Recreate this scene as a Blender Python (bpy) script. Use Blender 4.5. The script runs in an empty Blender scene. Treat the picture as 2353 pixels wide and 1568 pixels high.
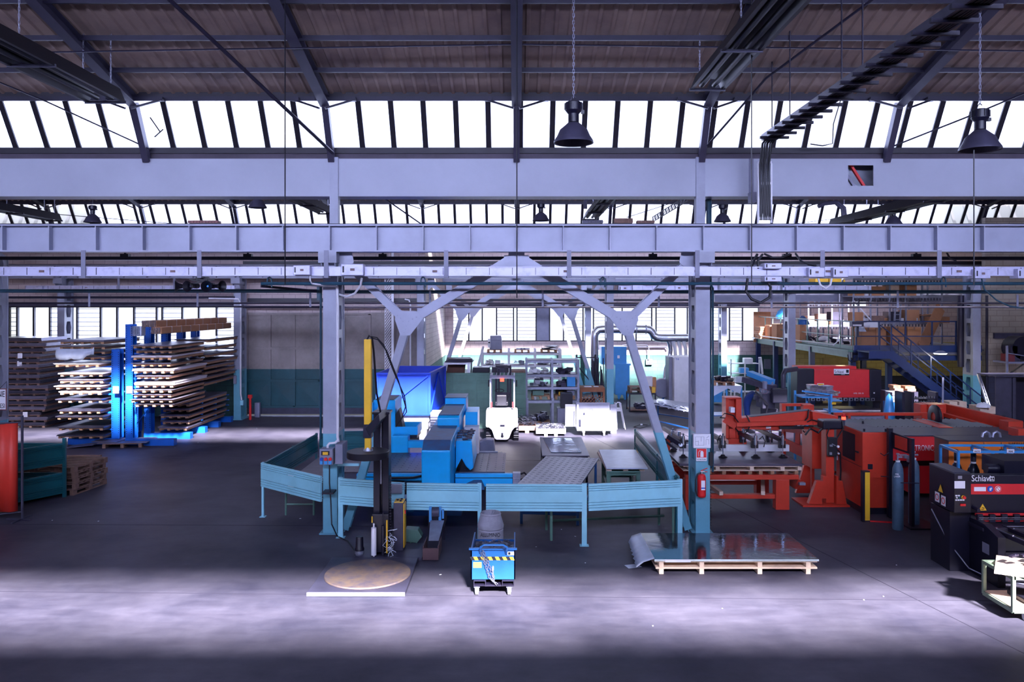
import bpy, math, random
from math import sin, cos, pi, radians as R, sqrt
from mathutils import Vector, Matrix
random.seed(7)
sc = bpy.context.scene
C = sc.collection
# ---------------------------------------------------------------- camera, light, exposure
CZ, FPX, VX, VY = 4.85, 1807.0, 1187.0, 700.0          # eye height, focal length in px, vanishing point
cam = bpy.data.cameras.new('camera'); cam.sensor_width = 36.0
cam.lens = FPX / 2353.0 * 36.0
cam.shift_x = (1176.5 - VX) / 2353.0
cam.shift_y = (VY - 784.0) / 2353.0
cam.clip_end = 300; cam.clip_start = 0.05
camo = bpy.data.objects.new('camera', cam); C.objects.link(camo)
camo.location = (0, 0, CZ); camo.rotation_euler = (pi/2, 0, 0)
sc.camera = camo
sc.view_settings.view_transform = 'Standard'; sc.view_settings.look = 'None'
sc.view_settings.gamma = 1.0; sc.view_settings.exposure = 0.45; sc.view_settings.use_curve_mapping = False
sc.cycles.use_denoising = True
sc.cycles.max_bounces = 8; sc.cycles.diffuse_bounces = 4; sc.cycles.glossy_bounces = 3
sc.cycles.transparent_max_bounces = 16; sc.cycles.sample_clamp_indirect = 6.0
w = bpy.data.worlds.new('sky'); sc.world = w; w.use_nodes = True
bg = w.node_tree.nodes['Background']; bg.inputs[0].default_value = (0.90, 0.93, 1.0, 1); bg.inputs[1].default_value = 1.0
sl = bpy.data.lights.new('sun', 'SUN'); sl.energy = 74; sl.angle = R(5.5); sl.color = (1.0, 0.93, 0.95)
so = bpy.data.objects.new('sun', sl); C.objects.link(so)
so.rotation_euler = Vector((-0.24, 1.0, -0.75)).to_track_quat('-Z', 'Y').to_euler()
AMB = (0.60, 0.65, 1.0)
def daylight(name, loc, d, sx, sy, power, col=AMB):
    l = bpy.data.lights.new(name, 'AREA'); l.shape = 'RECTANGLE'; l.size = sx; l.size_y = sy; l.energy = power; l.color = col; l.spread = R(95)
    o = bpy.data.objects.new(name, l); C.objects.link(o); o.location = loc
    o.rotation_euler = Vector(d).to_track_quat('-Z', 'Y').to_euler(); return o
# daylight entering through the glazed strips either side of each roof valley
for k in range(-1, 2):
    yv = 16.95 + 16.7*k
    if k >= 0: daylight('daylight_strip', (0, yv-0.1, 8.80), (0, -1, -0.12), 36, 1.1, 600)
    daylight('daylight_strip', (0, yv+0.1, 8.80), (0, 1, -0.10), 36, 1.1, 1900 if k < 0 else 1000)
daylight('daylight_window', (4.9, 44.6, 3.8), (0, -1, -0.1), 17, 1.9, 300)
daylight('daylight_window', (-16.8, 34.7, 3.8), (0, -1, -0.1), 9.6, 1.8, 200)
# ---------------------------------------------------------------- helpers
def lin(c):
    return tuple(((x/255)/12.92 if x/255 <= 0.04045 else ((x/255+0.055)/1.055)**2.4) for x in c)
def P(px, py, Y): return ((px-VX)/FPX*Y, Y, CZ-(py-VY)/FPX*Y)
def FX(px, Y): return (px-VX)/FPX*Y
def FZ(py, Y): return CZ-(py-VY)/FPX*Y
def FL(px, py, z=0.0):
    Y = (CZ-z)*FPX/(py-VY); return ((px-VX)/FPX*Y, Y, z)
def V(*a): return Vector(a)
class MB:
    def __init__(s): s.v = []; s.f = []; s.sm = []
    def add(s, vs, fs, smooth=False):
        b = len(s.v); s.v += [tuple(p) for p in vs]; s.f += [tuple(b+i for i in f) for f in fs]; s.sm += [smooth]*len(fs); return s
    def box(s, x0, x1, y0, y1, z0, z1):
        e = (len(s.f)//6 % 6)*.0003; x0, x1, y0, y1 = min(x0, x1)-e, max(x0, x1)+e, min(y0, y1)-e, max(y0, y1)+e; z0, z1 = min(z0, z1), max(z0, z1)+e
        vs = [(x, y, z) for z in (z0, z1) for y in (y0, y1) for x in (x0, x1)]
        return s.add(vs, [(0,2,3,1),(4,5,7,6),(0,1,5,4),(2,6,7,3),(0,4,6,2),(1,3,7,5)])
    def cb(s, c, sz, rz=0.0, rx=0.0, ry=0.0):
        M = Matrix.Rotation(rz, 3, 'Z') @ Matrix.Rotation(ry, 3, 'Y') @ Matrix.Rotation(rx, 3, 'X')
        vs = [Vector(c) + M @ Vector((x*sz[0]/2, y*sz[1]/2, z*sz[2]/2)) for z in (-1, 1) for y in (-1, 1) for x in (-1, 1)]
        return s.add(vs, [(0,2,3,1),(4,5,7,6),(0,1,5,4),(2,6,7,3),(0,4,6,2),(1,3,7,5)])
    def bar(s, p, q, w, h, up=(0, 0, 1)):
        p = Vector(p); q = Vector(q); d = (q-p).normalized(); u = Vector(up)
        if abs(d.dot(u)) > 0.99: u = Vector((0, 1, 0))
        r = d.cross(u).normalized(); u = r.cross(d).normalized(); e = (len(s.f)//6 % 6)*.0004; w += e; h += e
        vs = [c + r*(a*w/2) + u*(b*h/2) for c in (p, q) for a, b in ((-1,-1),(1,-1),(1,1),(-1,1))]
        return s.add(vs, [(0,1,2,3),(7,6,5,4),(0,4,5,1),(1,5,6,2),(2,6,7,3),(3,7,4,0)])
    def cyl(s, p, q, r0, r1=None, n=12, caps=True):
        r1 = r0 if r1 is None else r1
        p = Vector(p); q = Vector(q); d = (q-p).normalized(); u = Vector((0, 0, 1)) if abs(d.z) < 0.95 else Vector((0, 1, 0))
        a = d.cross(u).normalized(); b = a.cross(d).normalized()
        vs = [c + (a*cos(2*pi*i/n) + b*sin(2*pi*i/n))*r for c, r in ((p, r0), (q, r1)) for i in range(n)]
        s.add(vs, [(i, (i+1) % n, n+(i+1) % n, n+i) for i in range(n)], True)
        if caps: s.add(vs, [tuple(range(n-1, -1, -1)), tuple(range(n, 2*n))])
        return s
    def tube(s, pts, r, n=6):
        pts = [Vector(p) for p in pts]; rings = []
        for i, p in enumerate(pts):
            d = (pts[min(i+1, len(pts)-1)] - pts[max(i-1, 0)]).normalized()
            u = Vector((0, 0, 1)) if abs(d.z) < 0.9 else Vector((0, 1, 0))
            if i and rings: u = up
            a = d.cross(u).normalized(); b = a.cross(d).normalized(); up = b
            rings.append([p + (a*cos(2*pi*k/n) + b*sin(2*pi*k/n))*r for k in range(n)])
        vs = [v for g in rings for v in g]
        fs = [(i*n+k, i*n+(k+1) % n, (i+1)*n+(k+1) % n, (i+1)*n+k) for i in range(len(pts)-1) for k in range(n)]
        s.add(vs, fs, True); s.add(vs[:n] + vs[-n:], [tuple(range(n)), tuple(range(2*n-1, n-1, -1))]); return s
    def lathe(s, prof, c=(0, 0, 0), n=20, axis='z'):
        vs = []
        for r, z in prof:
            for i in range(n):
                a = 2*pi*i/n; x, y = r*cos(a), r*sin(a)
                vs.append({'z': (c[0]+x, c[1]+y, c[2]+z), 'y': (c[0]+x, c[1]+z, c[2]+y), 'x': (c[0]+z, c[1]+x, c[2]+y)}[axis])
        return s.add(vs, [(j*n+i, j*n+(i+1) % n, (j+1)*n+(i+1) % n, (j+1)*n+i) for j in range(len(prof)-1) for i in range(n)], True)
    def prism(s, poly, axis, a0, a1):
        n = len(poly)
        f = {'x': lambda u, v, a: (a, u, v), 'y': lambda u, v, a: (u, a, v), 'z': lambda u, v, a: (u, v, a)}[axis]
        vs = [f(u, v, a) for a in (a0, a1) for u, v in poly]
        return s.add(vs, [tuple(range(n)), tuple(range(2*n-1, n-1, -1))] + [(i, n+i, n+(i+1) % n, (i+1) % n) for i in range(n)])
    def quad(s, a, b, c, d): return s.add([a, b, c, d], [(0, 1, 2, 3)])
    def move(s, dx, dy, dz): s.v = [(x+dx, y+dy, z+dz) for x, y, z in s.v]; return s
    def rot(s, rz, c=(0, 0)):
        k, m = cos(rz), sin(rz); s.v = [(c[0]+(x-c[0])*k-(y-c[1])*m, c[1]+(x-c[0])*m+(y-c[1])*k, z) for x, y, z in s.v]; return s
def base_of(mb):
    xs, ys, zs = zip(*mb.v); return ((min(xs)+max(xs))/2, (min(ys)+max(ys))/2, min(zs))
def mesh_obj(name, mb, mat, T, bev=0, sol=0):
    """T: world matrix of the owning thing; vertices are given in the world."""
    me = bpy.data.meshes.new(name); I = T.inverted()
    me.from_pydata([I @ Vector(v) for v in mb.v], [], mb.f); me.update()
    me.polygons.foreach_set('use_smooth', mb.sm)
    me.materials.append(mat)
    import bmesh
    b = bmesh.new(); b.from_mesh(me); bmesh.ops.recalc_face_normals(b, faces=b.faces); b.to_mesh(me); b.free()
    o = bpy.data.objects.new(name, me); C.objects.link(o)
    if any(mb.sm): m = o.modifiers.new('crisp', 'EDGE_SPLIT'); m.split_angle = R(38)
    if sol:
        m = o.modifiers.new('thick', 'SOLIDIFY'); m.thickness = sol; m.offset = 0
    if bev:
        m = o.modifiers.new('edge', 'BEVEL'); m.width = bev; m.segments = 2; m.limit_method = 'ANGLE'; m.angle_limit = R(40)
    return o
def tag(o, label=None, cat=None, group=None, kind=None):
    if label: o['label'] = label
    if cat: o['category'] = cat
    if group: o['group'] = group
    if kind: o['kind'] = kind
    return o
def thing(name, label, cat, loc=(0, 0, 0), group=None, kind=None):
    o = bpy.data.objects.new(name, None); C.objects.link(o); o.location = loc; o.empty_display_size = 0.1
    o['_m'] = 0
    return tag(o, label, cat, group, kind)
def mat_of(o):
    M = Matrix.Translation(o.location) @ o.rotation_euler.to_matrix().to_4x4()
    return (mat_of(o.parent) @ M) if o.parent else M
def part(T, name, mat, mb, bev=0, sol=0, label=None):
    o = mesh_obj(name, mb, mat, mat_of(T), bev, sol); o.parent = T
    if label: o['label'] = label
    return o
def solo(name, label, cat, mat, mb, group=None, kind=None, bev=0, sol=0):
    b = base_of(mb); o = mesh_obj(name, mb, mat, Matrix.Translation(b), bev, sol); o.location = b
    return tag(o, label, cat, group, kind)
def struct(name, mat, mb, bev=0, sol=0, label=None): return solo(name, label, None, mat, mb, None, 'structure', bev, sol)
def dup(o, loc=None, rz=None, label=None, parent=None, group=None):
    c = o.copy(); C.objects.link(c)
    if parent is not None: c.parent = parent
    for ch in list(o.children): dup(ch, parent=c)
    if loc is not None: c.location = loc
    if rz is not None: c.rotation_euler = (0, 0, rz)
    if label: c['label'] = label
    if group: c['group'] = group
    return c
def text(T, name, s, size, loc, mat, rz=0.0, align='LEFT', ext=0.002, sx=1.0, label=None):
    cu = bpy.data.curves.new(name, 'FONT'); cu.body = s; cu.size = size; cu.extrude = ext; cu.align_x = align
    cu.materials.append(mat); cu.resolution_u = 3
    o = bpy.data.objects.new(name, cu); C.objects.link(o); o.parent = T
    M = mat_of(T).inverted() @ Matrix.Translation(loc) @ Matrix.Rotation(rz, 4, 'Z') @ Matrix.Rotation(pi/2, 4, 'X')
    o.location = M.to_translation(); o.rotation_euler = M.to_euler(); o.scale = (sx, 1, 1)
    bpy.context.view_layer.update()
    me = bpy.data.meshes.new_from_object(o.evaluated_get(bpy.context.evaluated_depsgraph_get())); n = bpy.data.objects.new(name, me); C.objects.link(n); n.parent = T
    n.location = o.location; n.rotation_euler = o.rotation_euler; n.scale = o.scale; bpy.data.objects.remove(o); o = n; o.name = name
    if label: o['label'] = label
    return o
ORD = ['topmost', 'second', 'third', 'fourth', 'fifth', 'sixth', 'seventh', 'eighth', 'ninth', 'tenth', 'eleventh', 'twelfth', 'thirteenth', 'fourteenth', 'fifteenth', 'sixteenth', 'seventeenth', 'eighteenth']
# ---------------------------------------------------------------- materials
def pm(name, col, rough=0.5, metal=0.0, var=0.25, scale=3.0, col2=None, bump=0.0, spec=0.5, stretch=None, thr=None):
    m = bpy.data.materials.new(name); m.use_nodes = True; nt = m.node_tree; b = nt.nodes['Principled BSDF']
    c = lin(col); c2 = lin(col2) if col2 else tuple(x*(1-var) for x in c)
    tc = nt.nodes.new('ShaderNodeTexCoord'); mp = nt.nodes.new('ShaderNodeMapping'); nt.links.new(tc.outputs['Object'], mp.inputs[0])
    if stretch: mp.inputs['Scale'].default_value = stretch
    no = nt.nodes.new('ShaderNodeTexNoise'); no.inputs['Scale'].default_value = scale; no.inputs['Detail'].default_value = 6; no.inputs['Roughness'].default_value = 0.62
    nt.links.new(mp.outputs[0], no.inputs['Vector'])
    cr = nt.nodes.new('ShaderNodeValToRGB'); a, e = thr or (0.35, 0.72)
    cr.color_ramp.elements[0].position = a; cr.color_ramp.elements[0].color = (*c, 1)
    cr.color_ramp.elements[1].position = e; cr.color_ramp.elements[1].color = (*c2, 1)
    nt.links.new(no.outputs['Fac'], cr.inputs[0]); nt.links.new(cr.outputs[0], b.inputs['Base Color'])
    b.inputs['Roughness'].default_value = rough; b.inputs['Metallic'].default_value = metal; b.inputs['Specular IOR Level'].default_value = spec
    if bump:
        bn = nt.nodes.new('ShaderNodeBump'); bn.inputs['Strength'].default_value = bump; bn.inputs['Distance'].default_value = 0.02
        nt.links.new(no.outputs['Fac'], bn.inputs['Height']); nt.links.new(bn.outputs[0], b.inputs['Normal'])
    m['c'] = 1
    return m
def band_paint(name, up, low, zsplit, rough=0.5, brick=None, var=0.15):
    """two-tone paint split at a world height, optional block courses"""
    m = bpy.data.materials.new(name); m.use_nodes = True; nt = m.node_tree; b = nt.nodes['Principled BSDF']; L = nt.links.new
    g = nt.nodes.new('ShaderNodeNewGeometry'); sp = nt.nodes.new('ShaderNodeSeparateXYZ'); L(g.outputs['Position'], sp.inputs[0])
    lt = nt.nodes.new('ShaderNodeMath'); lt.operation = 'LESS_THAN'; L(sp.outputs['Z'], lt.inputs[0]); lt.inputs[1].default_value = zsplit
    mx = nt.nodes.new('ShaderNodeMix'); mx.data_type = 'RGBA'; L(lt.outputs[0], mx.inputs[0])
    mx.inputs[6].default_value = (*lin(up), 1); mx.inputs[7].default_value = (*lin(low), 1)
    no = nt.nodes.new('ShaderNodeTexNoise'); no.inputs['Scale'].default_value = 0.8; no.inputs['Detail'].default_value = 8; no.inputs['Roughness'].default_value = 0.7
    L(g.outputs['Position'], no.inputs['Vector'])
    mr = nt.nodes.new('ShaderNodeMapRange'); L(no.outputs['Fac'], mr.inputs[0]); mr.inputs[1].default_value = 0.3; mr.inputs[2].default_value = 0.7
    mr.inputs[3].default_value = 1.0; mr.inputs[4].default_value = 1-var*2
    mu = nt.nodes.new('ShaderNodeMix'); mu.data_type = 'RGBA'; mu.blend_type = 'MULTIPLY'; mu.inputs[0].default_value = 1
    L(mx.outputs[2], mu.inputs[6]); L(mr.outputs[0], mu.inputs[7]); out = mu.outputs[2]
    if brick:
        ad = nt.nodes.new('ShaderNodeMath'); L(sp.outputs['X'], ad.inputs[0]); L(sp.outputs['Y'], ad.inputs[1])
        cb = nt.nodes.new('ShaderNodeCombineXYZ'); L(ad.outputs[0], cb.inputs[0]); L(sp.outputs['Z'], cb.inputs[1])
        br = nt.nodes.new('ShaderNodeTexBrick'); L(cb.outputs[0], br.inputs['Vector']); br.inputs['Scale'].default_value = 1.0
        br.inputs['Brick Width'].default_value = brick[0]; br.inputs['Row Height'].default_value = brick[1]; br.inputs['Mortar Size'].default_value = 0.012
        br.inputs['Color1'].default_value = (1, 1, 1, 1); br.inputs['Color2'].default_value = (.9, .9, .9, 1); br.inputs['Mortar'].default_value = (.62, .58, .6, 1)
        m2 = nt.nodes.new('ShaderNodeMix'); m2.data_type = 'RGBA'; m2.blend_type = 'MULTIPLY'; m2.inputs[0].default_value = 1
        L(out, m2.inputs[6]); L(br.outputs['Color'], m2.inputs[7]); out = m2.outputs[2]
    L(out, b.inputs['Base Color']); b.inputs['Roughness'].default_value = rough
    return m
def glow(name, col, s):
    m = bpy.data.materials.new(name); m.use_nodes = True; b = m.node_tree.nodes['Principled BSDF']
    b.inputs['Base Color'].default_value = (*lin(col), 1); b.inputs['Emission Color'].default_value = (*lin(col), 1); b.inputs['Emission Strength'].default_value = s
    return m
def glass(name, tint, mixf):
    m = bpy.data.materials.new(name); m.use_nodes = True; nt = m.node_tree; nt.nodes.remove(nt.nodes['Principled BSDF'])
    t = nt.nodes.new('ShaderNodeBsdfTransparent'); t.inputs[0].default_value = (*tint, 1)
    d = nt.nodes.new('ShaderNodeBsdfTranslucent'); d.inputs[0].default_value = (.8, .85, .92, 1)
    mx = nt.nodes.new('ShaderNodeMixShader'); mx.inputs[0].default_value = mixf
    nt.links.new(t.outputs[0], mx.inputs[1]); nt.links.new(d.outputs[0], mx.inputs[2]); nt.links.new(mx.outputs[0], nt.nodes['Material Output'].inputs[0])
    return m
STEEL = pm('grey blue steel paint', (164, 168, 190), 0.45, 0.1, 0.18, 1.2)
COLM = band_paint('column paint', (164, 168, 190), (110, 178, 202), 2.12, 0.45)
DARKST = pm('dark steel', (36, 32, 56), 0.5, 0.2, 0.4, 2)
MULL = pm('mullion steel', (34, 30, 44), 0.5, 0.2, 0.4, 2)
SHEET = pm('roof sheet', (148, 126, 116), 0.8, 0, 0.35, 0.7, (102, 84, 84))
GUT = pm('gutter steel', (76, 66, 84), 0.6, 0.1, 0.4, 1.5)
BEAMP = pm('box beam paint', (166, 170, 188), 0.5, 0.05, 0.16, 0.5)
BUS = pm('busway aluminium', (186, 186, 214), 0.4, 0.3, 0.35, 6, thr=(0.5, 0.8))
BLACK = pm('black rubber', (12, 11, 28), 0.5, 0, 0.3, 4)
NAVY = pm('black machine paint', (15, 14, 38), 0.42, 0, 0.25, 3)
PIPET = pm('teal pipe paint', (24, 70, 92), 0.4, 0, 0.4, 3)
TEAL_LIT = pm('lit teal paint', (150, 216, 236), 0.42, 0, 0.16, 2.0)  # pale tone of the one teal paint, light on the fronts put into it
TEALD = pm('plain and shaded teal paint', (20, 98, 112), 0.42, 0, 0.25, 2.0)  # same teal; on the guard panels its depth stands for shade
GREEN = pm('green steel paint', (96, 136, 124), 0.5, 0, 0.3, 2)
BLUE = pm('machine blue paint', (6, 180, 255), 0.38, 0, 0.12, 3)
BLUED = pm('worn blue top', (64, 74, 108), 0.5, 0, 0.35, 3, (40, 96, 150))
RBLUE = pm('rack blue paint', (10, 92, 196), 0.4, 0, 0.15, 3)
DBLUE = pm('container blue paint', (20, 60, 196), 0.38, 0, 0.2, 2)
SKIPB = pm('skip blue paint', (28, 92, 164), 0.4, 0, 0.25, 3)
SBLUE = pm('mezzanine blue paint', (14, 40, 96), 0.5, 0, 0.2, 3)
LBLUE = pm('light blue paint', (60, 150, 220), 0.4, 0, 0.15, 3)
RED = pm('machine red paint', (206, 58, 38), 0.42, 0, 0.2, 2.5)
RED2 = pm('press red paint', (214, 44, 52), 0.4, 0, 0.12, 2.5)
ORANGE = pm('cabinet orange paint', (226, 118, 40), 0.45, 0, 0.15, 2)
YEL = pm('yellow paint', (240, 188, 50), 0.4, 0, 0.15, 3)
WHITE = pm('white paint', (222, 222, 232), 0.4, 0, 0.14, 3)
GREY = pm('mid grey paint', (132, 134, 158), 0.5, 0, 0.2, 3)
DGREY = pm('dark grey metal', (66, 64, 86), 0.5, 0.2, 0.35, 4)
CHROME = pm('bare bright metal', (205, 210, 230), 0.25, 0.9, 0.3, 5)
ALU = pm('dull aluminium', (160, 164, 186), 0.42, 0.6, 0.3, 4)
WOOD = pm('pallet wood', (182, 140, 108), 0.8, 0, 0.35, 6, (134, 98, 80), stretch=(1, 8, 8))
WOODW = pm('pale new wood', (226, 200, 180), 0.8, 0, 0.2, 6)
WOODD = pm('old pallet wood', (136, 106, 96), 0.85, 0, 0.4, 6)
CARD = pm('cardboard', (186, 132, 98), 0.85, 0, 0.2, 2)
SHT = pm('stacked sheet metal', (120, 116, 138), 0.4, 0.4, 0.35, 2)
SHTP = pm('film covered sheet', (214, 206, 218), 0.35, 0, 0.2, 3)
SHTD = pm('oiled dark sheet', (92, 90, 112), 0.32, 0.6, 0.35, 3)
PLATE = pm('scuffed machine table', (84, 76, 92), 0.38, 0.5, 0.4, 5)
MIRROR = pm('glossy sheet under film', (120, 132, 146), 0.08, 0.92, 0.15, 1.5, bump=0.25)
TURN = pm('worn turntable', (124, 106, 92), 0.55, 0.3, 0.4, 6, (84, 78, 98), bump=0.3)
PLAST = pm('plastic film', (196, 204, 226), 0.3, 0, 0.2, 4)
PAPER = pm('paper', (232, 232, 244), 0.7, 0, 0.04, 2)
REDC = pm('welding curtain', (216, 56, 44), 0.5, 0, 0.15, 2)
SKIN = pm('skin', (206, 158, 138), 0.6, 0, 0.05, 3)
HAIR = pm('dark hair', (36, 28, 34), 0.7, 0, 0.2, 20)
JACK = pm('grey jacket', (70, 74, 96), 0.85, 0, 0.2, 8)
JEAN = pm('blue trousers', (34, 84, 168), 0.85, 0, 0.2, 8)
OVER = pm('blue overalls', (20, 56, 132), 0.85, 0, 0.2, 8)
BOOT = pm('tan boots', (196, 150, 70), 0.7, 0, 0.2, 8)
SCRAP = pm('metal scrap', (110, 110, 130), 0.35, 0.7, 0.6, 20)
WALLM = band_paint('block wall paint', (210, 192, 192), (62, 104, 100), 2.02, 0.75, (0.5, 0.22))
WALLY = band_paint('dim block wall paint', (176, 164, 150), (40, 44, 70), 2.0, 0.75, (0.5, 0.22))  # darker copy of the block wall paint; the corner's dimness is in its colour
GATEM = band_paint('gate paint', (150, 140, 140), (22, 84, 98), 2.05, 0.55, None, 0.25)
SKYGL = glass('clear roof glazing', (.97, .98, 1.0), 0.04); SKYGF = glass('frosted roof glazing', (.97, .98, 1.0), 0.75)
WINGL = glass('wall glazing', (.93, .97, .96), 0.2)
LAMPON = glow('lit tube', (245, 250, 255), 5)
REDON = glow('lit beacon', (255, 60, 40), 4)
PLATEC = pm('label plate', (120, 96, 100), 0.5)
BLUP = pm('blue sign paint', (20, 80, 190), 0.5); BLKP = pm('black print', (15, 14, 30), 0.6, var=0); REDP = pm('red sign paint', (220, 30, 36), 0.5, var=0.05)
def floor_mat():
    m = bpy.data.materials.new('worn concrete floor'); m.use_nodes = True; nt = m.node_tree; b = nt.nodes['Principled BSDF']; L = nt.links.new
    g = nt.nodes.new('ShaderNodeNewGeometry')
    def noise(s, d, mp=None):
        n = nt.nodes.new('ShaderNodeTexNoise'); n.inputs['Scale'].default_value = s; n.inputs['Detail'].default_value = d; n.inputs['Roughness'].default_value = 0.65
        if mp:
            k = nt.nodes.new('ShaderNodeMapping'); k.inputs['Scale'].default_value = mp; L(g.outputs['Position'], k.inputs[0]); L(k.outputs[0], n.inputs['Vector'])
        else: L(g.outputs['Position'], n.inputs['Vector'])
        return n
    a = noise(0.35, 8); c = noise(3.0, 8, (0.4, 1.4, 1)); d = noise(60, 2)
    r = nt.nodes.new('ShaderNodeValToRGB'); r.color_ramp.elements[0].position = .35; r.color_ramp.elements[0].color = (.034, .033, .056, 1)
    r.color_ramp.elements[1].position = .68; r.color_ramp.elements[1].color = (.098, .092, .125, 1); L(a.outputs['Fac'], r.inputs[0])
    r2 = nt.nodes.new('ShaderNodeValToRGB'); r2.color_ramp.elements[0].position = .3; r2.color_ramp.elements[0].color = (.72, .70, .74, 1)
    r2.color_ramp.elements[1].position = .7; r2.color_ramp.elements[1].color = (1.1, 1.1, 1.1, 1); L(c.outputs['Fac'], r2.inputs[0])
    mu = nt.nodes.new('ShaderNodeMix'); mu.data_type = 'RGBA'; mu.blend_type = 'MULTIPLY'; mu.inputs[0].default_value = 1; L(r.outputs[0], mu.inputs[6]); L(r2.outputs[0], mu.inputs[7])
    L(mu.outputs[2], b.inputs['Base Color'])
    mr = nt.nodes.new('ShaderNodeMapRange'); L(c.outputs['Fac'], mr.inputs[0]); mr.inputs[3].default_value = .42; mr.inputs[4].default_value = .7; L(mr.outputs[0], b.inputs['Roughness'])
    bn = nt.nodes.new('ShaderNodeBump'); bn.inputs['Strength'].default_value = .08; bn.inputs['Distance'].default_value = .01; L(d.outputs['Fac'], bn.inputs['Height']); L(bn.outputs[0], b.inputs['Normal'])
    b.inputs['Specular IOR Level'].default_value = 0.16
    return m
FLOORM = floor_mat()
# ================================================================ THE BUILDING
BAY, YV0 = 16.7, 16.95
X0, X1 = -27.0, 27.0
struct('floor', FLOORM, MB().box(X0, X1, -8, 48, -0.3, 0))
JM = pm('dark joint filler', (40, 36, 56), 0.8)
j = MB()
for (a, b) in (((-9.6, 13.3), (14, 12.7)), ((1.5, 34), (7.2, 10.3)), ((-2, 24.5), (9, 24.2)), ((-1.25, 24.5), (-1.2, 32)), ((-14, 17.4), (-3, 17.2)), ((3.1, 29.5), (1.5, 43))):
    j.bar((*a, 0.001), (*b, 0.001), 0.018, 0.002)
struct('floor_joint', JM, j)
# walls
def wall(name, mat, mb): return struct(name, mat, mb)
def wall_with_hole(name, mat, x0, x1, y, th, z1, holes):
    m = MB(); hs = sorted(holes); x = x0
    for (a, b, c, d) in hs:
        m.box(x, a, y, y+th, 0, z1); m.box(a, b, y, y+th, 0, c); m.box(a, b, y, y+th, d, z1); x = b
    m.box(x, x1, y, y+th, 0, z1); wall(name, mat, m)
WZ = 8.3
wall_with_hole('wall_rear_west', WALLM, X0, -4.25, 34.1, 0.25, WZ, [(-22.6, -12.15, 2.93, 4.79), (-11.75, -5.0, 0.02, 4.45)])
wall_with_hole('wall_rear_middle', WALLM, -4.25, X1, 44.1, 0.25, WZ, [(-3.55, 13.6, 2.78, 4.78), (18.8, 19.7, 4.75, 6.1)])
wall('wall_return', WALLM, MB().box(-4.25, -4.0, 34.35, 44.1, 0, WZ))
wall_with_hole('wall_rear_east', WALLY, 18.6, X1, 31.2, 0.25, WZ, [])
wall('wall_west', WALLM, MB().box(X0-0.25, X0, -8, 34.35, 0, WZ+3))
wall('wall_east', WALLM, MB().box(X1, X1+0.25, -8, 44.3, 0, WZ+3))
wall('wall_south', WALLM, MB().box(X0-.25, X1+.25, -8.25, -8, 0, WZ+3))
def column_band(n, x0, x1, y, z0, z1):
    struct('trim_%d' % n, DGREY, MB().box(x0, x1, y-0.12, y-0.002, z0, z1))
column_band(1, -22.6, -12.1, 34.1, 4.79, 4.95); column_band(2, -3.6, 13.6, 44.1, 4.78, 4.92); column_band(3, 18.9, X1, 31.2, 3.5, 3.72)
# --- roof: corrugated slopes, purlins, glazed strips
def corr(xa, xb, yz0, yz1, name):
    """corrugated sheet between two (y, z) lines, ribs running up the slope"""
    m = MB(); n = int((xb-xa)/0.25); prof = []
    for i in range(n):
        x = xa+i*0.25; prof += [(x, 0), (x+.15, 0), (x+.175, -.035), (x+.225, -.035)]
    prof.append((xb, 0)); k = len(prof)
    vs = [(x, y, z+d) for (y, z) in (yz0, yz1) for x, d in prof]
    m.add(vs, [(i, i+1, k+i+1, k+i) for i in range(k-1)])
    m.add([(xa, yz0[0], yz0[1]+.08), (xb, yz0[0], yz0[1]+.08), (xb, yz1[0], yz1[1]+.08), (xa, yz1[0], yz1[1]+.08)], [(0, 1, 2, 3)])
    return struct(name, SHEET, m)
def zr(yv, y): return 9.2 + 0.25*((yv-0.75)-y)      # far slope of the bay ending in valley yv
RAFT = [k*3.93 for k in range(-6, 7)]
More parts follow.
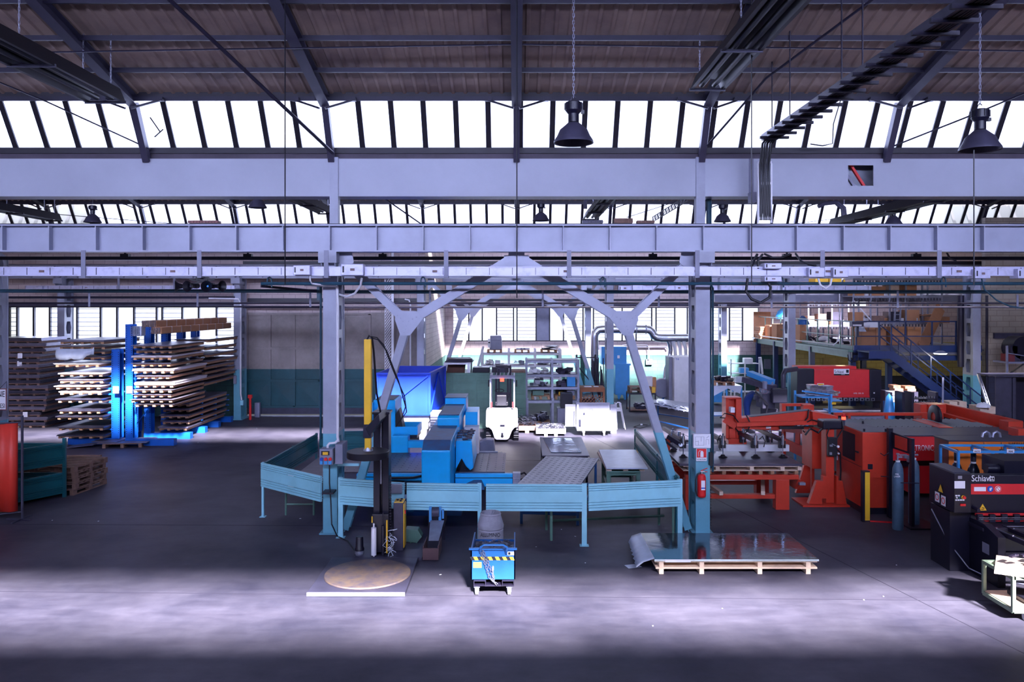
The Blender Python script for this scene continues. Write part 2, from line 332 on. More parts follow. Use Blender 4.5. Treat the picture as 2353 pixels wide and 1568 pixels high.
for k in range(-1, 3):
    yv = YV0 + BAY*k; yp = yv-BAY; ym = (yv+yp)/2
    last = k == 2
    if k == -1: ya = -8.2
    else: ya = ym
    yb = 44.3 if last else yv-.75
    if not last: corr(X0, X1, (ya, zr(yv, ya)), (yb, zr(yv, yb)), 'ceiling')
    if k >= 0:
        zt = 9.2+.25*(ym-yp-.75)
        yy = min(ym, 44.4); corr(X0, X1, (yp+.75, 9.2), (yy, 9.2+.25*(yy-yp-.75)), 'ceiling')
    # purlins and rod along the far slope
    if not last:
        for i, y in enumerate((yv-.80, yv-1.8, yv-2.85, yv-3.9, yv-4.95, yv-6.0, yv-7.1)):
            if y < -8: continue
            z = zr(yv, y)-.12 - (.04 if i == 0 else 0)
            struct('ceiling_beam', DARKST, MB().box(X0, X1, y-.022, y+.022, z-.02, z+.07))
        # glazed strip, near valley on its south side
        g0, g1 = (yv-.75, 9.17), (yv-.15, 8.17)
        gl = MB().quad((X0, *g0), (X1, *g0), (X1, *g1), (X0, *g1))
        W = thing('window_%d' % (k+2), None, None, (0, yv-.15, 8.17), kind='structure')
        part(W, 'pane', SKYGF, gl)
        mu = MB(); x = -26.8
        while x < X1:
            mu.bar((x, g0[0], g0[1]), (x, g1[0], g1[1]), .11, .07, (0, 1, .6)); x += .672
        mu.box(X0, X1, g1[0]-.06, g1[0]+.06, g1[1]-.10, g1[1]+.02); mu.box(X0, X1, g0[0]-.05, g0[0]+.07, g0[1]-.06, g0[1]+.06)
        part(W, 'mullion', MULL, mu)
    # glazed strip on the north side of the valley
    if not last:
        h0, h1 = (yv+.15, 8.17), (yv+.75, 9.2)
        W = thing('window_%d' % (k+12), None, None, (0, yv+.15, 8.17), kind='structure')
        part(W, 'pane', SKYGL, MB().quad((X0, *h0), (X1, *h0), (X1, *h1), (X0, *h1)))
        mu = MB(); x = -26.8
        while x < X1:
            mu.bar((x, *h0), (x, *h1), .11, .07, (0, -1, .6)); x += .672
        part(W, 'mullion', MULL, mu)
        struct('ceiling_gutter', GUT, MB().box(X0, X1, yv-.16, yv+.16, 7.86, 8.16))
# rafters with their knee braces
for k in range(0, 2):
    yv = YV0 + BAY*k
    for i, x in enumerate(RAFT):
        ym = yv-8.35
        m = MB()
        for s in (-1, 1):   # far slope, near slope of the same frame
            a = (x, ym, zr(yv, ym)-.30); b = (x, yv-.8, zr(yv, yv-.8)-.30) if s > 0 else (x, yv-BAY+.8, 8.95)
            m.bar(a, b, .20, .014, (0, 0, 1)); m.bar((a[0], a[1], a[2]+.2), (b[0], b[1], b[2]+.2), .20, .014); m.bar((a[0], a[1], a[2]+.1), (b[0], b[1], b[2]+.1), .012, .2)
        m.bar((x, yv-.80, 8.98), (x, yv-.22, 7.9), .13, .16, (0, 1, .5))
        m.bar((x, yv-BAY+.80, 8.98), (x, yv-BAY+.22, 7.9), .13, .16, (0, 1, .5))
        struct('ceiling_rafter_beam', STEEL if 0 else DARKST if k else pm('rafter paint', (58, 54, 76), .5) if i == 0 else bpy.data.materials['rafter paint'], m, label='sloping steel roof rafter running down to the valley gutter')
        kb = MB()
        for s in (-1, 1): kb.bar((x+s*.06, yv-1.05, 8.82), (x+s*.58, yv-.9, 9.02), .05, .04); kb.box(x+s*.58-.07, x+s*.58+.07, yv-.95, yv-.85, 9.0, 9.08)
        struct('ceiling_brace_beam', DARKST, kb)
# bracing rods across the near roof bay
def rod(pts, r, label, mat=DARKST, name='bracing_rod', cat='bracing rod', n=6, group=None): return solo(name, label, cat, mat, MB().tube(pts, r, n), group)
rod([P(385, -5, 12.5), P(765, 352, 16.5)], .035, 'thick diagonal bracing tube under the roof, west of the centre rafter')
rod([P(-60, 165, 15.2), P(110, 235, 15.9), P(345, 343, 16.6)], .016, 'thin diagonal rod before the glazing over the sheet racks')
rod([P(2010, -5, 12.5), P(1760, 180, 14.7), P(1625, 335, 16.5)], .022, 'thin diagonal rod crossing under the roof beside the cable ladder')
rod([P(2400, 195, 15.2), P(2220, 270, 15.9), P(2035, 343, 16.6)], .018, 'thin diagonal rod before the glazing behind the second high bay lamp')
rod([P(-60, 123, 14.0), P(1187, 102, 14.0), P(2420, 118, 14.0)], .015, 'long horizontal rod running below the roof sheets')
rod([P(-30, 480, 30.5), P(560, 527, 32.5)], .015, 'thin rod across the second glazed strip over the racks', group=None)
rod([P(860, 440, 31), P(975, 520, 32.6)], .03, 'diagonal tube across the second glazed strip past the left column'.replace('left', 'west'))
rod([P(1440, 500, 30), P(1590, 452, 31.2)], .015, 'thin rod behind the hanging heater in the second bay')
rod([P(1700, 530, 32.7), P(2120, 478, 31.6)], .012, 'thin rod across the second glazed strip behind the small lamps')
# --- box beam with opening, bay row 1 and 2
def hollow_beam(y, lab, hole):
    z0, z1 = 7.17, 7.93; m = MB(); d = .5
    if hole:
        ha, hb, hc, hd = hole
        m.box(X0, ha, y, y+.02, z0, z1); m.box(hb, X1, y, y+.02, z0, z1); m.box(ha, hb, y, y+.02, z0, hc); m.box(ha, hb, y, y+.02, hd, z1)
    else: m.box(X0, X1, y, y+.02, z0, z1)
    m.box(X0, X1, y, y+d, z0-.02, z0); m.box(X0, X1, y, y+d, z1, z1+.02); m.box(X0, X1, y+d-.02, y+d, z0, z1)
    return solo('valley_box_beam', lab, 'beam', BEAMP, m, None, 'structure')
YB = 16.72
hollow_beam(YB, 'wide smooth grey box beam under the first roof valley, with a square opening', (FX(1949, YB), FX(2007, YB), FZ(427, YB), FZ(380, YB)))
hollow_beam(YB+BAY, 'grey box beam under the second roof valley', None)
for dx, cm, ttl in ((0, REDP, 'red diagonal bar seen inside the square opening of the box beam'), (-.22, GREY, 'grey diagonal bar seen inside the square opening of the box beam')):
    solo('inner_bar', ttl, 'bar', cm, MB().bar((FX(1960, YB)+dx, YB+.2, 7.9), (FX(2008, YB)+dx, YB+.2, 7.2), .07, .05))
# --- crane runway girders
def girder(y, lab):
    z0, z1 = 5.98, 6.49
    T = thing('crane_girder', lab, 'crane girder', (0, y, z0), kind='structure')
    m = MB(); m.box(X0, X1, y-.02, y+.33, z1, z1+.03); m.box(X0, X1, y-.02, y+.33, z0-.03, z0); m.box(X0, X1, y+.14, y+.16, z0, z1)
    part(T, 'flange', STEEL, m)
    x = -.0-27*.975
    while x < X1:
        part(T, 'stiffener', STEEL, MB().box(x-.012, x+.012, y, y+.14, z0, z1)); x += .975
    part(T, 'rail', DARKST, MB().box(X0, X1, y+.12, y+.18, z1+.03, z1+.06))
    return T
girder(16.38, 'long grey crane girder with stiffeners crossing in front of the two big columns')
girder(33.1, 'second grey crane girder across the far column row')
# --- columns
def castel(m, x, y0, y1, z0, z1, pitch=.70, hw=.30, hh=.26):
    z = z0; yc = (y0+y1)/2; w = (y1-y0)/2; hw = hw*w*2
    while z < z1-.3:
        t = min(z+pitch, z1); zc = (z+t)/2
        O = [(yc-w, z), (yc, z), (yc+w, z), (yc+w, zc), (yc+w, t), (yc, t), (yc-w, t), (yc-w, zc)]
        c = .14
        I = [(yc-hw+.07, zc-hh), (yc, zc-hh), (yc+hw-.07, zc-hh), (yc+hw, zc), (yc+hw-.07, zc+hh), (yc, zc+hh), (yc-hw+.07, zc+hh), (yc-hw, zc)]
        m.add([(x, a, b) for a, b in O+I], [(i, (i+1) % 8, 8+(i+1) % 8, 8+i) for i in range(8)]); z = t
def column(x, y, lab, ztop=5.98, head=True, upper=True, depth=.7, mat=None):
    mat = mat or COLM
    T = thing('steel_column', lab, 'column', (x, y+depth/2, 0), kind='structure')
    m = MB().box(x-.15, x+.15, y, y+.02, 0, ztop).box(x-.15, x+.15, y+depth-.02, y+depth, 0, ztop)
    m.box(x-.22, x+.22, y-.05, y+depth+.05, 0, .025)
    part(T, 'flange', mat, m)
    for s in (-1, 1):
        c = MB(); castel(c, x+s*.125, y+.02, y+depth-.02, .02, ztop); part(T, 'castellated_web', mat, c, sol=.012)
    if head:
        h = MB(); h.box(x-.19, x+.19, y-.25, y+.02, ztop-.26, ztop-.03)
        h.prism([(y-.2, ztop-.26), (y+.01, ztop-.26), (y+.01, ztop-.55)], 'x', x-.15, x-.13); h.prism([(y-.2, ztop-.26), (y+.01, ztop-.26), (y+.01, ztop-.55)], 'x', x+.13, x+.15)
        part(T, 'bracket', mat, h)
    if upper:
        part(T, 'upper_post', mat, MB().box(x-.03, x+.15, y+.08, y+.28, ztop, 7.98) if x < 0 else MB().box(x-.12, x+.07, y+.08, y+.28, ztop, 7.98))
    return T
COLX1 = [(FX(758.5, 16.6), 'big front column carrying the socket boxes'), (FX(1615, 16.6), 'big front column carrying the fire extinguisher'), (-12.23, 'front column at the frame edge with the hanging sign')]
for x, lab in COLX1: column(x, 18.0 if x < -12 else 16.6, 'pale blue grey castellated steel column with teal foot, '+lab)
for px, lab in ((146, 'behind the sheet stacks'), (549, 'between the sheet racks and the gate'), (966, 'beside the white return wall'), (1402, 'standing behind the white sheet trolley'), (1820, 'in front of the loaded mezzanine')):
    column(FX(px, 33.2), 33.2 if px > 900 else 33.0, 'castellated steel column of the far row '+lab, upper=False)
column(FX(2245, 30.2), 30.2, 'dark castellated steel column at the corner of the dim block wall', upper=False)
for px, lab in ((1352, 'behind the duct riser'), (1664, 'between the rear windows')):
    column(FX(px, 43.1), 43.1, 'slim steel column of the rearmost row '+lab, upper=False)
# --- bracing portals (Y frames)
def portal(y, lab):
    T = thing('brace_portal', lab, 'bracing frame', (0, y+.1, 0), kind='structure')
    zt, zn, xn = 5.9, 4.45, 2.33
    cp = MB().box(-.17, .17, y, y+.2, 5.68, 5.98).box(-.27, .27, y+.02, y+.05, 5.66, 5.9); part(T, 'crown_plate', STEEL, cp)
    for s in (-1, 1):
        for nm, a, b in (('inner_arm', (s*.18, 5.78), (s*(xn-.1), zn+.08)), ('outer_arm', (s*3.72, 5.82), (s*(xn+.08), zn+.08)), ('leg', (s*xn, zn), (s*3.66, .05))):
            m = MB(); A = Vector((a[0], y+.0, a[1])); B = Vector((b[0], y+.0, b[1]))
            mm = COLM if nm == 'leg' else STEEL
            for yy in (0, .26):
                m.bar(A+V(0, yy, 0), B+V(0, yy, 0), .2 if nm == 'inner_arm' else .16, .016, (0, 1, 0))
            d = (B-A).normalized(); side = Vector((-d.z, 0, d.x))
            L = (B-A).length; n = max(2, int(L/.7))
            for i in range(n+1):
                c = A + d*(L*i/n) + V(0, .13, 0); m.bar(c-d*.07, c+d*.07, .012, .26, (0, 1, 0))
            m.bar(A+V(0, .26, 0), B+V(0, .26, 0), .012, .07)
            part(T, nm, mm, m)
        g = MB().prism([(s*(xn-.2)+0, zn+.26), (s*(xn+.22), zn+.26), (s*(xn+.26), zn+.08), (s*(xn+.14), zn-.26), (s*(xn-.06), zn-.26), (s*(xn-.34), zn+.1)], 'y', y-.03, y-.012)
        pl = part(T, 'gusset_plate', STEEL, g)
        bo = MB()
        for (u, v_) in ((-.2, .13), (-.12, .09), (-.04, .04), (.2, .17), (.13, .11), (.08, .04), (.01, -.06), (.03, -.13), (.06, -.2)):
            bo.cyl((s*(xn+u), y-.045, zn+v_), (s*(xn+u), y-.03, zn+v_), .014, n=8)
        o = part(pl, 'bolt', ALU, bo)
        g2 = MB().prism([(s*3.78, 5.95), (s*3.5, 5.95), (s*3.46, 5.75), (s*3.78, 5.42)], 'y', y-.03, y-.012); part(T, 'gusset_plate', STEEL, g2)
portal(16.75, 'large Y shaped steel bracing frame between the two front columns')
portal(33.5, 'Y shaped steel bracing frame of the far column row')
portal(42.3, 'smallest Y shaped steel bracing frame close to the rear windows')
# longitudinal lintels / dark rails / pipes across the hall
def hor(name, px0, px1, py, Y, h, d, mat, label, cat, tilt=0):
    a = P(px0, py, Y); b = P(px1, py+tilt, Y)
    return solo(name, label, cat, mat, MB().bar(a, b, d, h))
hor('trolley_rail', -40, 2400, 594, 17.6, .075, .1, NAVY, 'black cable trolley rail below the front crane girder', 'rail')
for px in (288, 570, 880, 1500, 1808, 2105):
    x, y, z = P(px, 584, 17.6); solo('cable_trolley', 'small black cable trolley clamped on the rail %s' % {288: 'over the sheet racks', 570: 'near the gate column', 880: 'near the socket column', 1500: 'between the duct and extinguisher column', 1808: 'over the orange loader', 2105: 'over the mezzanine stairs'}[px], 'trolley', BLACK,
        MB().box(x-.09, x+.09, y-.06, y+.06, z-.1, z).box(x-.02, x+.02, y-.02, y+.02, z, z+.1).bar((x-.2, y, z+.12), (x+.05, y, z+.06), .02, .02))
hor('dark_lintel', 560, 2260, 605, 33.3, .16, .2, NAVY, 'dark rail spanning the far column row', 'rail')
hor('rear_truss_rail', 1000, 2260, 690, 42, .12, .2, NAVY, 'dark rail in front of the rear window heads', 'rail')
hor('rear_truss_rail', 975, 1860, 640, 42.6, .35, .1, GREY, 'grey beam high on the rear wall', 'beam')
hor('rear_truss_rail', 570, 960, 690, 33.9, .16, .1, NAVY, 'dark sliding track over the gate', 'track')
hor('rear_truss_rail', 1640, 2260, 684, 38, .42, .5, GREY, 'wide grey duct along the mezzanine bay', 'duct')
pipes = [(600, 2400, 652, 16.2, .033, PIPET, 'teal compressed air pipe passing before the columns'),
         (-40, 738, 669, 17.5, .04, PIPET, 'teal pipe over the sheet racks ending at the socket column'),
         (790, 2400, 671, 17.6, .04, PIPET, 'teal pipe running behind the extinguisher column'),
         (-40, 540, 684, 33.0, .05, DARKST, 'thin conduit before the block wall over the racks'),
         (790, 2400, 697, 24.0, .03, DARKST, 'dark thin pipe at eye height, upper of two'),
         (790, 2400, 706, 24.0, .03, DARKST, 'dark thin pipe at eye height, lower of two'),
         (20, 735, 697, 30.0, .035, DARKST, 'dark thin pipe over the rack windows, upper of two'),
         (20, 735, 705, 30.0, .035, DARKST, 'dark thin pipe over the rack windows, lower of two'),
         (560, 960, 706, 33.6, .05, DARKST, 'dark pipe just above the gate head')]
for a, b, py, Y, r, mt, lab in pipes:
    solo('hall_pipe', lab, 'pipe', mt, MB().tube([P(a, py, Y), P(b, py, Y)], r, 8))
for px, wh in ((619, 'nearest the gate'), (972, 'beside the Y frame'), (1385, 'over the white trolley'), (1795, 'over the red press'), (2168, 'over the stairs')):
    x, y, z = P(px, 645, 16.2)
    solo('pipe_hook', 'teal hook loop holding the air pipe, '+wh, 'hook', PIPET, MB().tube([(x-.04, y, z-.1), (x-.045, y, z+.0), (x-.03, y, z+.05), (x, y, z+.07), (x+.03, y, z+.05), (x+.045, y, z), (x+.05, y, z-.14)], .016))
for px, y0, y1, wh in ((205, 670, 705, 'over the sheet stacks'), (454, 672, 705, 'over the cardboard tubes'), (713, 670, 706, 'beside the socket column'), (988, 671, 712, 'beside the Y frame'), (1247, 671, 706, 'under the crown of the Y frame'), (1514, 673, 706, 'near the extinguisher column'), (1773, 673, 708, 'in front of the mezzanine end'), (2063, 672, 708, 'over the mezzanine boxes'), (2338, 680, 710, 'by the dim block wall')):
    a = P(px, y0-3, 17.56); b = P(px, y1, 17.56); solo('pipe_hanger', 'short vertical steel hanger strap '+wh, 'hanger', GREY, MB().bar(a, b, .045, .01, (0, 1, 0)))
solo('drop_pipe', 'teal vertical pipe down beside the socket column', 'pipe', PIPET, MB().tube([P(737, 655, 16.9), P(737, 1010, 16.9)], .025, 8).box(*[v for p in ((FX(728, 16.9), FX(739, 16.9)), (16.9, 16.95), (FZ(690, 16.9), FZ(655, 16.9))) for v in p]))
solo('drop_pipe', 'sloping dark pipe from the air line to the socket column', 'pipe', DARKST, MB().tube([P(600, 658, 16.3), P(735, 670, 17.2)], .03, 6))
solo('conduit', 'white conduit running down the socket column', 'conduit', WHITE, MB().tube([P(700, 655, 16.4), P(771, 657, 16.45), P(775, 660, 16.5), P(776, 700, 16.6), P(776, 1005, 16.6), P(778, 1016, 16.6)], .03, 8))
solo('conduit', 'white conduit behind the steel Y frame against the return wall', 'conduit', WHITE, MB().tube([P(930, 688, 33.6), P(940, 690, 33.6), P(943, 700, 33.6), P(943, 850, 33.6)], .035, 6))
solo('drop_pipe', 'blue vertical pipe along the extinguisher column', 'pipe', PIPET, MB().tube([P(1634, 655, 16.7), P(1638, 662, 16.7), P(1638, 1085, 16.7)], .022, 8).tube([P(1629, 440, 17.2), P(1629, 1075, 17.2)], .06, 8))
solo('conduit', 'white conduit down the gate column ending at a switch', 'conduit', WHITE, MB().tube([P(480, 686, 32.9), P(548, 687, 32.9), P(553, 700, 32.9), P(553, 905, 32.9), P(556, 925, 32.9)], .035, 6))
# hanging wires in front of everything
for px, y0, y1, Y, wh in ((655, -60, 655, 12.5, 'west of the socket column'), (1187.5, -60, 685, 12.5, 'exactly down the hall centre'), (1727, -60, 655, 12.5, 'beside the cable ladder'), (2238, 345, 655, 11.4, 'under the second high bay lamp')):
    solo('hanging_wire', 'thin black vertical wire '+wh, 'wire', BLACK, MB().tube([P(px, y0, Y), P(px, y1, Y)], .010, 5))
# ================================================================ OVERHEAD FITTINGS
# high bay lamps
def lamp_proto():
    T = thing('high_bay_lamp', 'x', 'lamp', (0, 0, 0), 'high bay lamps')
    pr = [(.02, .30), (.085, .29), (.13, .25), (.20, .19), (.24, .10), (.26, .07), (.285, .03), (.29, 0), (.27, .008), (.23, .09), (.18, .18), (.08, .27)]
    part(T, 'reflector', DGREY, MB().lathe(pr, (0, 0, 0), 32))
    g = MB().lathe([(.0, .60), (.09, .60), (.12, .58), (.12, .47), (.08, .42), (.08, .30), (0, .30)], (0, 0, 0), 20)
    for i in range(12):
        a = i*pi/6; g.cb((.125*cos(a), .125*sin(a), .53), (.02, .012, .1), a)
    g.cb((.13, 0, .45), (.05, .05, .05))
    h = part(T, 'gear_housing', NAVY, g)
    part(h, 'hanging_hook', DARKST, MB().tube([(-.05, 0, .6), (-.03, 0, .66), (0, 0, .69), (.03, 0, .66)], .008))
    part(T, 'bulb', WHITE, MB().lathe([(.0, .25), (.04, .24), (.05, .15), (.04, .09), (0, .07)], (0, 0, 0), 12))
    return T
LP = lamp_proto()
def chain_mb(p, q, r=.012, step=.05):
    p = Vector(p); q = Vector(q); m = MB(); n = max(2, int((q-p).length/step)); d = (q-p).normalized()
    a = d.cross(V(0, 1, .3)).normalized(); b = d.cross(a)
    for i in range(n):
        c = p+(q-p)*((i+.5)/n); s = a if i % 2 else b
        for e in (-1, 1): m.bar(c-d*step*.6+s*e*r, c+d*step*.6+s*e*r, r*.5, r*.5)
    return m
lamps = [(1318, 329, 11.4, 'large dark high bay lamp hanging before the roof glazing near the centre'), (2252, 345, 11.6, 'large dark high bay lamp before the roof glazing over the mezzanine side'),
         (213, 512, 27.0, 'small dark high bay lamp in the second bay over the sheet stacks'), (592, 478, 25.0, 'small high bay lamp below the box beam near the socket column'),
         (1243, 508, 27.0, 'small dark high bay lamp just above the crane girder at mid hall'), (1660, 510, 27.0, 'small dark high bay lamp beside the extinguisher column top'),
         (2053, 516, 27.0, 'small grey high bay lamp over the mezzanine in the second bay'), (1262, 446, 22.5, 'high bay lamp hidden by the box beam except its pale rim, near mid hall'),
         (1797, 452, 22.5, 'high bay lamp mostly hidden by the box beam, its rim showing beside the cable ladder')]
for i, (px, py, Y, lab) in enumerate(lamps):
    x, y, z = P(px, py, Y); o = LP if i == 0 else dup(LP); o.location = (x, y, z); o['label'] = lab
    top = 9.19+.25*((16.2 if Y < 16 else 32.9)-Y)
    solo('lamp_chain', 'thin chain holding the '+['first large lamp near the centre', 'second large lamp', 'lamp over the sheet stacks', 'lamp near the socket column', 'mid hall lamp', 'lamp by the extinguisher column', 'grey mezzanine lamp', 'half hidden mid lamp', 'half hidden lamp by the cable ladder'][i], 'chain', GREY if i < 2 else DARKST,
         chain_mb((x, y, z+.66), (x, y, top), .012) if i < 2 else MB().cyl((x, y, z+.66), (x, y, top), .008, n=5))
# radiant heaters
def heater(px, Y0, Y1, py, w, lab, mat=NAVY):
    x = FX(px, Y1); z = FZ(py, Y1)
    T = thing('radiant_heater', lab, 'heater', (x, Y1, z))
    m = MB().prism([(x-w/2-.06, z), (x-w/2, z), (x-w/2+.1, z+.2), (x+w/2-.1, z+.2), (x+w/2, z), (x+w/2+.06, z), (x+w/2-.05, z+.26), (x-w/2+.05, z+.26)], 'y', Y0, Y1)
    part(T, 'hood', BLACK, m)
    t = MB()
    for s in (-1, 1): t.cyl((x+s*w*.22, Y0, z+.08), (x+s*w*.22, Y1-.05, z+.08), .05, n=10)
    part(T, 'radiant_tube', BLACK, t)
    yy = Y1
    while yy > Y0: part(T, 'cross_bracket', DGREY, MB().box(x-w/2-.07, x+w/2+.07, yy-.02, yy+.01, z-.02, z+.03)); yy -= 2.2
    c = MB()
    yy = Y1-.3
    while yy > Y0+.5:
        for s in (-1, 1): c.v += (k := chain_mb((x+s*w*.4, yy, z+.25), (x+s*w*.4, yy, 9.19+.25*((16.2 if Y1 < 20 else 32.9)-yy)), .01)).v; c.f += [tuple(i+len(c.v)-len(k.v) for i in f) for f in k.f]; c.sm += k.sm
        yy -= 2.6
    part(T, 'suspension_chain', ALU, c)
heater(1625, 5.0, 14.4, 207, .52, 'long dark radiant heater hung under the roof near the extinguisher column')
heater(243, 5.0, 14.4, 236, .62, 'long dark radiant heater hung under the roof over the sheet racks')
heater(1355, 22.6, 28.5, 505, .4, 'dark radiant heater of the second bay ending above the girder at mid hall')
heater(1920, 20.5, 28.0, 520, .45, 'dark radiant heater of the second bay running towards the mezzanine')
heater(125, 20.5, 28.0, 508, .45, 'dark radiant heater of the second bay over the sheet stacks')
heater(748, 20.5, 27, 492, .4, 'dark radiant heater of the second bay beside the socket column')
# bent flue tubes by the small heaters
for pts, lab in (([P(1345, 480, 28), P(1345, 462, 28), P(1355, 456, 28), P(1372, 460, 28), P(1383, 475, 28), P(1380, 490, 28)], 'bent flue tube above the mid hall heater'),
                 ([P(1880, 475, 27), P(1895, 468, 27), P(1925, 465, 27), P(1940, 478, 27), P(1942, 498, 27)], 'bent flue tube over the heater nearest the mezzanine'),
                 ([P(1900, 520, 27), P(1930, 517, 27), P(1938, 505, 27), P(1936, 480, 27), P(1922, 468, 27)], 'second bent flue tube over the mezzanine heater')):
    solo('flue_tube', lab, 'flue', DGREY, MB().tube(pts, .07, 8))
# blocks lying on the far girder
for px0, px1, py0, py1, mt, lab in ((1338, 1385, 507, 517, DGREY, 'dark flat block on the girder top under the heater end'), (1411, 1453, 503, 516, WOODD, 'yellowish slatted crate on the girder top, taller of two'), (1463, 1503, 508, 516, WOODD, 'flat yellowish slatted crate on the girder top'), (436, 505, 508, 517, pm('rusty board', (120, 66, 66)), 'rust coloured board leaning on the girder over the racks')):
    Y = 16.6; m = MB(); n = 10; x0, x1 = FX(px0, Y), FX(px1, Y)
    for i in range(n): m.box(x0+(x1-x0)*i/n, x0+(x1-x0)*(i+.85)/n, Y-.1, Y+.1, 6.56, FZ(py0, Y))
    m.box(x0, x1, Y-.08, Y+.08, 6.57, FZ(py0, Y)-.02); solo('girder_block', lab, 'block', mt, m)
# perforated bracket rail rising to the girder
m = MB(); a = Vector(P(1500, 510, 29)); b = Vector(P(1580, 462, 25)); d = (b-a)/12
for i in range(12): m.bar(a+d*i, a+d*(i+1), .05, .012); m.bar(a+d*i+V(0, 0, .18), a+d*(i+1)+V(0, 0, .18), .05, .012); m.bar(a+d*i, a+d*i+V(.0, 0, .18), .03, .03); m.bar(a+d*i, a+d*(i+1)+V(0, 0, .18), .02, .02)
solo('perforated_rail', 'dark perforated cable rail in the second bay rising towards the box beam', 'rail', DARKST, m)
# ------------ cable ladder
def cable_ladder():
    xL, xR, Yv = FX(1742, 15.9), FX(1772, 15.9), 15.9; zt = 8.17
    T = thing('cable_ladder', 'cable ladder running under the roof then down past the box beam, filled with black cables', 'cable ladder', (xL, Yv, 6.5))
    m = MB()
    for x in (xL, xR):
        m.bar((x, Yv-.25, zt), (x, 5.5, zt), .03, .12); 
    part(T, 'side_rail', DGREY, m)
    y = Yv-.6
    while y > 7.5: part(T, 'cross_arm', DARKST, MB().bar((xL-.15, y, zt-.07), (xR+.15, y, zt-.07), .05, .05)); y -= .42
    m = MB()
    for x in (xL, xR): m.bar((x, Yv, 7.7), (x, Yv, 6.5), .03, .06, (0, 1, 0))
    for py in (374, 422, 458, 502): z = FZ(py, Yv); m.box(xL, xR, Yv-.03, Yv+.03, z-.025, z+.025)
    part(T, 'drop_ladder', WHITE, m)
    c = MB()
    for i in range(11):
        x = xL+.03+(xR-xL-.06)*i/10; o = random.uniform(-.02, .02)
        c.tube([(x, 5.5, zt-.02+o), (x, Yv-.5, zt-.02+o), (x+o, Yv-.2, zt-.1), (x+o*2, Yv-.05+o, zt-.5), (x+o, Yv-.03, 7.3), (x-o, Yv-.02, 6.55)], .017, 5)
    part(T, 'cable', BLACK, c)
    h = MB()
    for px, py0, py1 in ((1934, -10, 180), (1982, -10, 150), (1774, 235, 300), (1815, 200, 310)):
        Yh = 4.96*FPX/(px-VX)*1.0; Yh = (xL if 1 else 0)*FPX/(px-VX); h.cyl((xL, Yh, zt), (xL, Yh, 9.2+.25*(16.2-Yh)), .012, n=6)
    part(T, 'drop_rod', DARKST, h)
cable_ladder()
solo('pipe_stub', 'grey conduit with a small box beside the cable ladder on the box beam', 'conduit', GREY, MB().tube([P(1726, 365, 16.5), P(1726, 465, 16.5)], .05, 8).box(FX(1722, 16.4), FX(1735, 16.4), 16.3, 16.5, FZ(466, 16.4), FZ(443, 16.4)))
# loose cable loops at the glazing
for pts, lab in (([P(1933, 225, 16.1), P(1915, 285, 16.2), P(1913, 330, 16.3), P(1890, 335, 16.3), P(1862, 331, 16.3)], 'loose black cable hanging before the roof glazing beside the cable ladder'),
                 ([P(345, 270, 16.3), P(368, 303, 16.3), P(375, 297, 16.3), P(355, 315, 16.3)], 'short dark cable crossing at the rafter foot over the racks'),
                 ([P(1372, 293, 17.5), P(1400, 308, 17.5), P(1422, 330, 17.5)], 'thin cable behind the large centre lamp')):
    solo('loose_cable', lab, 'cable', BLACK, MB().tube(pts, .014, 5))
# ------------ busway (silver trunking) with boxes
def busway(Y, py, h, px0, px1, lab, zh, boxes, hang, nm):
    za, zb = FZ(py+h/2, Y), FZ(py-h/2, Y)
    T = thing('busway', lab, 'busbar trunking', (FX(1187, Y), Y, za))
    x0, x1 = FX(px0, Y), FX(px1, Y); m = MB().box(x0, x1, Y-.06, Y+.06, za+.02, zb-.02).box(x0, x1, Y-.075, Y+.075, zb-.02, zb).box(x0, x1, Y-.075, Y+.075, za, za+.02)
    part(T, 'duct', BUS, m)
    s = MB(); x = x0
    while x < x1: s.box(x, x+.008, Y-.068, Y-.06, za+.02, zb-.02); x += .47
    part(T, 'joint_cover', DGREY, s)
    for i, px in enumerate(hang):
        x = FX(px, Y); part(T, 'hanger', GREY, MB().box(x-.045, x+.045, Y-.1, Y-.085, za-.03, zh).box(x-.045, x+.045, Y-.1, Y+.1, za-.04, za-.01))
    for (a, b, c, d) in boxes:
        xa, xb, z0, z1 = FX(a, Y), FX(b, Y), FZ(d, Y), FZ(c, Y)
        bx = part(T, 'junction_box', BUS, MB().box(xa, xb, Y-.2, Y+.08, z0, z1), bev=.012)
        w = xb-xa; hh = z1-z0
        if b-a > 25: part(bx, 'rating_plate', PLATEC, MB().box(xa+w*.42, xa+w*.62, Y-.208, Y-.2, z0+hh*.4, z0+hh*.62))
        if b-a > 25: part(bx, 'grip_slot', BLACK, MB().box(xa+w*.08, xa+w*.15, Y-.212, Y-.2, z0+hh*.25, z0+hh*.8))
    for px in [p for p in range(int(px0)+140, int(px1), 300)]:
        x = FX(px, Y); part(T, 'rating_plate', PLATEC, MB().box(x-.05, x+.05, Y-.072, Y-.062, za+.07, zb-.07))
busway(16.05, 624, 21, -40, 2400, 'silver busbar trunking with junction boxes crossing the whole hall before the columns', 5.95,
       [(680, 718, 611, 633), (788, 839, 608, 634), (1750, 1789, 606, 619), (1750, 1789, 636, 648), (1850, 1886, 616, 638), (1906, 1940, 616, 638), (2228, 2263, 619, 641), (2325, 2360, 619, 641)], [197, 462, 752, 1026, 1307, 1600, 1886, 2153], 1)
busway(32.6, 662, 11, 1420, 2000, 'second slim white busbar trunking in the depth before the mezzanine', 5.95, [(1420, 1448, 657, 669), (1452, 1475, 655, 669), (1530, 1545, 657, 669), (1802, 1822, 660, 673), (1857, 1875, 660, 673)], [1520, 1650, 1794], 2)
busway(32.4, 661, 9, 60, 540, 'slim grey busbar trunking before the wall over the sheet racks', 5.95, [(88, 103, 658, 667), (322, 337, 660, 668)], [275, 403], 3)
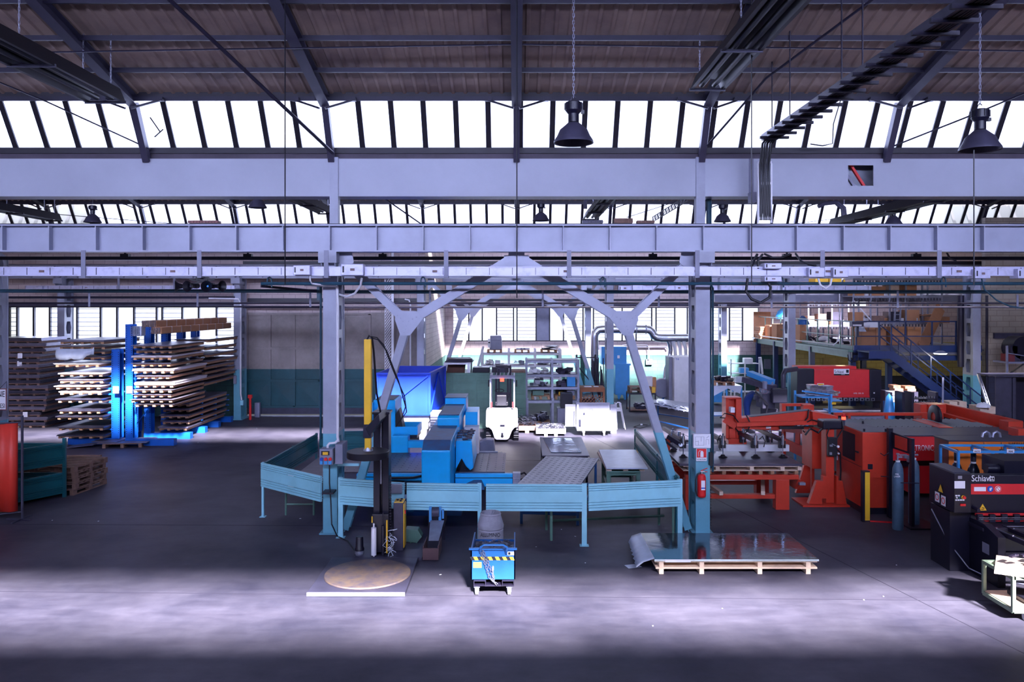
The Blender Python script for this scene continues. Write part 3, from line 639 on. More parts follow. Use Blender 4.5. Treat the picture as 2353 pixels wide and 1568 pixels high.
# cables looping off the busway
for pts, r, lab, mt in (([P(1765, 612, 16), P(1730, 590, 16.2)] and [P(1718, 640, 16), P(1714, 670, 16), P(1727, 688, 16), P(1748, 696, 16), P(1768, 684, 16), P(1771, 660, 16), P(1765, 650, 16)], .028, 'thick black cable loop hanging under the busway boxes', BLACK),
                     ([P(1726, 615, 16), P(1732, 600, 16.1), P(1740, 585, 16.2)], .03, 'black cable rising from the busway to the girder', BLACK),
                     ([P(1742, 618, 16), P(1741, 600, 16), P(1752, 585, 16.2)], .025, 'second black cable rising to the girder', BLACK),
                     ([P(1757, 584, 16.2), P(1775, 592, 16), P(1795, 592, 16), P(1815, 584, 16.2)], .022, 'black cable sagging under the girder', BLACK),
                     ([P(1828, 583, 16.2), P(1840, 600, 16), P(1858, 608, 16), P(1875, 611, 16)], .022, 'black cable dropping to the fourth junction box', BLACK),
                     ([P(1880, 640, 16), P(1885, 655, 16), P(1897, 663, 16), P(1908, 655, 16), P(1911, 640, 16)], .022, 'pale cable loop between two junction boxes', WHITE),
                     ([P(831, 640, 16), P(829, 655, 16.1), P(815, 675, 16.2), P(797, 682, 16.4), P(779, 677, 16.6)], .024, 'pale cable curving from the big junction box to the column', WHITE),
                     ([P(712, 634, 16), P(713, 645, 16), P(717, 652, 16.1), P(740, 655, 16.2), P(770, 656, 16.4)], .018, 'white cable from the dark junction box to the socket column', WHITE),
                     ([P(2255, 638, 16), P(2262, 665, 16), P(2290, 690, 16), P(2320, 704, 16), P(2360, 710, 16)], .016, 'thin teal cable sagging by the dim block wall', PIPET),
                     ([P(2175, 580, 17), P(2183, 594, 17), P(2197, 600, 17)], .02, 'short black hook cable under the girder end', BLACK)):
    solo('busway_cable', lab, 'cable', mt, MB().tube(pts, r, 6))
# horn loudspeakers
T = thing('horn_bracket', 'black mounting bracket of the four horn loudspeakers', 'bracket', P(465, 640, 16.1))
x, y, z = P(465, 640, 16.1); part(T, 'plate', BLACK, MB().box(x-.12, x+.12, y-.04, y+.06, z-.04, z+.03).bar((x-.25, y, z-.12), (x+.25, y, z-.02), .03, .03).bar((x+.25, y, z-.12), (x-.25, y, z-.02), .03, .03))
for px, d, lab in ((418, (-1, -.5, 0), 'black horn loudspeaker facing outward to the sheet stack side'), (440, (-.3, -1, -.05), 'black horn loudspeaker facing the viewer, of the pair nearer the stacks'), (478, (.15, -1, -.05), 'black horn loudspeaker facing the viewer with a pale centre cap'), (500, (1, -.45, 0), 'black horn loudspeaker facing outward to the socket column')):
    c = Vector(P(px, 658, 16.1)); d = Vector(d).normalized()
    T = thing('horn_speaker', lab, 'loudspeaker', tuple(c), 'horn loudspeakers')
    m = MB(); pr = [(.0, .035), (.08, .04), (.15, .06), (.2, .095), (.23, .115)]
    for (t0, r0), (t1, r1) in zip(pr, pr[1:]): m.cyl(c+d*(t0-.1), c+d*(t1-.1), r0, r1, 20, False)
    m.cyl(c-d*.2, c-d*.1, .05, n=16); part(T, 'horn', BLACK, m)
    part(T, 'driver_cap', LBLUE if px == 478 else DGREY, MB().cyl(c-d*.02, c+d*.03, .022, n=12))
# sign on the front column at the frame edge
T = thing('warning_sign', 'white hanging sign with red border reading ATTENZIONE and SOSPESI on the edge column', 'sign', P(5, 940, 17.9))
xr, z0, z1 = FX(17, 17.9), FZ(943, 17.9), FZ(893, 17.9)
part(T, 'board', WHITE, MB().box(xr-.95, xr, 17.88, 17.9, z0, z1)); 
part(T, 'border', pm('brown red edge', (110, 50, 60)), MB().box(xr-.95, xr, 17.872, 17.88, z1-.02, z1).box(xr-.95, xr, 17.872, 17.88, z0, z0+.02).box(xr-.02, xr, 17.872, 17.88, z0, z1))
text(T, 'lettering', 'ATTENZIONE', .19, (xr-.04, 17.875, z1-.19), BLKP, align='RIGHT', sx=.72); text(T, 'lettering', 'CARICHI SOSPESI', .15, (xr-.04, 17.875, z0+.05), BLKP, align='RIGHT', sx=.62)
part(T, 'hanging_cord', BLACK, MB().tube([(xr-.16, 17.88, z1), (xr-.07, 17.98, z1+.15), (xr-.0, 17.88, z1)], .006, 5))
# windows in the walls: frames, mullions, louvre slats
def wall_window(n, x0, x1, y, z0, z1, bars, slatted, blind=()):
    W = thing('window_%d' % n, None, None, (x0, y, z0), kind='structure')
    m = MB(); m.box(x0, x1, y, y+.12, z0-.03, z0+.05); m.box(x0, x1, y, y+.12, z1-.05, z1+.03)
    for b in bars: m.box(b-.035, b+.035, y, y+.12, z0, z1)
    part(W, 'frame', MULL, m); part(W, 'pane', WINGL, MB().quad((x0, y+.1, z0), (x1, y+.1, z0), (x1, y+.1, z1), (x0, y+.1, z1)))
    s = MB()
    for i in slatted:
        a, b = bars[i]+.04, bars[i+1]-.04; z = z0+.2
        while z < z1-.05: s.box(a, b, y+.03, y+.09, z, z+.022); z += .19
    part(W, 'louvre_slat', GREY, s)
    for i in blind: part(W, 'closed_panel', GREY, MB().box(bars[i], bars[i+1], y+.02, y+.07, z0, z1))
bl = [FX(p, 34.1) for p in (-10, 18, 37, 75, 112, 136, 175, 229, 267, 306, 358, 371, 417, 455, 496, 540)]
wall_window(1, -22.6, -12.15, 34.15, 2.93, 4.79, bl, [1, 4, 6, 9, 11, 14])
br = [FX(p, 44.1) for p in (1040, 1077, 1108, 1141, 1180, 1188, 1232, 1263, 1295, 1340, 1364, 1400, 1430, 1462, 1498, 1508, 1551, 1580, 1656, 1677, 1707, 1745)]
wall_window(2, -3.55, 13.6, 44.15, 2.78, 4.78, br, [0, 3, 5, 8, 10, 13, 15, 17, 19], [6])
# sliding gate
xs = [FX(p, 34.1) for p in (569, 621, 677, 735, 790, 850, 907, 955)]
T = thing('door_1', 'wide two tone sliding steel gate, grey above and teal below', None, (xs[0], 34.1, 0), kind='structure')
z0, z1 = .42, 4.45
for i in range(7):
    zs = [z0, 1.55, 2.95, z1]
    for a, b in zip(zs, zs[1:]):
        xa, xb = xs[i]+.05, xs[i+1]-.05; xm, zm = (xa+xb)/2, (a+b)/2
        m = MB().add([(xa, 34.08, a+.04), (xb, 34.08, a+.04), (xb, 34.08, b-.04), (xa, 34.08, b-.04), (xm, 34.05, zm)], [(0, 1, 4), (1, 2, 4), (2, 3, 4), (3, 0, 4)])
        part(T, 'panel', GATEM, m)
m = MB()
for x in xs: m.box(x-.05, x+.05, 34.02, 34.1, z0, z1)
for z in (z0, 1.55, 2.95, z1): m.box(xs[0]-.05, xs[-1]+.05, 34.02, 34.1, z-.05, z+.05)
part(T, 'frame', GATEM, m); part(T, 'bottom_board', DGREY, MB().box(xs[0], xs[-1], 34.06, 34.1, .1, z0))
part(T, 'ground_rail', ALU, MB().box(xs[0], xs[-1], 33.95, 34.05, 0, .05))
# white folding lattice mast beside the gate
T = thing('lattice_mast', 'tall white slanted slat lattice mast beside the gate', 'mast', (FX(897, 33.4), 33.4, 0))
xa, xb, xc = FX(885, 33.4), FX(898, 33.4), FX(905, 33.4); m = MB(); z = .1
m2 = MB().box(xa-.02, xa, 33.38, 33.42, 0, 6.6).box(xc-.1, xc, 33.35, 33.45, 0, 7.1)
while z < 6.2: m.bar((xa, 33.4, z), (xb, 33.4, z+.35), .03, .06, (0, 1, 0)); z += .13
part(T, 'slat', WHITE, m); part(T, 'post', WHITE, m2)
# ================================================================ WEST SIDE: racks, pallets, crates
def pallet_mb(w, l, h=.144, n=5, x=0, y=0, z=0, m=None):
    m = m or MB(); t = .022
    for i in range(n):   # top boards run along x
        yy = y+(l-.1)*i/(n-1); m.box(x, x+w, yy, yy+.1, z+h-t, z+h)
    for xx in (x, x+w/2-.05, x+w-.1): m.box(xx, xx+.1, y, y+l, z, z+t); m.box(xx, xx+.1, y, y+l, z+h-2*t, z+h-t)
    for xx in (x, x+w/2-.05, x+w-.1):
        for yy in (y, y+l/2-.07, y+l-.14): m.box(xx, xx+.1, yy, yy+.14, z+t, z+h-2*t)
    return m
def skid(name, lab, x0, x1, y0, y1, z, h=.1, n=5, mat=WOOD, group=None, cat='pallet'):
    """long transport pallet: cross blocks showing at the front, runners along the depth"""
    m = MB().box(x0, x1, y0, y1, z+h-.02, z+h)
    for i in range(n):
        xx = x0+(x1-x0-.1)*i/(n-1); m.box(xx, xx+.1, y0-.01, y1+.01, z, z+h-.02)
    yy = y0
    while yy < y1: m.box(x0, x1, yy+.02, yy+.1, z+h-.045, z+h-.02); yy += .9
    return solo(name, lab, cat, mat, m, group)
def sheets(lab, x0, x1, y0, y1, z, t, mat, group=None, sag=0.0, name='sheet_pack', over=.05):
    m = MB(); n = max(2, int(t/.02)); zz = z
    for i in range(n):
        dx, dy = random.uniform(-.03, .03), random.uniform(-.03, .03); a = t/n
        m.box(x0+dx, x1+dx, y0-over+dy, y1+dy, zz+.001, zz+a-.001); zz += a
    return solo(name, lab, 'sheet pack', mat, m, group)
def film(lab, x0, x1, y, z0, z1):
    n = 10; m = MB(); vs = []
    for i in range(n+1):
        x = x0+(x1-x0)*i/n; vs += [(x, y-random.uniform(.0, .04), z1), (x, y-.03-random.uniform(0, .05), (z0+z1)/2), (x, y-.02-random.uniform(0, .04), z0+random.uniform(0, .06) if i < n-2 else z0+.15*(i-n+3))]
    m.add(vs, [(3*i+k, 3*i+3+k, 3*i+4+k, 3*i+1+k) for i in range(n) for k in (0, 1)], True)
    return solo('torn_film', lab, 'plastic film', PLAST, m, sol=.004)
def stack(nm, levels, x0, x1, y0, y1, place, jit=.12, n=5, dark=False):
    """levels: (z of pallet underside, sheet thickness, sheet material)"""
    for i, (z, t, mt) in enumerate(levels):
        z += .002
        a = random.uniform(-jit, jit*.5); b = random.uniform(-jit*.6, jit); c = random.uniform(-.08, .08)
        h = .085
        lab = '%s of the pallets %s' % (ORD[i] if i else 'topmost', place)
        skid('sheet_pallet', 'wooden pallet, '+lab.replace(' of the pallets', ' counted from above'), x0+a+.05, x1+b-.05, y0+c, y1+c, z, h, n, WOODD if dark else WOOD, 'pallets '+place)
        sheets('%s, %s' % ({'SHT': 'grey sheet metal pack', 'P': 'white film covered sheet pack', 'D': 'dark oiled sheet pack'}[mt], lab.replace(' of the pallets', '')), x0+a, x1+b, y0+c, y1+c, z+h, t, {'SHT': SHT, 'P': SHTP, 'D': SHTD}[mt], 'sheet packs '+place)
S, Pp, D = 'SHT', 'P', 'D'
def zy(py, Y): return FZ(py, Y)
rows = [(795, 3, S), (803, 4, S), (821, 5, Pp), (836, 3, D), (852, 8, Pp), (864, 4, S), (884, 8, Pp), (894, 3, S), (906, 5, S), (915, 6, S), (925, 3, S)]
rows2 = [(788, 3, D), (806, 3, D), (822, 3, S), (838, 4, S), (851, 4, S), (862, 3, D), (874, 4, S), (888, 3, S)]
rows3 = [(935, 4, S), (948, 5, S), (962, 4, D), (976, 4, D), (990, 4, S)]
rows4 = [(786, 5, S), (798, 3, S), (809, 6, S), (822, 5, S), (838, 3, Pp), (860, 3, Pp), (876, 5, S), (889, 4, Pp), (902, 3, Pp), (920, 4, D), (945, 4, D), (958, 3, D), (984, 4, D), (1002, 4, D)]
def fit(lv):      # thin a pack where the next pallet above needs the room
    out = []
    for i, (z, t, m) in enumerate(lv):
        if i: t = min(t, out[i-1][0]-z-.085-.075)
        out.append((z, max(t, .012), m))
    return out
def spread(lv, gap=.165):
    out = [lv[0]]
    for z, t, m in lv[1:]: out.append((min(z, out[-1][0]-gap), t, m))
    return out
LF = fit(spread([(zy(r+6, 26.8), t*.012, m) for r, t, m in rows])); LR = fit(spread([(zy(700+(r-700)*.985, 30.2), t*.014, m) for r, t, m in rows2]))
LL = fit(spread([(zy(r, 28.6), t*.014, m) for r, t, m in rows3])); LC = fit(spread([(zy(r+5, 26.9), t*.011, m) for r, t, m in rows4]))
ZF, ZR, ZL, ZC = [[l[0] for l in L_ if l[0] > .3] for L_ in (LF, LR, LL, LC)]
# blue cantilever rack --------------------------------------------------
def rack(px0, px1, Yf, depth, ztop, side, label, n_up, footx, arms):
    x0, x1 = FX(px0, Yf), FX(px1, Yf)
    T = thing('cantilever_rack', label, 'rack', ((x0+x1)/2, Yf, 0))
    for i in range(n_up):
        y = Yf+i*depth; m = MB()
        m.box(x0, x1, y, y+.012, .22, ztop); m.box(x0, x1, y+.28, y+.292, .22, ztop); m.box((x0+x1)/2-.006, (x0+x1)/2+.006, y, y+.29, .22, ztop)
        u = part(T, 'upright', RBLUE, m)
        h = MB(); z = .4
        while z < ztop-.05:
            for xx in (x0+.03, x1-.05): h.box(xx, xx+.022, y-.004, y+.001, z, z+.028)
            z += .075
        part(u, 'slot_row', BLKP, h)
        part(T, 'foot', RBLUE, MB().prism([(min(x0, footx), 0), (max(x1, footx), 0), (max(x1, footx), .22), (min(x0, footx), .22)], 'y', y-.02, y-.005).prism([(min(x0, footx), 0), (max(x1, footx), 0), (max(x1, footx), .22), (min(x0, footx), .22)], 'y', y+.22, y+.235).box(min(x0, footx), max(x1, footx), y-.02, y+.23, .2, .22).box(footx-.012, footx, y-.02, y+.23, 0, .22))
        for z in arms(i):
            if z < ztop: part(T, 'arm', RBLUE, MB().prism([(x1 if side > 0 else x0, z-.062), (x1 if side > 0 else x0, z-.002), (footx-side*.15, z-.002), (footx-side*.15, z-.03)], 'y', y+.08, y+.2))
    if n_up > 2: part(T, 'brace_rod', RBLUE, MB().tube([((x0+x1)/2, Yf+.2, .5), ((x0+x1)/2, Yf+depth*(n_up-1), 3.0)], .02).tube([((x0+x1)/2, Yf+.2, 3.0), ((x0+x1)/2, Yf+depth*(n_up-1), .5)], .02))
    return T, x0, x1
TR, xa, xb = rack(288, 305, 27.0, 1.35, 4.17, 1, 'tall blue cantilever rack loaded with sheet packs, arms reaching towards the gate', 5, FX(397, 26.9), lambda i: ZF if i < 2 else ZR+ZL)
TL, xc, xd = rack(256, 275, 27.2, 1.35, 3.3, -1, 'blue cantilever rack standing back to back with the tall one, loaded on the crate side', 2, FX(150, 27), lambda i: ZC)
for T, px, wh in ((TR, 297, 1), (TL, 266, 2)):
    a = P(px, 895, 26.96); part(T, 'white_label', PAPER, MB().box(a[0]-.1, a[0]+.1, a[1]-.0, a[1]+.01, a[2]-.14, a[2]+.1))
# gate-side arms, front bay: photo rows (sheet top edge) of each layer
xL, xR = -12.95, FX(400, 26.8)
stack('f', LF, xL, xR, 26.65, 29.4, 'in the front bay of the tall blue rack')
stack('r', LR, -12.95, -11.75, 29.9, 33.0, 'in the rear bay of the tall blue rack', .1)
stack('l', LL, -12.97, -11.95, 28.65, 32.3, 'on the lowest arms of the tall blue rack', .08, 4)
# crate-side stack
stack('c', LC, FX(137, 26.9), FX(246, 26.9)-.1, 26.8, 29.3, 'in the tall pile between crates and blue racks')
film('torn white film hanging down the front of the sheet pile', FX(126, 26.5), FX(214, 26.5), 26.6, zy(828, 26.6), zy(802, 26.6))
# cardboard wrapped tubes on top
for i, (a, b, c, Y, hh, ww, L, lab) in enumerate(((300, 742, 773, 27.0, .34, .36, 6.0, 'bundle of thin square tubes ends wrapped in film on top of the tall blue rack'), (326, 740, 752, 27.0, .22, .5, 6.6, 'long brown cardboard wrapped tube bundle at the rack top, upper'), (347, 756, 768, 26.9, .24, .36, 6.6, 'long brown cardboard wrapped tube bundle at the rack top, lower'))):
    x = FX(a, Y); z = zy(c, Y)
    T = thing('tube_bundle', lab, 'tube bundle', (x, Y, z))
    m = MB(); part(T, 'wrapping', CARD if i else PLAST, MB().box(x, x+ww, Y+.02, Y+L if i else Y+.35, z, z+hh), bev=.03)
    e = MB(); n = int(ww/.055); k = int(hh/.055)
    for u in range(n):
        for v in range(k):
            xx, zz = x+.01+u*.055, z+.01+v*.055
            e.box(xx, xx+.048, Y-.03+random.uniform(-.03, .03), Y+.03, zz, zz+.006).box(xx, xx+.006, Y-.03, Y+.03, zz, zz+.048)
    part(T, 'tube_end', ALU, e)
    if i:
        for q in range(1, 8): part(T, 'strap', WHITE, MB().box(x-.004, x+ww+.004, Y+q*.8, Y+q*.8+.02, z-.004, z+hh+.004))
# far pile at the frame edge
stack('w', [(.208*(16-i), .12, S if i % 2 else D) for i in range(17)], FX(-10, 31), FX(98, 31), 31.0, 32.7, 'in the dark pile behind the edge column', .25, 5, True)
for px, py in ((46, 818), (45, 836), (58, 953)):
    x, y, z = P(px, py, 30.9); solo('paper_note', 'white paper note taped to the dark pile, '+{818: 'upper', 836: 'lower', 953: 'near the floor'}[py], 'note', PAPER, MB().cb((x, y, z), (.18, .006, .2), .05))
def lump(name, lab, cat, mat, c, r, n=14, seed=1, flat=.5, sharp=.3, group=None):
    rnd = random.Random(seed); m = MB(); rings = 6; vs = []
    for j in range(rings+1):
        t = j/rings*pi/2
        for i in range(n):
            a = 2*pi*i/n; k = 1+rnd.uniform(-sharp, sharp)*.5
            vs.append((c[0]+r[0]*cos(a)*cos(t)*k, c[1]+r[1]*sin(a)*cos(t)*k, c[2]+r[2]*sin(t)*(1+rnd.uniform(-sharp, sharp)*.4)))
    m.add(vs, [(j*n+i, j*n+(i+1) % n, (j+1)*n+(i+1) % n, (j+1)*n+i) for j in range(rings) for i in range(n)] + [tuple(range(n))], True)
    return solo(name, lab, cat, mat, m, group)
c = FL(88, 974); lump('plastic_bundle', 'folded bundle of white plastic film on the floor by the dark pile', 'plastic bundle', PLAST, c, (.48, .35, .2), 14, 3)
# low pallets in front of the racks
def pal(name, lab, loc, rz, w, l, mat, n=5, h=.144, group=None):
    return solo(name, lab, 'pallet', mat, pallet_mb(w, l, h, n).move(-w/2, -l/2, 0).rot(rz).move(*loc), group)
c = FL(275, 1030); pal('wooden_pallet', 'low wooden pallet on the floor before the blue rack feet', (c[0], c[1]+.5, 0), .15, 1.25, 1.0, WOODD)
solo('loose_sheet', 'grey cardboard sheets lying on the low pallet before the rack', 'sheet', SHT, MB().cb((c[0], c[1]+.55, .16), (1.6, 1.1, .02), .12).cb((c[0]-.55, c[1]+.5, .185), (.9, .8, .02), -.1, 0, .0))
solo('loose_sheet', 'bent grey sheet lying on the floor beside the low pallet', 'sheet', SHT, MB().cb((c[0]-1.35, c[1]+.2, .06), (.9, .6, .015), .1, 0, -.1))
# five pallet stack by the teal crates
ax, ay = FL(178, 1140)[0], FL(178, 1140)[1]
for i in range(5):
    pal('euro_pallet', '%s pallet of the five pallet stack beside the teal crates' % (['bottom', 'fourth', 'third', 'second', 'topmost'][i]), (ax-.62+random.uniform(-.03, .03), ay+.75+random.uniform(-.03, .03), i*.146), -.08+random.uniform(-.03, .03), 1.2, 1.35, WOODD, 7, group='pallets beside the teal crates')
for i in range(4):
    pal('euro_pallet', '%s pallet of the stack hidden behind the teal crates' % (['bottom', 'third', 'second', 'topmost'][i]), (ax-1.95, ay+1.15+.02*i, i*.146), -.1, 1.1, 1.2, WOODD, 7, group='pallets behind the teal crates')
for i in range(2):
    pal('euro_pallet', '%s old pallet of the pair between the crates and the sheet pile' % (['lower', 'upper'][i]), (ax-1.9, ay+3.3, i*.15), .1, 1.0, 1.2, WOODD, 6, group='old pallets near the sheet pile')
# teal stillage crates
def ribbed(m, p, q, z0, z1, th=.045, ribs=True):
    """ribbed sheet panel between two floor points"""
    p = Vector((p[0], p[1], 0)); q = Vector((q[0], q[1], 0)); d = (q-p); L = d.length; d.normalize(); n = Vector((d.y, -d.x, 0)); H = z1-z0
    prof = [(0, 0)]
    marks = [.10, .20, .30, .74, .82, .90] if ribs else []
    cur = []
    for f in (marks):
        cur += [(f*H, 0), (f*H+.001, -.03), (f*H+.011, -.03), (f*H+.012, 0)]
    prof = [(0, 0)] + cur + [(H, 0)]
    vs = []
    for P0 in (p, q):
        for (z, o) in prof: vs.append(tuple(P0+n*o*-1+Vector((0, 0, z0+z))))
        for (z, o) in reversed(prof): vs.append(tuple(P0+n*(o*-1-th)+Vector((0, 0, z0+z))))
    k = len(prof)*2
    m.add(vs, [tuple(range(k)), tuple(range(2*k-1, k-1, -1))] + [(i, (i+1) % k, k+(i+1) % k, k+i) for i in range(k)])
    return m
A = (FX(148, 19.8), 19.8); ang = (Vector((FX(30, 18.75), 18.75, 0))-Vector((*A, 0))).normalized(); nrm = Vector((-ang.y, ang.x, 0)); nrm = nrm if nrm.y > 0 else -nrm
def crate_proto(z):
    A0 = Vector((*A, 0)); B0 = A0+ang*1.2; C0 = B0+Vector((-1.5, .35, 0)); D0 = A0+Vector((-1.5, .02, 0))
    T = thing('stillage_crate', 'x', 'metal crate', (A0.x, A0.y, z), 'teal stillage crates')
    for a, b in ((B0, A0), (A0, D0), (D0, C0), (C0, B0)):
        m = MB(); ribbed(m, a, b, z+.12, z+.62); part(T, 'side_panel', TEALD, m)
    for c_ in (A0, B0, C0, D0): part(T, 'corner_post', TEALD, MB().cb((c_.x, c_.y, z+.37), (.07, .07, .74)))
    part(T, 'base_plate', TEALD, MB().add([tuple(v+Vector((0, 0, z+.1))) for v in (A0, B0, C0, D0)]+[tuple(v+Vector((0, 0, z+.12))) for v in (A0, B0, C0, D0)], [(3, 2, 1, 0), (4, 5, 6, 7), (0, 1, 5, 4), (1, 2, 6, 5), (2, 3, 7, 6), (3, 0, 4, 7)]))
    return T
CR = crate_proto(0); CR['label'] = 'teal ribbed metal crate standing on the floor, lower of two by the red curtain'
o = dup(CR, (CR.location.x, CR.location.y, .745)); o['label'] = 'teal ribbed metal crate stacked on top of the other by the red curtain'
# red welding curtain with its stand
Yc = 17.7; xs_ = FX(51, 17.7)
T = thing('curtain_stand', 'grey tube stand carrying the red welding curtain', 'stand', (xs_, Yc, 0))
part(T, 'pole', DGREY, MB().cyl((xs_, Yc, 0), (xs_, Yc, 2.35), .028, n=10)); part(T, 'foot', DGREY, MB().bar((xs_-.35, Yc, .02), (xs_+.25, Yc-.1, .02), .05, .03)); part(T, 'foot', DGREY, MB().bar((xs_-.02, Yc-.35, .02), (xs_, Yc+.35, .02), .05, .03))
part(T, 'top_rail', DGREY, MB().cyl((xs_, Yc, 2.2), (xs_-1.6, Yc-.9, 2.2), .02, n=8)); part(T, 'bottom_rail', DGREY, MB().cyl((xs_, Yc, .18), (xs_-1.6, Yc-.9, .18), .016, n=8))
m = MB(); n = 40; vs = []
for i in range(n+1):
    t = i/n; x = xs_-.06-1.5*t; y = Yc-.05-.85*t; o = .035*sin(t*26)+.02*sin(t*11+1)
    for z in (2.19, 1.3, .22): vs.append((x+o*.4*(1 if z < 2 else .5), y-o*(1.2 if z < 2 else .6), z))
m.add(vs, [(3*i+k, 3*i+3+k, 3*i+4+k, 3*i+1+k) for i in range(n) for k in (0, 1)], True)
solo('welding_curtain', 'translucent red welding curtain hanging from the stand at the frame edge', 'curtain', REDC, m, sol=.004)
# red post with yellow foot, grey box, switch by the gate column
c = FL(575, 965); solo('red_post', 'bright red hydrant style post before the gate', 'post', REDP, MB().cyl(c, (c[0], c[1], 1.0), .05, n=12).cb((c[0], c[1], .98), (.16, .12, .14)))
c = FL(583, 962); solo('grey_case', 'small grey case on the ground by the gate column', 'case', GREY, MB().cb((c[0]+.05, c[1]+.35, .32), (.22, .2, .64)), bev=.02)
a = P(556, 926, 32.7); solo('switch_box', 'small teal switch box on the gate column', 'switch box', TEAL_LIT, MB().cb(a, (.12, .1, .2)))
a = P(118, 870, 33.9); solo('wall_box', 'grey electrical box on the wall behind the dark pile', 'electrical box', GREY, MB().cb(a, (.34, .12, .42)), bev=.02)
a = P(541, 873, 32.9); solo('wall_box', 'pale electrical box on the gate column by the rear rack bay', 'electrical box', GREY, MB().cb((a[0], a[1]-.05, a[2]), (.12, .1, .35)), bev=.02)
# ================================================================ CENTRE: guard fence, punching machine, tables
FZT, FZB = 1.24, .70
def fence(lab, p, q, posts=(), mat=TEAL_LIT, zt=FZT, zb=FZB, grp='guard fence panels'):
    T = thing('guard_panel', lab, 'guard panel', (p[0], p[1], 0), grp)
    m = MB(); ribbed(m, q, p, zb, zt); pn = part(T, 'ribbed_sheet', mat, m)
    for t, wdt in posts:
        x = p[0]+(q[0]-p[0])*t; y = p[1]+(q[1]-p[1])*t
        part(T, 'leg', mat, MB().box(x-wdt/2, x+wdt/2, y-.03, y+.04, 0, zt+.01))
        part(T, 'leg_foot', mat, MB().box(x-wdt/2-.04, x+wdt/2+.04, y-.06, y+.08, 0, .012))
    return T
c0 = (FX(603, 17.96), 17.96); c1 = (FX(740, 16.55), 16.55); cb = (FX(727, 22.0), 22.0)
T = fence('pale blue ribbed guard panel with white notice, joining the socket column', c0, c1, [(.01, .05)])
x, y = c0[0]+(c1[0]-c0[0])*.52, c0[1]+(c1[1]-c0[1])*.52
d = (Vector((*c1, 0))-Vector((*c0, 0))).normalized(); rzn = math.atan2(d.y, d.x)
N = thing('notice_sheet', 'white paper notice reading PRODOTTO NON CONFORME on the guard panel', 'notice', (x, y, .83)); N.rotation_euler = (0, 0, rzn)
nx, ny = x+d.y*.035, y-d.x*.035
part(N, 'sheet', PAPER, MB().cb((nx, ny, .98), (.21, .004, .26), rzn))
for s_, zz in (('PRODOTTO', 1.03), ('NON', .97), ('CONFORME', .91)): text(N, 'lettering', s_, .037, (nx+d.y*.004, ny-d.x*.004, zz), BLKP, rzn, 'CENTER')
fence('teal ribbed guard panel receding along the west side of the machine', (c0[0]+.03, c0[1]+.05), cb, [(.5, .05), (1, .05)], TEALD)
fence('teal guard panel behind the machine table, partly hidden by the column', (cb[0]+.08, 22.05), (FX(765, 22), 22.05), [(1, .05)], TEALD)
fence('short teal guard panel behind the wrapping machine', (FX(768, 22.3), 22.4), (FX(838, 22.3), 22.5), [(0, .05), (1, .05)], TEALD)
fence('pale blue ribbed guard panel between the socket column and the black mast', (FX(784, 16.4), 16.36), (FX(930, 15.95), 15.95), [(.0, .1)])
fence('long pale blue ribbed guard panel in front of the blue punching machine', (FX(935, 15.9), 15.93), (FX(1102, 15.83), 15.83), [(1.0, .08)])
fence('pale blue ribbed guard panel in front of the large dark sheet', (FX(1117, 15.83), 15.83), (FX(1338, 15.8), 15.8), [(1.02, .10)])
fence('pale blue ribbed guard panel rising towards the extinguisher column', (FX(1352, 15.8), 15.83), (FX(1562, 16.2), 16.2), [(1.0, .10)])
fence('dark teal guard panel receding along the far side of the machine yard', (3.38, 16.5), (3.42, 22.7), [(.4, .05), (.02, .05), (1, .05)], TEALD)
solo('rag', 'grey crumpled rag hanging on the guard panel beside the black mast', 'rag', ALU, MB().cb((FX(910, 15.9), 15.87, 1.13), (.26, .04, .2)), bev=.015)
# ---- punching machine
T = thing('punching_machine', 'bright blue punching machine with long arm, flat dark tables and a side turret box', 'punching machine', (-1.8, 19.6, 0))
def sk(m, y0, a0, b0, z0, t0, y1, a1, b1, z1, t1, ch=.0):
    """tapering box between two stations"""
    vs = [(a0, y0, z0), (b0, y0, z0), (b0, y0, t0), (a0, y0, t0), (a1, y1, z1), (b1, y1, z1), (b1, y1, t1), (a1, y1, t1)]
    return m.add(vs, [(0, 1, 2, 3), (7, 6, 5, 4), (0, 4, 5, 1), (1, 5, 6, 2), (2, 6, 7, 3), (3, 7, 4, 0)])
m = MB(); xl, xr = -2.1, -1.46
m.prism([(17.35, .35), (17.35, 1.62), (17.62, 1.80), (22.4, 1.84), (22.4, .35)], 'x', xl, xr-.0)
arm = part(T, 'arm', BLUE, m, bev=.025)
part(arm, 'top_cover', BLUED, MB().prism([(17.37, 1.635), (17.63, 1.815), (19.6, 1.84), (19.6, 1.825), (17.63, 1.80), (17.36, 1.62)], 'x', xl+.015, xr-.015))
part(arm, 'motor_hood', BLUE, MB().prism([(19.55, 1.80), (19.55, 2.02), (19.65, 2.07), (22.3, 2.1), (22.3, 1.80)], 'x', -1.97, -1.42), bev=.02)
part(arm, 'hood_cover', BLUED, MB().box(-1.95, -1.44, 19.68, 21.7, 2.075, 2.1)); part(arm, 'rear_hood', BLUE, MB().box(-1.98, -1.40, 21.75, 22.7, 1.8, 2.26), bev=.02)
part(arm, 'rear_cover', BLUED, MB().box(-1.99, -1.39, 21.74, 22.72, 2.26, 2.28))
part(arm, 'side_badge', PLAST, MB().box(-1.462, -1.452, 18.6, 19.1, 1.45, 1.7))
tb = MB(); 
for a, b in ((-4.35, -3.3), (-3.29, -2.2), (-1.35, -.72), (-.71, -.28)):
    tb.box(a, b, 18.55, 20.95, .86, .90)
part(T, 'table_plate', PLATE, tb)
bl_ = MB()
for a, b in ((-4.35, -2.2), (-1.35, -.28)):
    y = 18.8
    while y < 20.8:
        x = a+.12
        while x < b: bl_.cb((x, y, .903), (.03, .03, .008)); x += .18
        y += .24
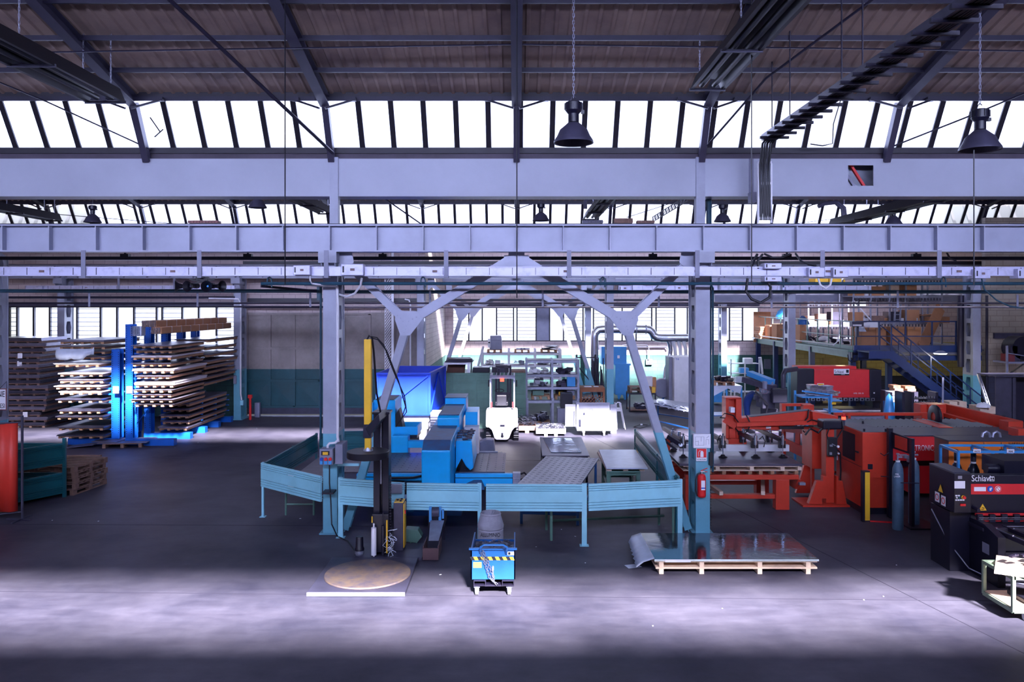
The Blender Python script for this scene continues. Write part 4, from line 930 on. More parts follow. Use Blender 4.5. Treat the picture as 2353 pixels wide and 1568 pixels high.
part(T, 'ball_transfer', SHT, bl_)
part(T, 'front_rail', BLUE, MB().box(-3.75, -2.12, 18.42, 18.55, .72, .88).box(-1.44, -.09, 18.42, 18.55, .58, .88), bev=.012)
part(T, 'rail_slot', NAVY, MB().box(-3.75, -2.12, 18.41, 18.425, .8, .815).box(-1.44, -.09, 18.41, 18.425, .78, .795))
part(T, 'rail_end', ALU, MB().box(-.09, .09, 18.4, 18.6, .56, .9).box(-.09, .09, 18.39, 18.4, .66, .68).box(-.09, .09, 18.39, 18.4, .76, .78), bev=.006)
part(T, 'back_edge', ALU, MB().box(-1.35, -.5, 20.95, 21.02, .84, .93))
part(T, 'under_frame', DARKST, MB().box(-3.6, -.4, 18.9, 20.6, .45, .84).box(-3.2, -2.6, 19, 20.4, 0, .5).box(-1.2, -.6, 19, 20.4, 0, .5))
part(T, 'pedestal', BLUE, MB().box(-2.2, -1.3, 18.2, 22.4, 0, .5), bev=.02)
part(T, 'wedge_foot', BLUED, MB().prism([(-1.35, .58), (-1.0, .74), (-.82, .74), (-.74, .58)], 'y', 18.1, 18.42))
part(T, 'wedge_foot', NAVY, MB().prism([(-2.75, .55), (-2.62, .72), (-2.13, .72), (-2.13, .55)], 'y', 18.1, 18.42))
tu = part(T, 'turret_box', BLUE, MB().prism([(-1.44, .95), (-1.44, 1.62), (-1.06, 1.62), (-1.02, .98), (-1.1, .92), (-1.2, 1.02), (-1.3, 1.2)], 'y', 18.6, 20.2), bev=.015)
jm = MB(); rr = random.Random(5)
for i in range(26): jm.cb((rr.uniform(-1.4, -1.1), rr.uniform(18.7, 20.1), 1.64+rr.uniform(0, .05)), (.12, .05, .03), rr.uniform(0, 3), rr.uniform(-.3, .3))
part(tu, 'tool_clutter', DGREY, jm)
part(T, 'rear_column', BLUE, MB().box(-1.38, -1.05, 21.2, 22.3, .4, 1.95), bev=.015); part(T, 'white_side_panel', WHITE, MB().box(-1.38, -1.0, 20.8, 21.2, .9, 1.6))
part(T, 'hose', BLACK, MB().tube([(-3.2, 18.35, .72), (-2.9, 18.3, .8), (-2.4, 18.3, .82), (-2.2, 18.4, .84)], .025))
part(T, 'cable_chain', BLACK, MB().tube([(.1, 18.7, .82), (.18, 18.75, .84), (.24, 18.75, .78), (.18, 18.75, .7), (.1, 18.7, .68)], .025))
# hydraulic cabinet and hopper behind it
c = thing('control_cabinet', 'tall bright blue open topped cabinet behind the black mast', 'cabinet', (FX(882, 21.6), 21.6, 0))
x0, x1 = FX(858, 21.4), FX(908, 21.4)
part(c, 'body', BLUE, MB().box(x0, x1, 21.4, 22.6, 0, FZ(920, 21.4)), bev=.02); part(c, 'top_shade_sheet', NAVY, MB().box(x0+.05, x1-.05, 21.45, 22.55, FZ(920, 21.4), FZ(920, 21.4)+.01))  # dark sheet on the lid stands for the shaded inside of the open top
part(c, 'side_flap', BLUE, MB().box(x0+.0, x0+.02, 21.2, 21.4, 1.0, 2.2))
c = thing('slug_bin', 'bright blue lidded bin with dark open hopper beside the machine arm', 'bin', (FX(915, 20.9), 20.9, 0))
x0, x1 = FX(899, 20.9), FX(937, 20.9)
part(c, 'body', BLUE, MB().box(x0, x1, 20.95, 21.35, 0, FZ(1003, 20.95)), bev=.02)
part(c, 'hopper_rim', BLUE, MB().box(x0, x1+.2, 21.38, 21.42, 1.3, 1.52).box(x0, x1+.2, 21.0+1.3, 21.04+1.3, 1.3, 1.52).box(x1+.16, x1+.2, 21.4, 22.3, 1.3, 1.52)); part(c, 'hopper_floor', NAVY, MB().box(x0, x1+.18, 21.42, 22.28, 1.2, 1.3))
part(c, 'black_guard', BLACK, MB().prism([(FX(903, 21.4), 1.38), (FX(903, 21.4), 1.75), (FX(916, 21.4), 2.0), (FX(921, 21.4), 1.75), (FX(926, 21.4), 1.4)], 'y', 21.45, 21.9))
part(c, 'link_beam', BLUE, MB().box(x1, FX(972, 20.9), 21.0, 21.2, 1.02, 1.2))
# feeder under the fence
T = thing('slug_conveyor', 'small brown scrap chute with blue clamps poking out under the guard fence', 'scrap chute', (FX(990, 15.0), 15, 0))
part(T, 'lower_trough', pm('rusty brown', (92, 66, 74), .6), MB().box(FX(972, 14.9), FX(1008, 14.9), 14.85, 14.88, .02, .24).box(FX(972, 14.9), FX(974, 14.9), 14.88, 15.5, .02, .28).box(FX(1006, 14.9), FX(1008, 14.9), 14.88, 15.5, .02, .28).box(FX(972, 14.9), FX(1008, 14.9), 14.88, 15.5, .02, .04))
part(T, 'chute_plate', ALU, MB().add([(FX(985, 15.2), 15.2, .28), (FX(1008, 15.2), 15.2, .28), (FX(1020, 15.7), 15.75, .52), (FX(988, 15.7), 15.75, .52)], [(0, 1, 2, 3)]), sol=.01)
part(T, 'upper_box', DARKST, MB().box(FX(986, 16), FX(1022, 16), 15.85, 16.5, .35, .7)); part(T, 'blue_clamp', LBLUE, MB().box(FX(986, 15.8), FX(992, 15.8), 15.78, 15.85, .48, .78).box(FX(1008, 15.8), FX(1014, 15.8), 15.78, 15.85, .48, .78).box(FX(1016, 15.8), FX(1020, 15.8), 15.78, 15.85, .55, .72))
part(T, 'roller', DGREY, MB().cyl((FX(992, 15.7), 15.8, .68), (FX(1008, 15.7), 15.8, .68), .1, n=14)); part(T, 'leg', DARKST, MB().box(FX(988, 16), FX(992, 16), 16.2, 16.25, 0, .4).box(FX(1016, 16), FX(1020, 16), 16.2, 16.25, 0, .4))
T = thing('hydraulic_unit', 'blue hydraulic box hanging low under the machine, seen beneath the fence', 'hydraulic unit', (-1.8, 17.6, 0)); part(T, 'tank', SKIPB, MB().box(-2.55, -1.2, 17.2, 17.6, .22, .6), bev=.02); part(T, 'filter_cap', LBLUE, MB().cyl((-2.3, 17.1, .35), (-2.3, 17.1, .6), .07, n=12))
# ---- work tables in the yard
def table(lab, cr, z, mat, legm, top=.03, sheet=None, rails=True, lw=.06, ztop=None):
    """cr: four corners front-left, front-right, back-right, back-left"""
    cx, cy = sum(p[0] for p in cr)/4, sum(p[1] for p in cr)/4
    T = thing('work_table', lab, 'table', (cx, cy, 0)); part(T, 'tabletop', mat, MB().add([(x, y, z-top) for x, y in cr]+[(x, y, z) for x, y in cr], [(3, 2, 1, 0), (4, 5, 6, 7), (0, 1, 5, 4), (1, 2, 6, 5), (2, 3, 7, 6), (3, 0, 4, 7)]))
    ins = [(x+(cx-x)*.1, y+(cy-y)*.1) for x, y in cr]
    for x, y in ins: part(T, 'leg', legm, MB().box(x-lw/2, x+lw/2, y-lw/2, y+lw/2, 0, z-top))
    fr = MB()
    for i in range(4):
        for zz in ((z-top-.05, .25) if rails else (z-top-.05,)): fr.bar((*ins[i], zz), (*ins[(i+1) % 4], zz), .04, .07)
    part(T, 'frame', legm, fr); return T
table('dark steel table carrying a bright reflective sheet, behind the large dark sheet', [(.68, 20.8), (1.93, 20.8), (1.95, 23.7), (.70, 23.7)], .85, SHTD, DARKST)
solo('reflective_sheet', 'bright reflective metal sheet lying on the far yard table', 'sheet', MIRROR, MB().add([(.93, 21.2, .856), (1.75, 21.2, .856), (1.62, 23.4, .856), (.78, 23.4, .856)]+[(.93, 21.2, .872), (1.75, 21.2, .872), (1.62, 23.4, .872), (.78, 23.4, .872)], [(3, 2, 1, 0), (4, 5, 6, 7), (0, 1, 5, 4), (1, 2, 6, 5), (2, 3, 7, 6), (3, 0, 4, 7)]))
T2 = [(.0, 17.25), (1.37, 17.1), (2.12, 20.2), (.77, 20.5)]
table('large dark sheet of perforated metal on a table just behind the pale fence', T2, .90, SHTD, SKIPB, .02)
dm = MB()
for i in range(9):
    for k in range(16):
        u, v = (i+.5)/9, (k+.5)/16; x = .77*v+1.36*u; y = 17.2+3.25*v-.2*u; dm.cb((x, y, .902), (.07, .012, .003), -.15)
part(bpy.data.objects['work_table.001'], 'slot_pattern', NAVY, dm)
table('green steel stand holding a pale sheet with wooden battens', [(2.2, 19.1), (3.0, 19.1), (3.12, 21.2), (2.3, 21.2)], .80, GREEN, GREEN, .04, lw=.1)
for x, wh in ((2.25, 'nearest the large dark sheet'), (2.65, 'in the middle'), (3.05, 'nearest the teal panel')): solo('wooden_batten', 'wooden batten under the pale sheet on the green stand, '+wh, 'batten', WOODW, MB().box(x-.06, x+.06, 19.1, 21.3, .801, .86), 'battens on the green stand')
solo('pale_sheet', 'pale film covered metal sheet on the green stand', 'sheet', PLAST, MB().add([(2.17, 19.0, .865), (3.17, 19.0, .865), (3.24, 21.4, .865), (2.24, 21.4, .865)]+[(2.17, 19.0, .9), (3.17, 19.0, .9), (3.24, 21.4, .9), (2.24, 21.4, .9)], [(3, 2, 1, 0), (4, 5, 6, 7), (0, 1, 5, 4), (1, 2, 6, 5), (2, 3, 7, 6), (3, 0, 4, 7)]))
T = thing('green_trestle', 'light green tube trestle whose legs show below the pale fence', 'trestle', (1.9, 17, 0))
for x, y in ((FX(1259, 16.1), 16.9), (FX(1267, 16.1), 16.15), (FX(1547, 16.3), 16.3), (FX(1528, 16.6), 17.3)): part(T, 'leg', GREEN, MB().cyl((x, y, 0), (x, y, .8), .028, n=8))
part(T, 'stretcher', GREEN, MB().cyl((FX(1267, 16.3), 16.9, .2), (FX(1540, 16.6), 17.3, .2), .028, n=8).cyl((FX(1267, 16.1), 16.15, .78), (FX(1547, 16.3), 16.3, .78), .028, n=8))
T = thing('green_trestle', 'dark green tube trestle below the guard panel with the notice', 'trestle', (FX(690, 18), 18, 0))
for px in (657, 721): part(T, 'leg', GREEN, MB().cyl((FX(px, 18.1), 18.1, 0), (FX(px, 18.1), 18.1, .8), .025, n=8))
part(T, 'stretcher', GREEN, MB().cyl((FX(657, 18.1), 18.1, .25), (FX(721, 18.1), 18.1, .25), .02, n=8).cyl((FX(657, 18.1), 18.1, .8), (FX(721, 18.1), 18.1, .8), .02, n=8))
part(T, 'board', PLATE, MB().box(-5.2, -4.45, 17.6, 20.6, .8, .84))
c = FL(1122, 1036); T = thing('grey_tote', 'pale grey plastic tote standing on the floor behind the machine table', 'tote', (c[0], 25.0, 0)); cx = FX(1120, 24.6)
part(T, 'box', GREY, MB().prism([(cx-.24, 0), (cx-.24, .55), (cx-.05, .62), (cx+.2, .62), (cx+.26, 0)], 'y', 24.6, 25.0), bev=.03)
part(T, 'hinged_lid', GREY, MB().box(cx+.1, cx+.16, 24.55, 24.62, .02, .6)); part(T, 'paper_scraps', PAPER, MB().cb((cx-.3, 24.7, .16), (.14, .2, .1), .4, .3).cb((cx+.34, 24.7, .14), (.14, .2, .1), .9, -.3))
# ---- wrapping machine
tx, ty = FX(845, 13.9), 13.9
T = thing('wrapping_machine', 'pallet wrapping machine with round turntable, black mast and yellow press arm', 'wrapping machine', (tx, ty, 0))
part(T, 'base_plate', DGREY, MB().box(tx-.85, tx+.78, 13.05, 14.85, 0, .075).box(tx-.45, tx+.85, 14.85, 15.75, 0, .07), bev=.012)
part(T, 'front_kick', ALU, MB().box(tx-.85, tx+.78, 13.03, 13.05, .01, .07))
part(T, 'turntable', TURN, MB().lathe([(0, .105), (.745, .105), (.755, .09), (.755, .08)], (tx, ty, 0), 64))
mx0, mx1 = FX(858, 15.1), FX(893, 15.1); mz = FZ(952, 15.1)
mast = part(T, 'mast', NAVY, MB().box(mx0, mx0+.12, 15.1, 15.4, .07, mz).box(mx1-.12, mx1, 15.1, 15.4, .07, mz).box(mx0+.1, mx1-.1, 15.25, 15.4, .07, mz).box(mx0-.02, mx1+.02, 15.06, 15.44, mz, mz+.04), bev=.006)
part(mast, 'guide_rod', CHROME, MB().cyl((FX(876, 15.15), 15.12, 1.4), (FX(876, 15.15), 15.12, mz-.05), .02, n=10)); 
g = MB(); z = .1
while z < 1.55: g.cb((mx1+.02, 15.2, z), (.03, .05, .03)); z += .055
part(mast, 'drive_chain', DARKST, g)
part(T, 'carriage', NAVY, MB().box(FX(855, 15), FX(893, 15), 14.98, 15.08, .12, .85), bev=.01)
part(T, 'film_roll', PAPER, MB().cyl((FX(859, 14.9), 14.9, .1), (FX(859, 14.9), 14.9, .62), .05, n=18).cyl((FX(859, 14.9), 14.9, .06), (FX(859, 14.9), 14.9, .7), .015, n=8))
part(T, 'stretch_roller', NAVY, MB().cyl((FX(880, 14.9), 14.9, .1), (FX(880, 14.9), 14.9, .66), .03, n=12).cyl((FX(880, 14.9), 14.9, .7), (FX(880, 14.9), 14.9, .9), .012, n=8)); part(T, 'yellow_rod', YEL, MB().cyl((FX(889, 14.9), 14.9, .14), (FX(889, 14.9), 14.9, .76), .016, n=8).cyl((FX(855, 14.95), 14.95, .7), (FX(855, 14.95), 14.95, .82), .012, n=8))
cw = MB(); rr = random.Random(9)
for i in range(18):
    p = (FX(892, 14.9)+rr.uniform(-.02, .1), 14.9+rr.uniform(-.05, .05), rr.uniform(.15, .6)); cw.tube([p, (p[0]+rr.uniform(-.08, .08), p[1], p[2]+rr.uniform(-.12, .12)), (p[0]+rr.uniform(-.1, .1), p[1], p[2]-rr.uniform(0, .16))], .006, 4)
part(T, 'crumpled_film', PLAST, cw)
hd = part(T, 'press_head', NAVY, MB().prism([(FX(853, 14.9), 2.6), (FX(883, 14.9), 2.86), (FX(885, 14.9), 2.72), (FX(862, 14.9), 2.45)], 'y', 14.3, 15.2), bev=.01)
yx = FX(846, 14.4)
part(T, 'yellow_beam', YEL, MB().box(yx-.065, yx+.065, 14.33, 14.46, 2.66, FZ(780, 14.4)), bev=.008)
part(T, 'beam_sleeve', DARKST, MB().box(yx-.075, yx+.075, 14.31, 14.48, 2.42, 2.66)); part(T, 'yellow_beam_foot', YEL, MB().box(yx-.055, yx+.055, 14.34, 14.45, 2.18, 2.42))
part(T, 'press_disc', BLACK, MB().lathe([(0, 2.17), (.375, 2.17), (.385, 2.16), (.385, 2.06), (.375, 2.05), (0, 2.05)], (yx-.0, 14.4, 0), 40)); part(T, 'swivel_joint', ALU, MB().lathe([(0, 2.27), (.05, 2.26), (.09, 2.18), (.09, 2.17)], (yx, 14.4, 0), 16))
part(T, 'top_hose', BLACK, MB().tube([(yx-.02, 14.4, 4.2), (yx+.02, 14.4, 4.28), (yx+.07, 14.4, 4.24), (yx+.09, 14.45, 4.0), (yx+.12, 14.6, 3.2), (yx+.16, 14.8, 2.8), (yx+.06, 14.9, 2.5)], .02).tube([(yx+.05, 14.4, 4.26), (yx+.14, 14.5, 4.24), (yx+.25, 14.6, 4.1), (yx+.4, 14.8, 3.6), (yx+.58, 15, 3.1), (yx+.62, 15, 2.8), (yx+.4, 15.1, 2.5)], .011).tube([(yx+.05, 14.4, 4.24), (yx+.16, 14.5, 4.2), (yx+.3, 14.6, 4.0), (yx+.5, 14.8, 3.4), (yx+.6, 15, 2.9), (yx+.5, 15, 2.6)], .011))
cx0 = FX(905, 15.3); cxb = part(T, 'control_cabinet', DGREY, MB().box(cx0, cx0+.19, 15.25, 15.55, .07, 1.0), bev=.01)
part(cxb, 'yellow_side', YEL, MB().box(cx0+.19, cx0+.205, 15.27, 15.53, .12, .97)); part(cxb, 'control_top', YEL, MB().box(cx0+.01, cx0+.19, 15.26, 15.54, 1.0, 1.012)); part(cxb, 'push_button', NAVY, MB().cb((cx0+.06, 15.4, 1.02), (.04, .04, .03)).cb((cx0+.13, 15.33, 1.02), (.04, .04, .03)).cb((cx0+.13, 15.47, 1.02), (.04, .04, .03))); part(cxb, 'red_switch', REDP, MB().cb((cx0+.215, 15.35, .8), (.02, .05, .06)))
mo = part(T, 'motor', NAVY, MB().lathe([(0, .42), (.06, .42), (.07, .4), (.075, .22), (.09, .2), (.09, .16)], (FX(826, 15), 15.0, 0), 18)); part(mo, 'gearbox', ALU, MB().lathe([(.085, .16), (.09, .1), (.075, .09), (.07, 0.07), (0, .07)], (FX(826, 15), 15.0, 0), 12))
part(T, 'supply_cable', BLACK, MB().tube([P(757, 1068, 16.3), P(757, 1110, 16.3), P(760, 1150, 16.35), P(762, 1205, 16.2), FL(775, 1233, .02), FL(800, 1244, .02), (FX(818, 15), 15, .12)], .014))
c = FL(940, 1262); T = thing('green_wedge_block', 'small green steel ramp block lying behind the wrapping machine cabinet', 'ramp block', (c[0], 15.9, 0)); x0, x1 = FX(932, 15.9), FX(970, 15.9)
part(T, 'body', GREEN, MB().prism([(x0, .06), (x0, .32), (x1-.08, .3), (x1, .16), (x1-.1, .04)], 'y', 15.85, 16.1), bev=.01); part(T, 'rib', GREEN, MB().box(x0+.1, x0+.12, 15.83, 15.85, 0, .28).box(x0+.22, x0+.24, 15.83, 15.85, .04, .28))
# ---- barrel and tilting skip
bx, by = FX(1127, 15.0), 15.1
T = thing('concrete_barrel', 'old grey double conical barrel lettered on its side, behind the blue skip', 'barrel', (bx, by, 0))
part(T, 'drum', pm('dirty pale drum paint', (166, 166, 182), .7, 0, .35, 5), MB().lathe([(0, 0), (.24, 0), (.245, .02), (.245, .54), (.235, .55), (.235, .56), (.25, .57), (.255, .62), (.245, .65), (.195, .82), (.205, .83), (.19, .86), (.17, .85), (.17, .72), (0, .70)], (bx, by, 0), 36))
part(T, 'scrap_fill', SCRAP, MB().lathe([(0, .77), (.1, .78), (.168, .75)], (bx, by, 0), 14)); part(T, 'swarf_curl', ALU, MB().tube([(bx, by, .76), (bx+.04, by, .88), (bx+.09, by-.05, .92)], .006, 4).tube([(bx+.02, by, .78), (bx+.1, by-.03, .9)], .005, 4))
text(T, 'lettering', 'ALLUMINIO', .1, (bx, by-.25, .46), BLKP, align='CENTER', sx=.72)
sx0, sx1 = FX(1083, 13.25), FX(1184, 13.25); y0, y1 = 13.1, 14.2
T = thing('tilting_skip', 'blue tilting skip on casters with striped band and chain, full of scrap', 'skip', ((sx0+sx1)/2, 13.6, 0))
W_ = sx1-sx0
bd = MB(); bd.box(sx0, sx1, y0, y0+.03, .32, .92); bd.add([(sx0, y0+.03, .32), (sx1, y0+.03, .32), (sx1, y1, .32), (sx0, y1, .32), (sx0, y0+.03, .35), (sx1, y0+.03, .35), (sx1, y1, .35), (sx0, y1, .35)], [(3, 2, 1, 0), (4, 5, 6, 7), (0, 1, 5, 4), (2, 3, 7, 6)])
bd.prism([(y0, .32), (y0, .92), (y1+.05, .86), (y1, .32)], 'x', sx0, sx0+.02); bd.prism([(y0, .32), (y0, .92), (y1+.05, .86), (y1, .32)], 'x', sx1-.02, sx1); bd.box(sx0, sx1, y1, y1+.02, .32, .72)
tub = part(T, 'tub', SKIPB, bd); part(tub, 'rim', SKIPB, MB().box(sx0-.03, sx1+.03, y0-.03, y0+.03, .91, .94))
st = MB(); st2 = MB(); zz = .70
for i in range(12):
    a = sx0+.01+i*(W_-.02)/12; b = a+(W_-.02)/12; (st if i % 2 else st2).add([(a, y0-.004, zz), (b, y0-.004, zz), (b-.03, y0-.004, zz+.07), (a-.03, y0-.004, zz+.07)], [(0, 1, 2, 3)])
part(tub, 'warning_stripe_yellow', pm('cream yellow tape', (240, 196, 60), .5), st); part(tub, 'warning_stripe_black', BLKP, st2)
part(tub, 'yellow_label', pm('yellow label', (214, 186, 90), .5), MB().box(sx0+.04, sx0+.18, y0-.006, y0, .55, .66)); part(tub, 'white_label', PAPER, MB().box(sx1-.13, sx1-.02, y0-.006, y0, .80, .87)); part(tub, 'label_print', BLKP, MB().box(sx1-.12, sx1-.08, y0-.008, y0-.006, .81, .86))
part(T, 'lever', ALU, MB().cyl((sx0+W_*.5, y0-.03, .28), (sx0+W_*.5, y0-.03, .6), .012, n=8).box(sx0+W_*.48, sx0+W_*.52, y0-.05, y0-.01, .52, .58))
part(T, 'pull_handle', SKIPB, MB().tube([(sx0+.16, y0-.02, .86), (sx0+.17, y0-.12, 1.0), (sx0+.22, y0-.14, 1.05), (sx1-.2, y0-.14, 1.05), (sx1-.14, y0-.12, 1.0), (sx1-.15, y0-.02, .84)], .02, 8))
fr = MB(); fr.box(sx0+.05, sx1-.02, y0+.0, y1, .18, .21)
for a in (sx0+.05, sx1-.22): fr.box(a, a+.2, y0-.05, y1, .21, .22).box(a, a+.2, y0-.05, y1, .30, .31).box(a, a+.01, y0-.05, y1, .2, .31).box(a+.19, a+.2, y0-.05, y1, .2, .31)
part(T, 'fork_pocket', DARKST, fr)
for i, (a, b) in enumerate(((sx0+.1, y0+.05), (sx1-.1, y0+.05), (sx0+.1, y1-.1), (sx1-.1, y1-.1))):
    w_ = part(T, 'caster', ALU, MB().box(a-.05, a+.05, b-.04, b+.06, .15, .18).box(a-.035, a-.028, b-.03, b+.05, .06, .16).box(a+.028, a+.035, b-.03, b+.05, .06, .16)); part(w_, 'wheel', WHITE, MB().cyl((a-.024, b, .085), (a+.024, b, .085), .085, n=20))
part(T, 'chain', CHROME, chain_mb((sx0+.17, y0-.03, .9), (sx0+.32, y0-.06, .38), .016, .045))
part(T, 'chain', CHROME, chain_mb((sx0+.2, y0-.03, .92), (sx0+.4, y0-.06, .34), .016, .045)); part(T, 'chain', CHROME, chain_mb((sx0+.32, y0-.06, .38), (sx0+.44, y0-.05, .24), .016, .045))
rr = random.Random(3); sc_ = MB()
for i in range(260): sc_.cb((rr.uniform(sx0+.05, sx1-.05), rr.uniform(y0+.08, y1-.06), .70+rr.uniform(-.03, .05)), (rr.uniform(.05, .16), .014, .006), rr.uniform(0, 3.1), rr.uniform(-.6, .6), rr.uniform(-.5, .5))
sc_.box(sx0+.03, sx1-.03, y0+.04, y1-.02, .62, .68)
solo('scrap', 'dark metal offcuts filling the blue tilting skip', 'scrap', SCRAP, sc_, kind='stuff')
T = bpy.data.objects['tilting_skip']; T.scale = (1, 1, .84); so_ = bpy.data.objects['scrap']; so_.location.z *= .84; so_.scale = (1, 1, .84)
# ---- pallet with film covered sheets in front
def gloss_pallet():
    x0, x1 = FX(1507, 14.15), FX(1878, 14.15); y0, y1 = 14.15, 15.75
    n = [.02, .27, .63, .95]
    low = MB().box(x0, x1, y0, y1, .09, .12)
    for t in n: low.box(x0+(x1-x0)*t-.06*(t > .9), x0+(x1-x0)*t+.08-.06*(t > .9), y0-.01, y1, 0, .09)
    solo('sheet_pallet', 'lower wooden deck of the floor pallet before the extinguisher column', 'pallet', WOODW, low)
    up = MB().box(x0-.02, x1, y0, y1, .21, .235)
    for t in n: up.box(x0+(x1-x0)*t-.06*(t > .9), x0+(x1-x0)*t+.08-.06*(t > .9), y0-.01, y1, .122, .21)
    solo('sheet_pallet', 'upper wooden pallet under the film wrapped sheets before the extinguisher column', 'pallet', WOODW, up)
    T = thing('glossy_sheet_pack', 'glossy film wrapped sheet pack on pallets in front of the extinguisher column', 'sheet pack', ((x0+x1)/2, 14.9, .236))
    part(T, 'sheet', MIRROR, MB().box(x0-.03, x1+.02, y0-.03, y1, .237, .27))
    n = 14; m = MB(); vs = []
    for i in range(n+1):
        t = i/n; o = .02*sin(t*40)
        vs += [(x0-.02, y0+(y1-y0)*t, .275), (x0-.22+o, y0-.02+(y1-y0)*t*.99, .22+o*.4), (x0-.36+.08*t+o, y0-.05+(y1-y0)*t*.98, .13+abs(o))]
    m.add(vs, [(3*i+k, 3*i+3+k, 3*i+4+k, 3*i+1+k) for i in range(n) for k in (0, 1)], True); part(T, 'loose_film', PLAST, m, sol=.003)
    part(T, 'paper_label', PAPER, MB().box(x0+.16, x0+.62, y0-.036, y0-.03, .22, .27))
gloss_pallet()
c = FL(1455, 1302); solo('floor_paper', 'thin grey paper sheet lying flat on the floor before the glossy pallet', 'paper', PLAST, MB().cb((c[0], c[1], .004), (.27, .19, .003), .3))
for i, (px, py) in enumerate(((690, 1193), (1012, 1322), (226, 1199), (1322, 1234), (960, 1278), (1232, 1258), (1345, 1295), (1290, 1218), (120, 1197), (1985, 1380), (2060, 1300), (2030, 1372), (1660, 1400), (402, 1030), (455, 1018), (590, 985), (1500, 1440))):
    c = FL(px, py); solo('litter_scrap', 'tiny pale scrap on the floor '+['under the notice panel', 'behind the turntable edge', 'by the pallet stack corner', 'below the pale fence post', 'near the scrap chute', 'beside the skip', 'between skip and glossy pallet', 'below the green trestle', 'by the curtain stand foot', 'in the shade before the shear', 'close to the shear side', 'near the red machine shade edge', 'in the sunlit band beyond the pallet', 'by the rack foot', 'beside the second rack foot', 'before the gate', 'in the middle of the sunlit band'][i], 'scrap', PAPER, MB().cb((c[0], c[1], .008), (.04 if i < 4 else .018, .018, .006), i*.7, .1))
# ---- sockets on the column, plan, extinguisher
Y = 16.4
T = thing('socket_panel', 'grey socket panel with orange display and blue and red sockets on the column', 'socket panel', P(753, 1048, Y)); x0, x1, z0, z1 = FX(737, Y), FX(768, Y), FZ(1067, Y), FZ(1030, Y)
part(T, 'housing', GREY, MB().box(x0, x1, Y-.12, 16.59, z0, z1), bev=.015); part(T, 'display_window', NAVY, MB().box(x0+.04, x1-.07, Y-.125, Y-.12, z1-.13, z1-.04)); part(T, 'display', YEL, MB().box(x0+.07, x1-.1, Y-.128, Y-.125, z1-.12, z1-.06))
for i, (mt, mt2) in enumerate(((BLUP, LBLUE), (REDP, LBLUE), (REDP, LBLUE))):
    x = x0+.05+i*.09; s_ = part(T, 'socket', mt, MB().cyl((x, Y-.16, z0+.13), (x, Y-.12, z0+.13), .034, n=14)); part(s_, 'socket_cover', mt2, MB().cb((x, Y-.14, z0+.06), (.06, .03, .07)))
T = thing('electrical_box', 'plain pale grey electrical box beside the socket panel', 'electrical box', P(783, 1040, 16.5)); part(T, 'housing', GREY, MB().box(FX(770, 16.4), FX(788, 16.4), 16.38, 16.85, FZ(1067, 16.4), FZ(1021, 16.4)), bev=.01)
solo('conduit', 'white bent conduit over the socket panel', 'conduit', WHITE, MB().tube([P(776, 1012, 16.45), P(770, 1018, 16.42), P(757, 1019, 16.4), P(753, 1024, 16.4), P(753, 1030, 16.4)], .025, 8))
solo('column_ledge', 'small dark steel ledge on the socket column', 'ledge', DARKST, MB().box(FX(742, 16.4), FX(768, 16.4), 16.3, 16.6, FZ(1134, 16.4), FZ(1130, 16.4)))
solo('cross_rail', 'teal flat rail from the socket column behind the fence', 'rail', TEAL_LIT, MB().box(FX(770, 16.6), FX(824, 16.6), 16.62, 16.7, FZ(1072, 16.6), FZ(1067, 16.6)))
solo('drawing_sheet', 'white floor plan sheet hung on the extinguisher column', 'plan', PAPER, MB().box(FX(1594, 16.5), FX(1633, 16.5), 16.5, 16.598, FZ(1030, 16.5), FZ(998, 16.5)))
pl = MB(); x0, z0 = FX(1598, 16.5), FZ(1026, 16.5); rr = random.Random(2)
for a, b, c_, d_ in ((0, .2, .18, .2), (0, .02, .18, .02), (0, .02, 0, .2), (.18, .02, .18, .2), (.06, .02, .06, .12), (.12, .1, .12, .2), (.22, .02, .22, .14), (.22, .14, .28, .14), (.28, .04, .28, .14), (.0, .1, .06, .1), (.23, .17, .29, .22)):
    pl.bar((x0+a, 16.498, z0+b), (x0+c_, 16.498, z0+d_), .004, .004, (0, 1, 0))
part(bpy.data.objects['drawing_sheet'], 'plan_drawing', GREY, pl)
T = thing('extinguisher_sign', 'red and white square sign with extinguisher picture reading ESTINTORE', 'sign', P(1612, 1060, 16.55)); x0, x1, z0, z1 = FX(1600, 16.55), FX(1624, 16.55), FZ(1060, 16.55), FZ(1031, 16.55)
part(T, 'plate', PAPER, MB().box(x0, x1, 16.55, 16.56, z0, z1)); part(T, 'red_field', REDP, MB().box(x0+.01, x1-.01, 16.545, 16.55, z0+.075, z1-.008))
part(T, 'pictogram', PAPER, MB().box(x0+.085, x0+.15, 16.54, 16.545, z0+.085, z1-.07).box(x0+.1, x0+.135, 16.54, 16.545, z1-.07, z1-.05).tube([(x0+.1, 16.543, z1-.05), (x0+.06, 16.543, z1-.05), (x0+.045, 16.543, z1-.09), (x0+.05, 16.543, z0+.1)], .006, 4)); text(T, 'lettering', 'ESTINTORE', .042, ((x0+x1)/2, 16.548, z0+.02), BLKP, align='CENTER', sx=.9)
ex = FX(1613, 16.45); z0, z1 = FZ(1143, 16.45), FZ(1090, 16.45)
T = thing('fire_extinguisher', 'red fire extinguisher hung on the pale blue column', 'fire extinguisher', (ex, 16.45, z0)); part(T, 'cylinder', REDP, MB().lathe([(0, 0), (.075, 0), (.085, .02), (.088, .04), (.088, z1-z0-.07), (.07, z1-z0-.02), (.03, z1-z0), (.0, z1-z0)], (ex, 16.48, z0), 24)); part(T, 'label', PAPER, MB().box(ex-.03, ex+.05, 16.385, 16.392, z0+.16, z0+.36)); part(T, 'label_band', BLUP, MB().box(ex-.03, ex+.05, 16.382, 16.386, z0+.19, z0+.215))
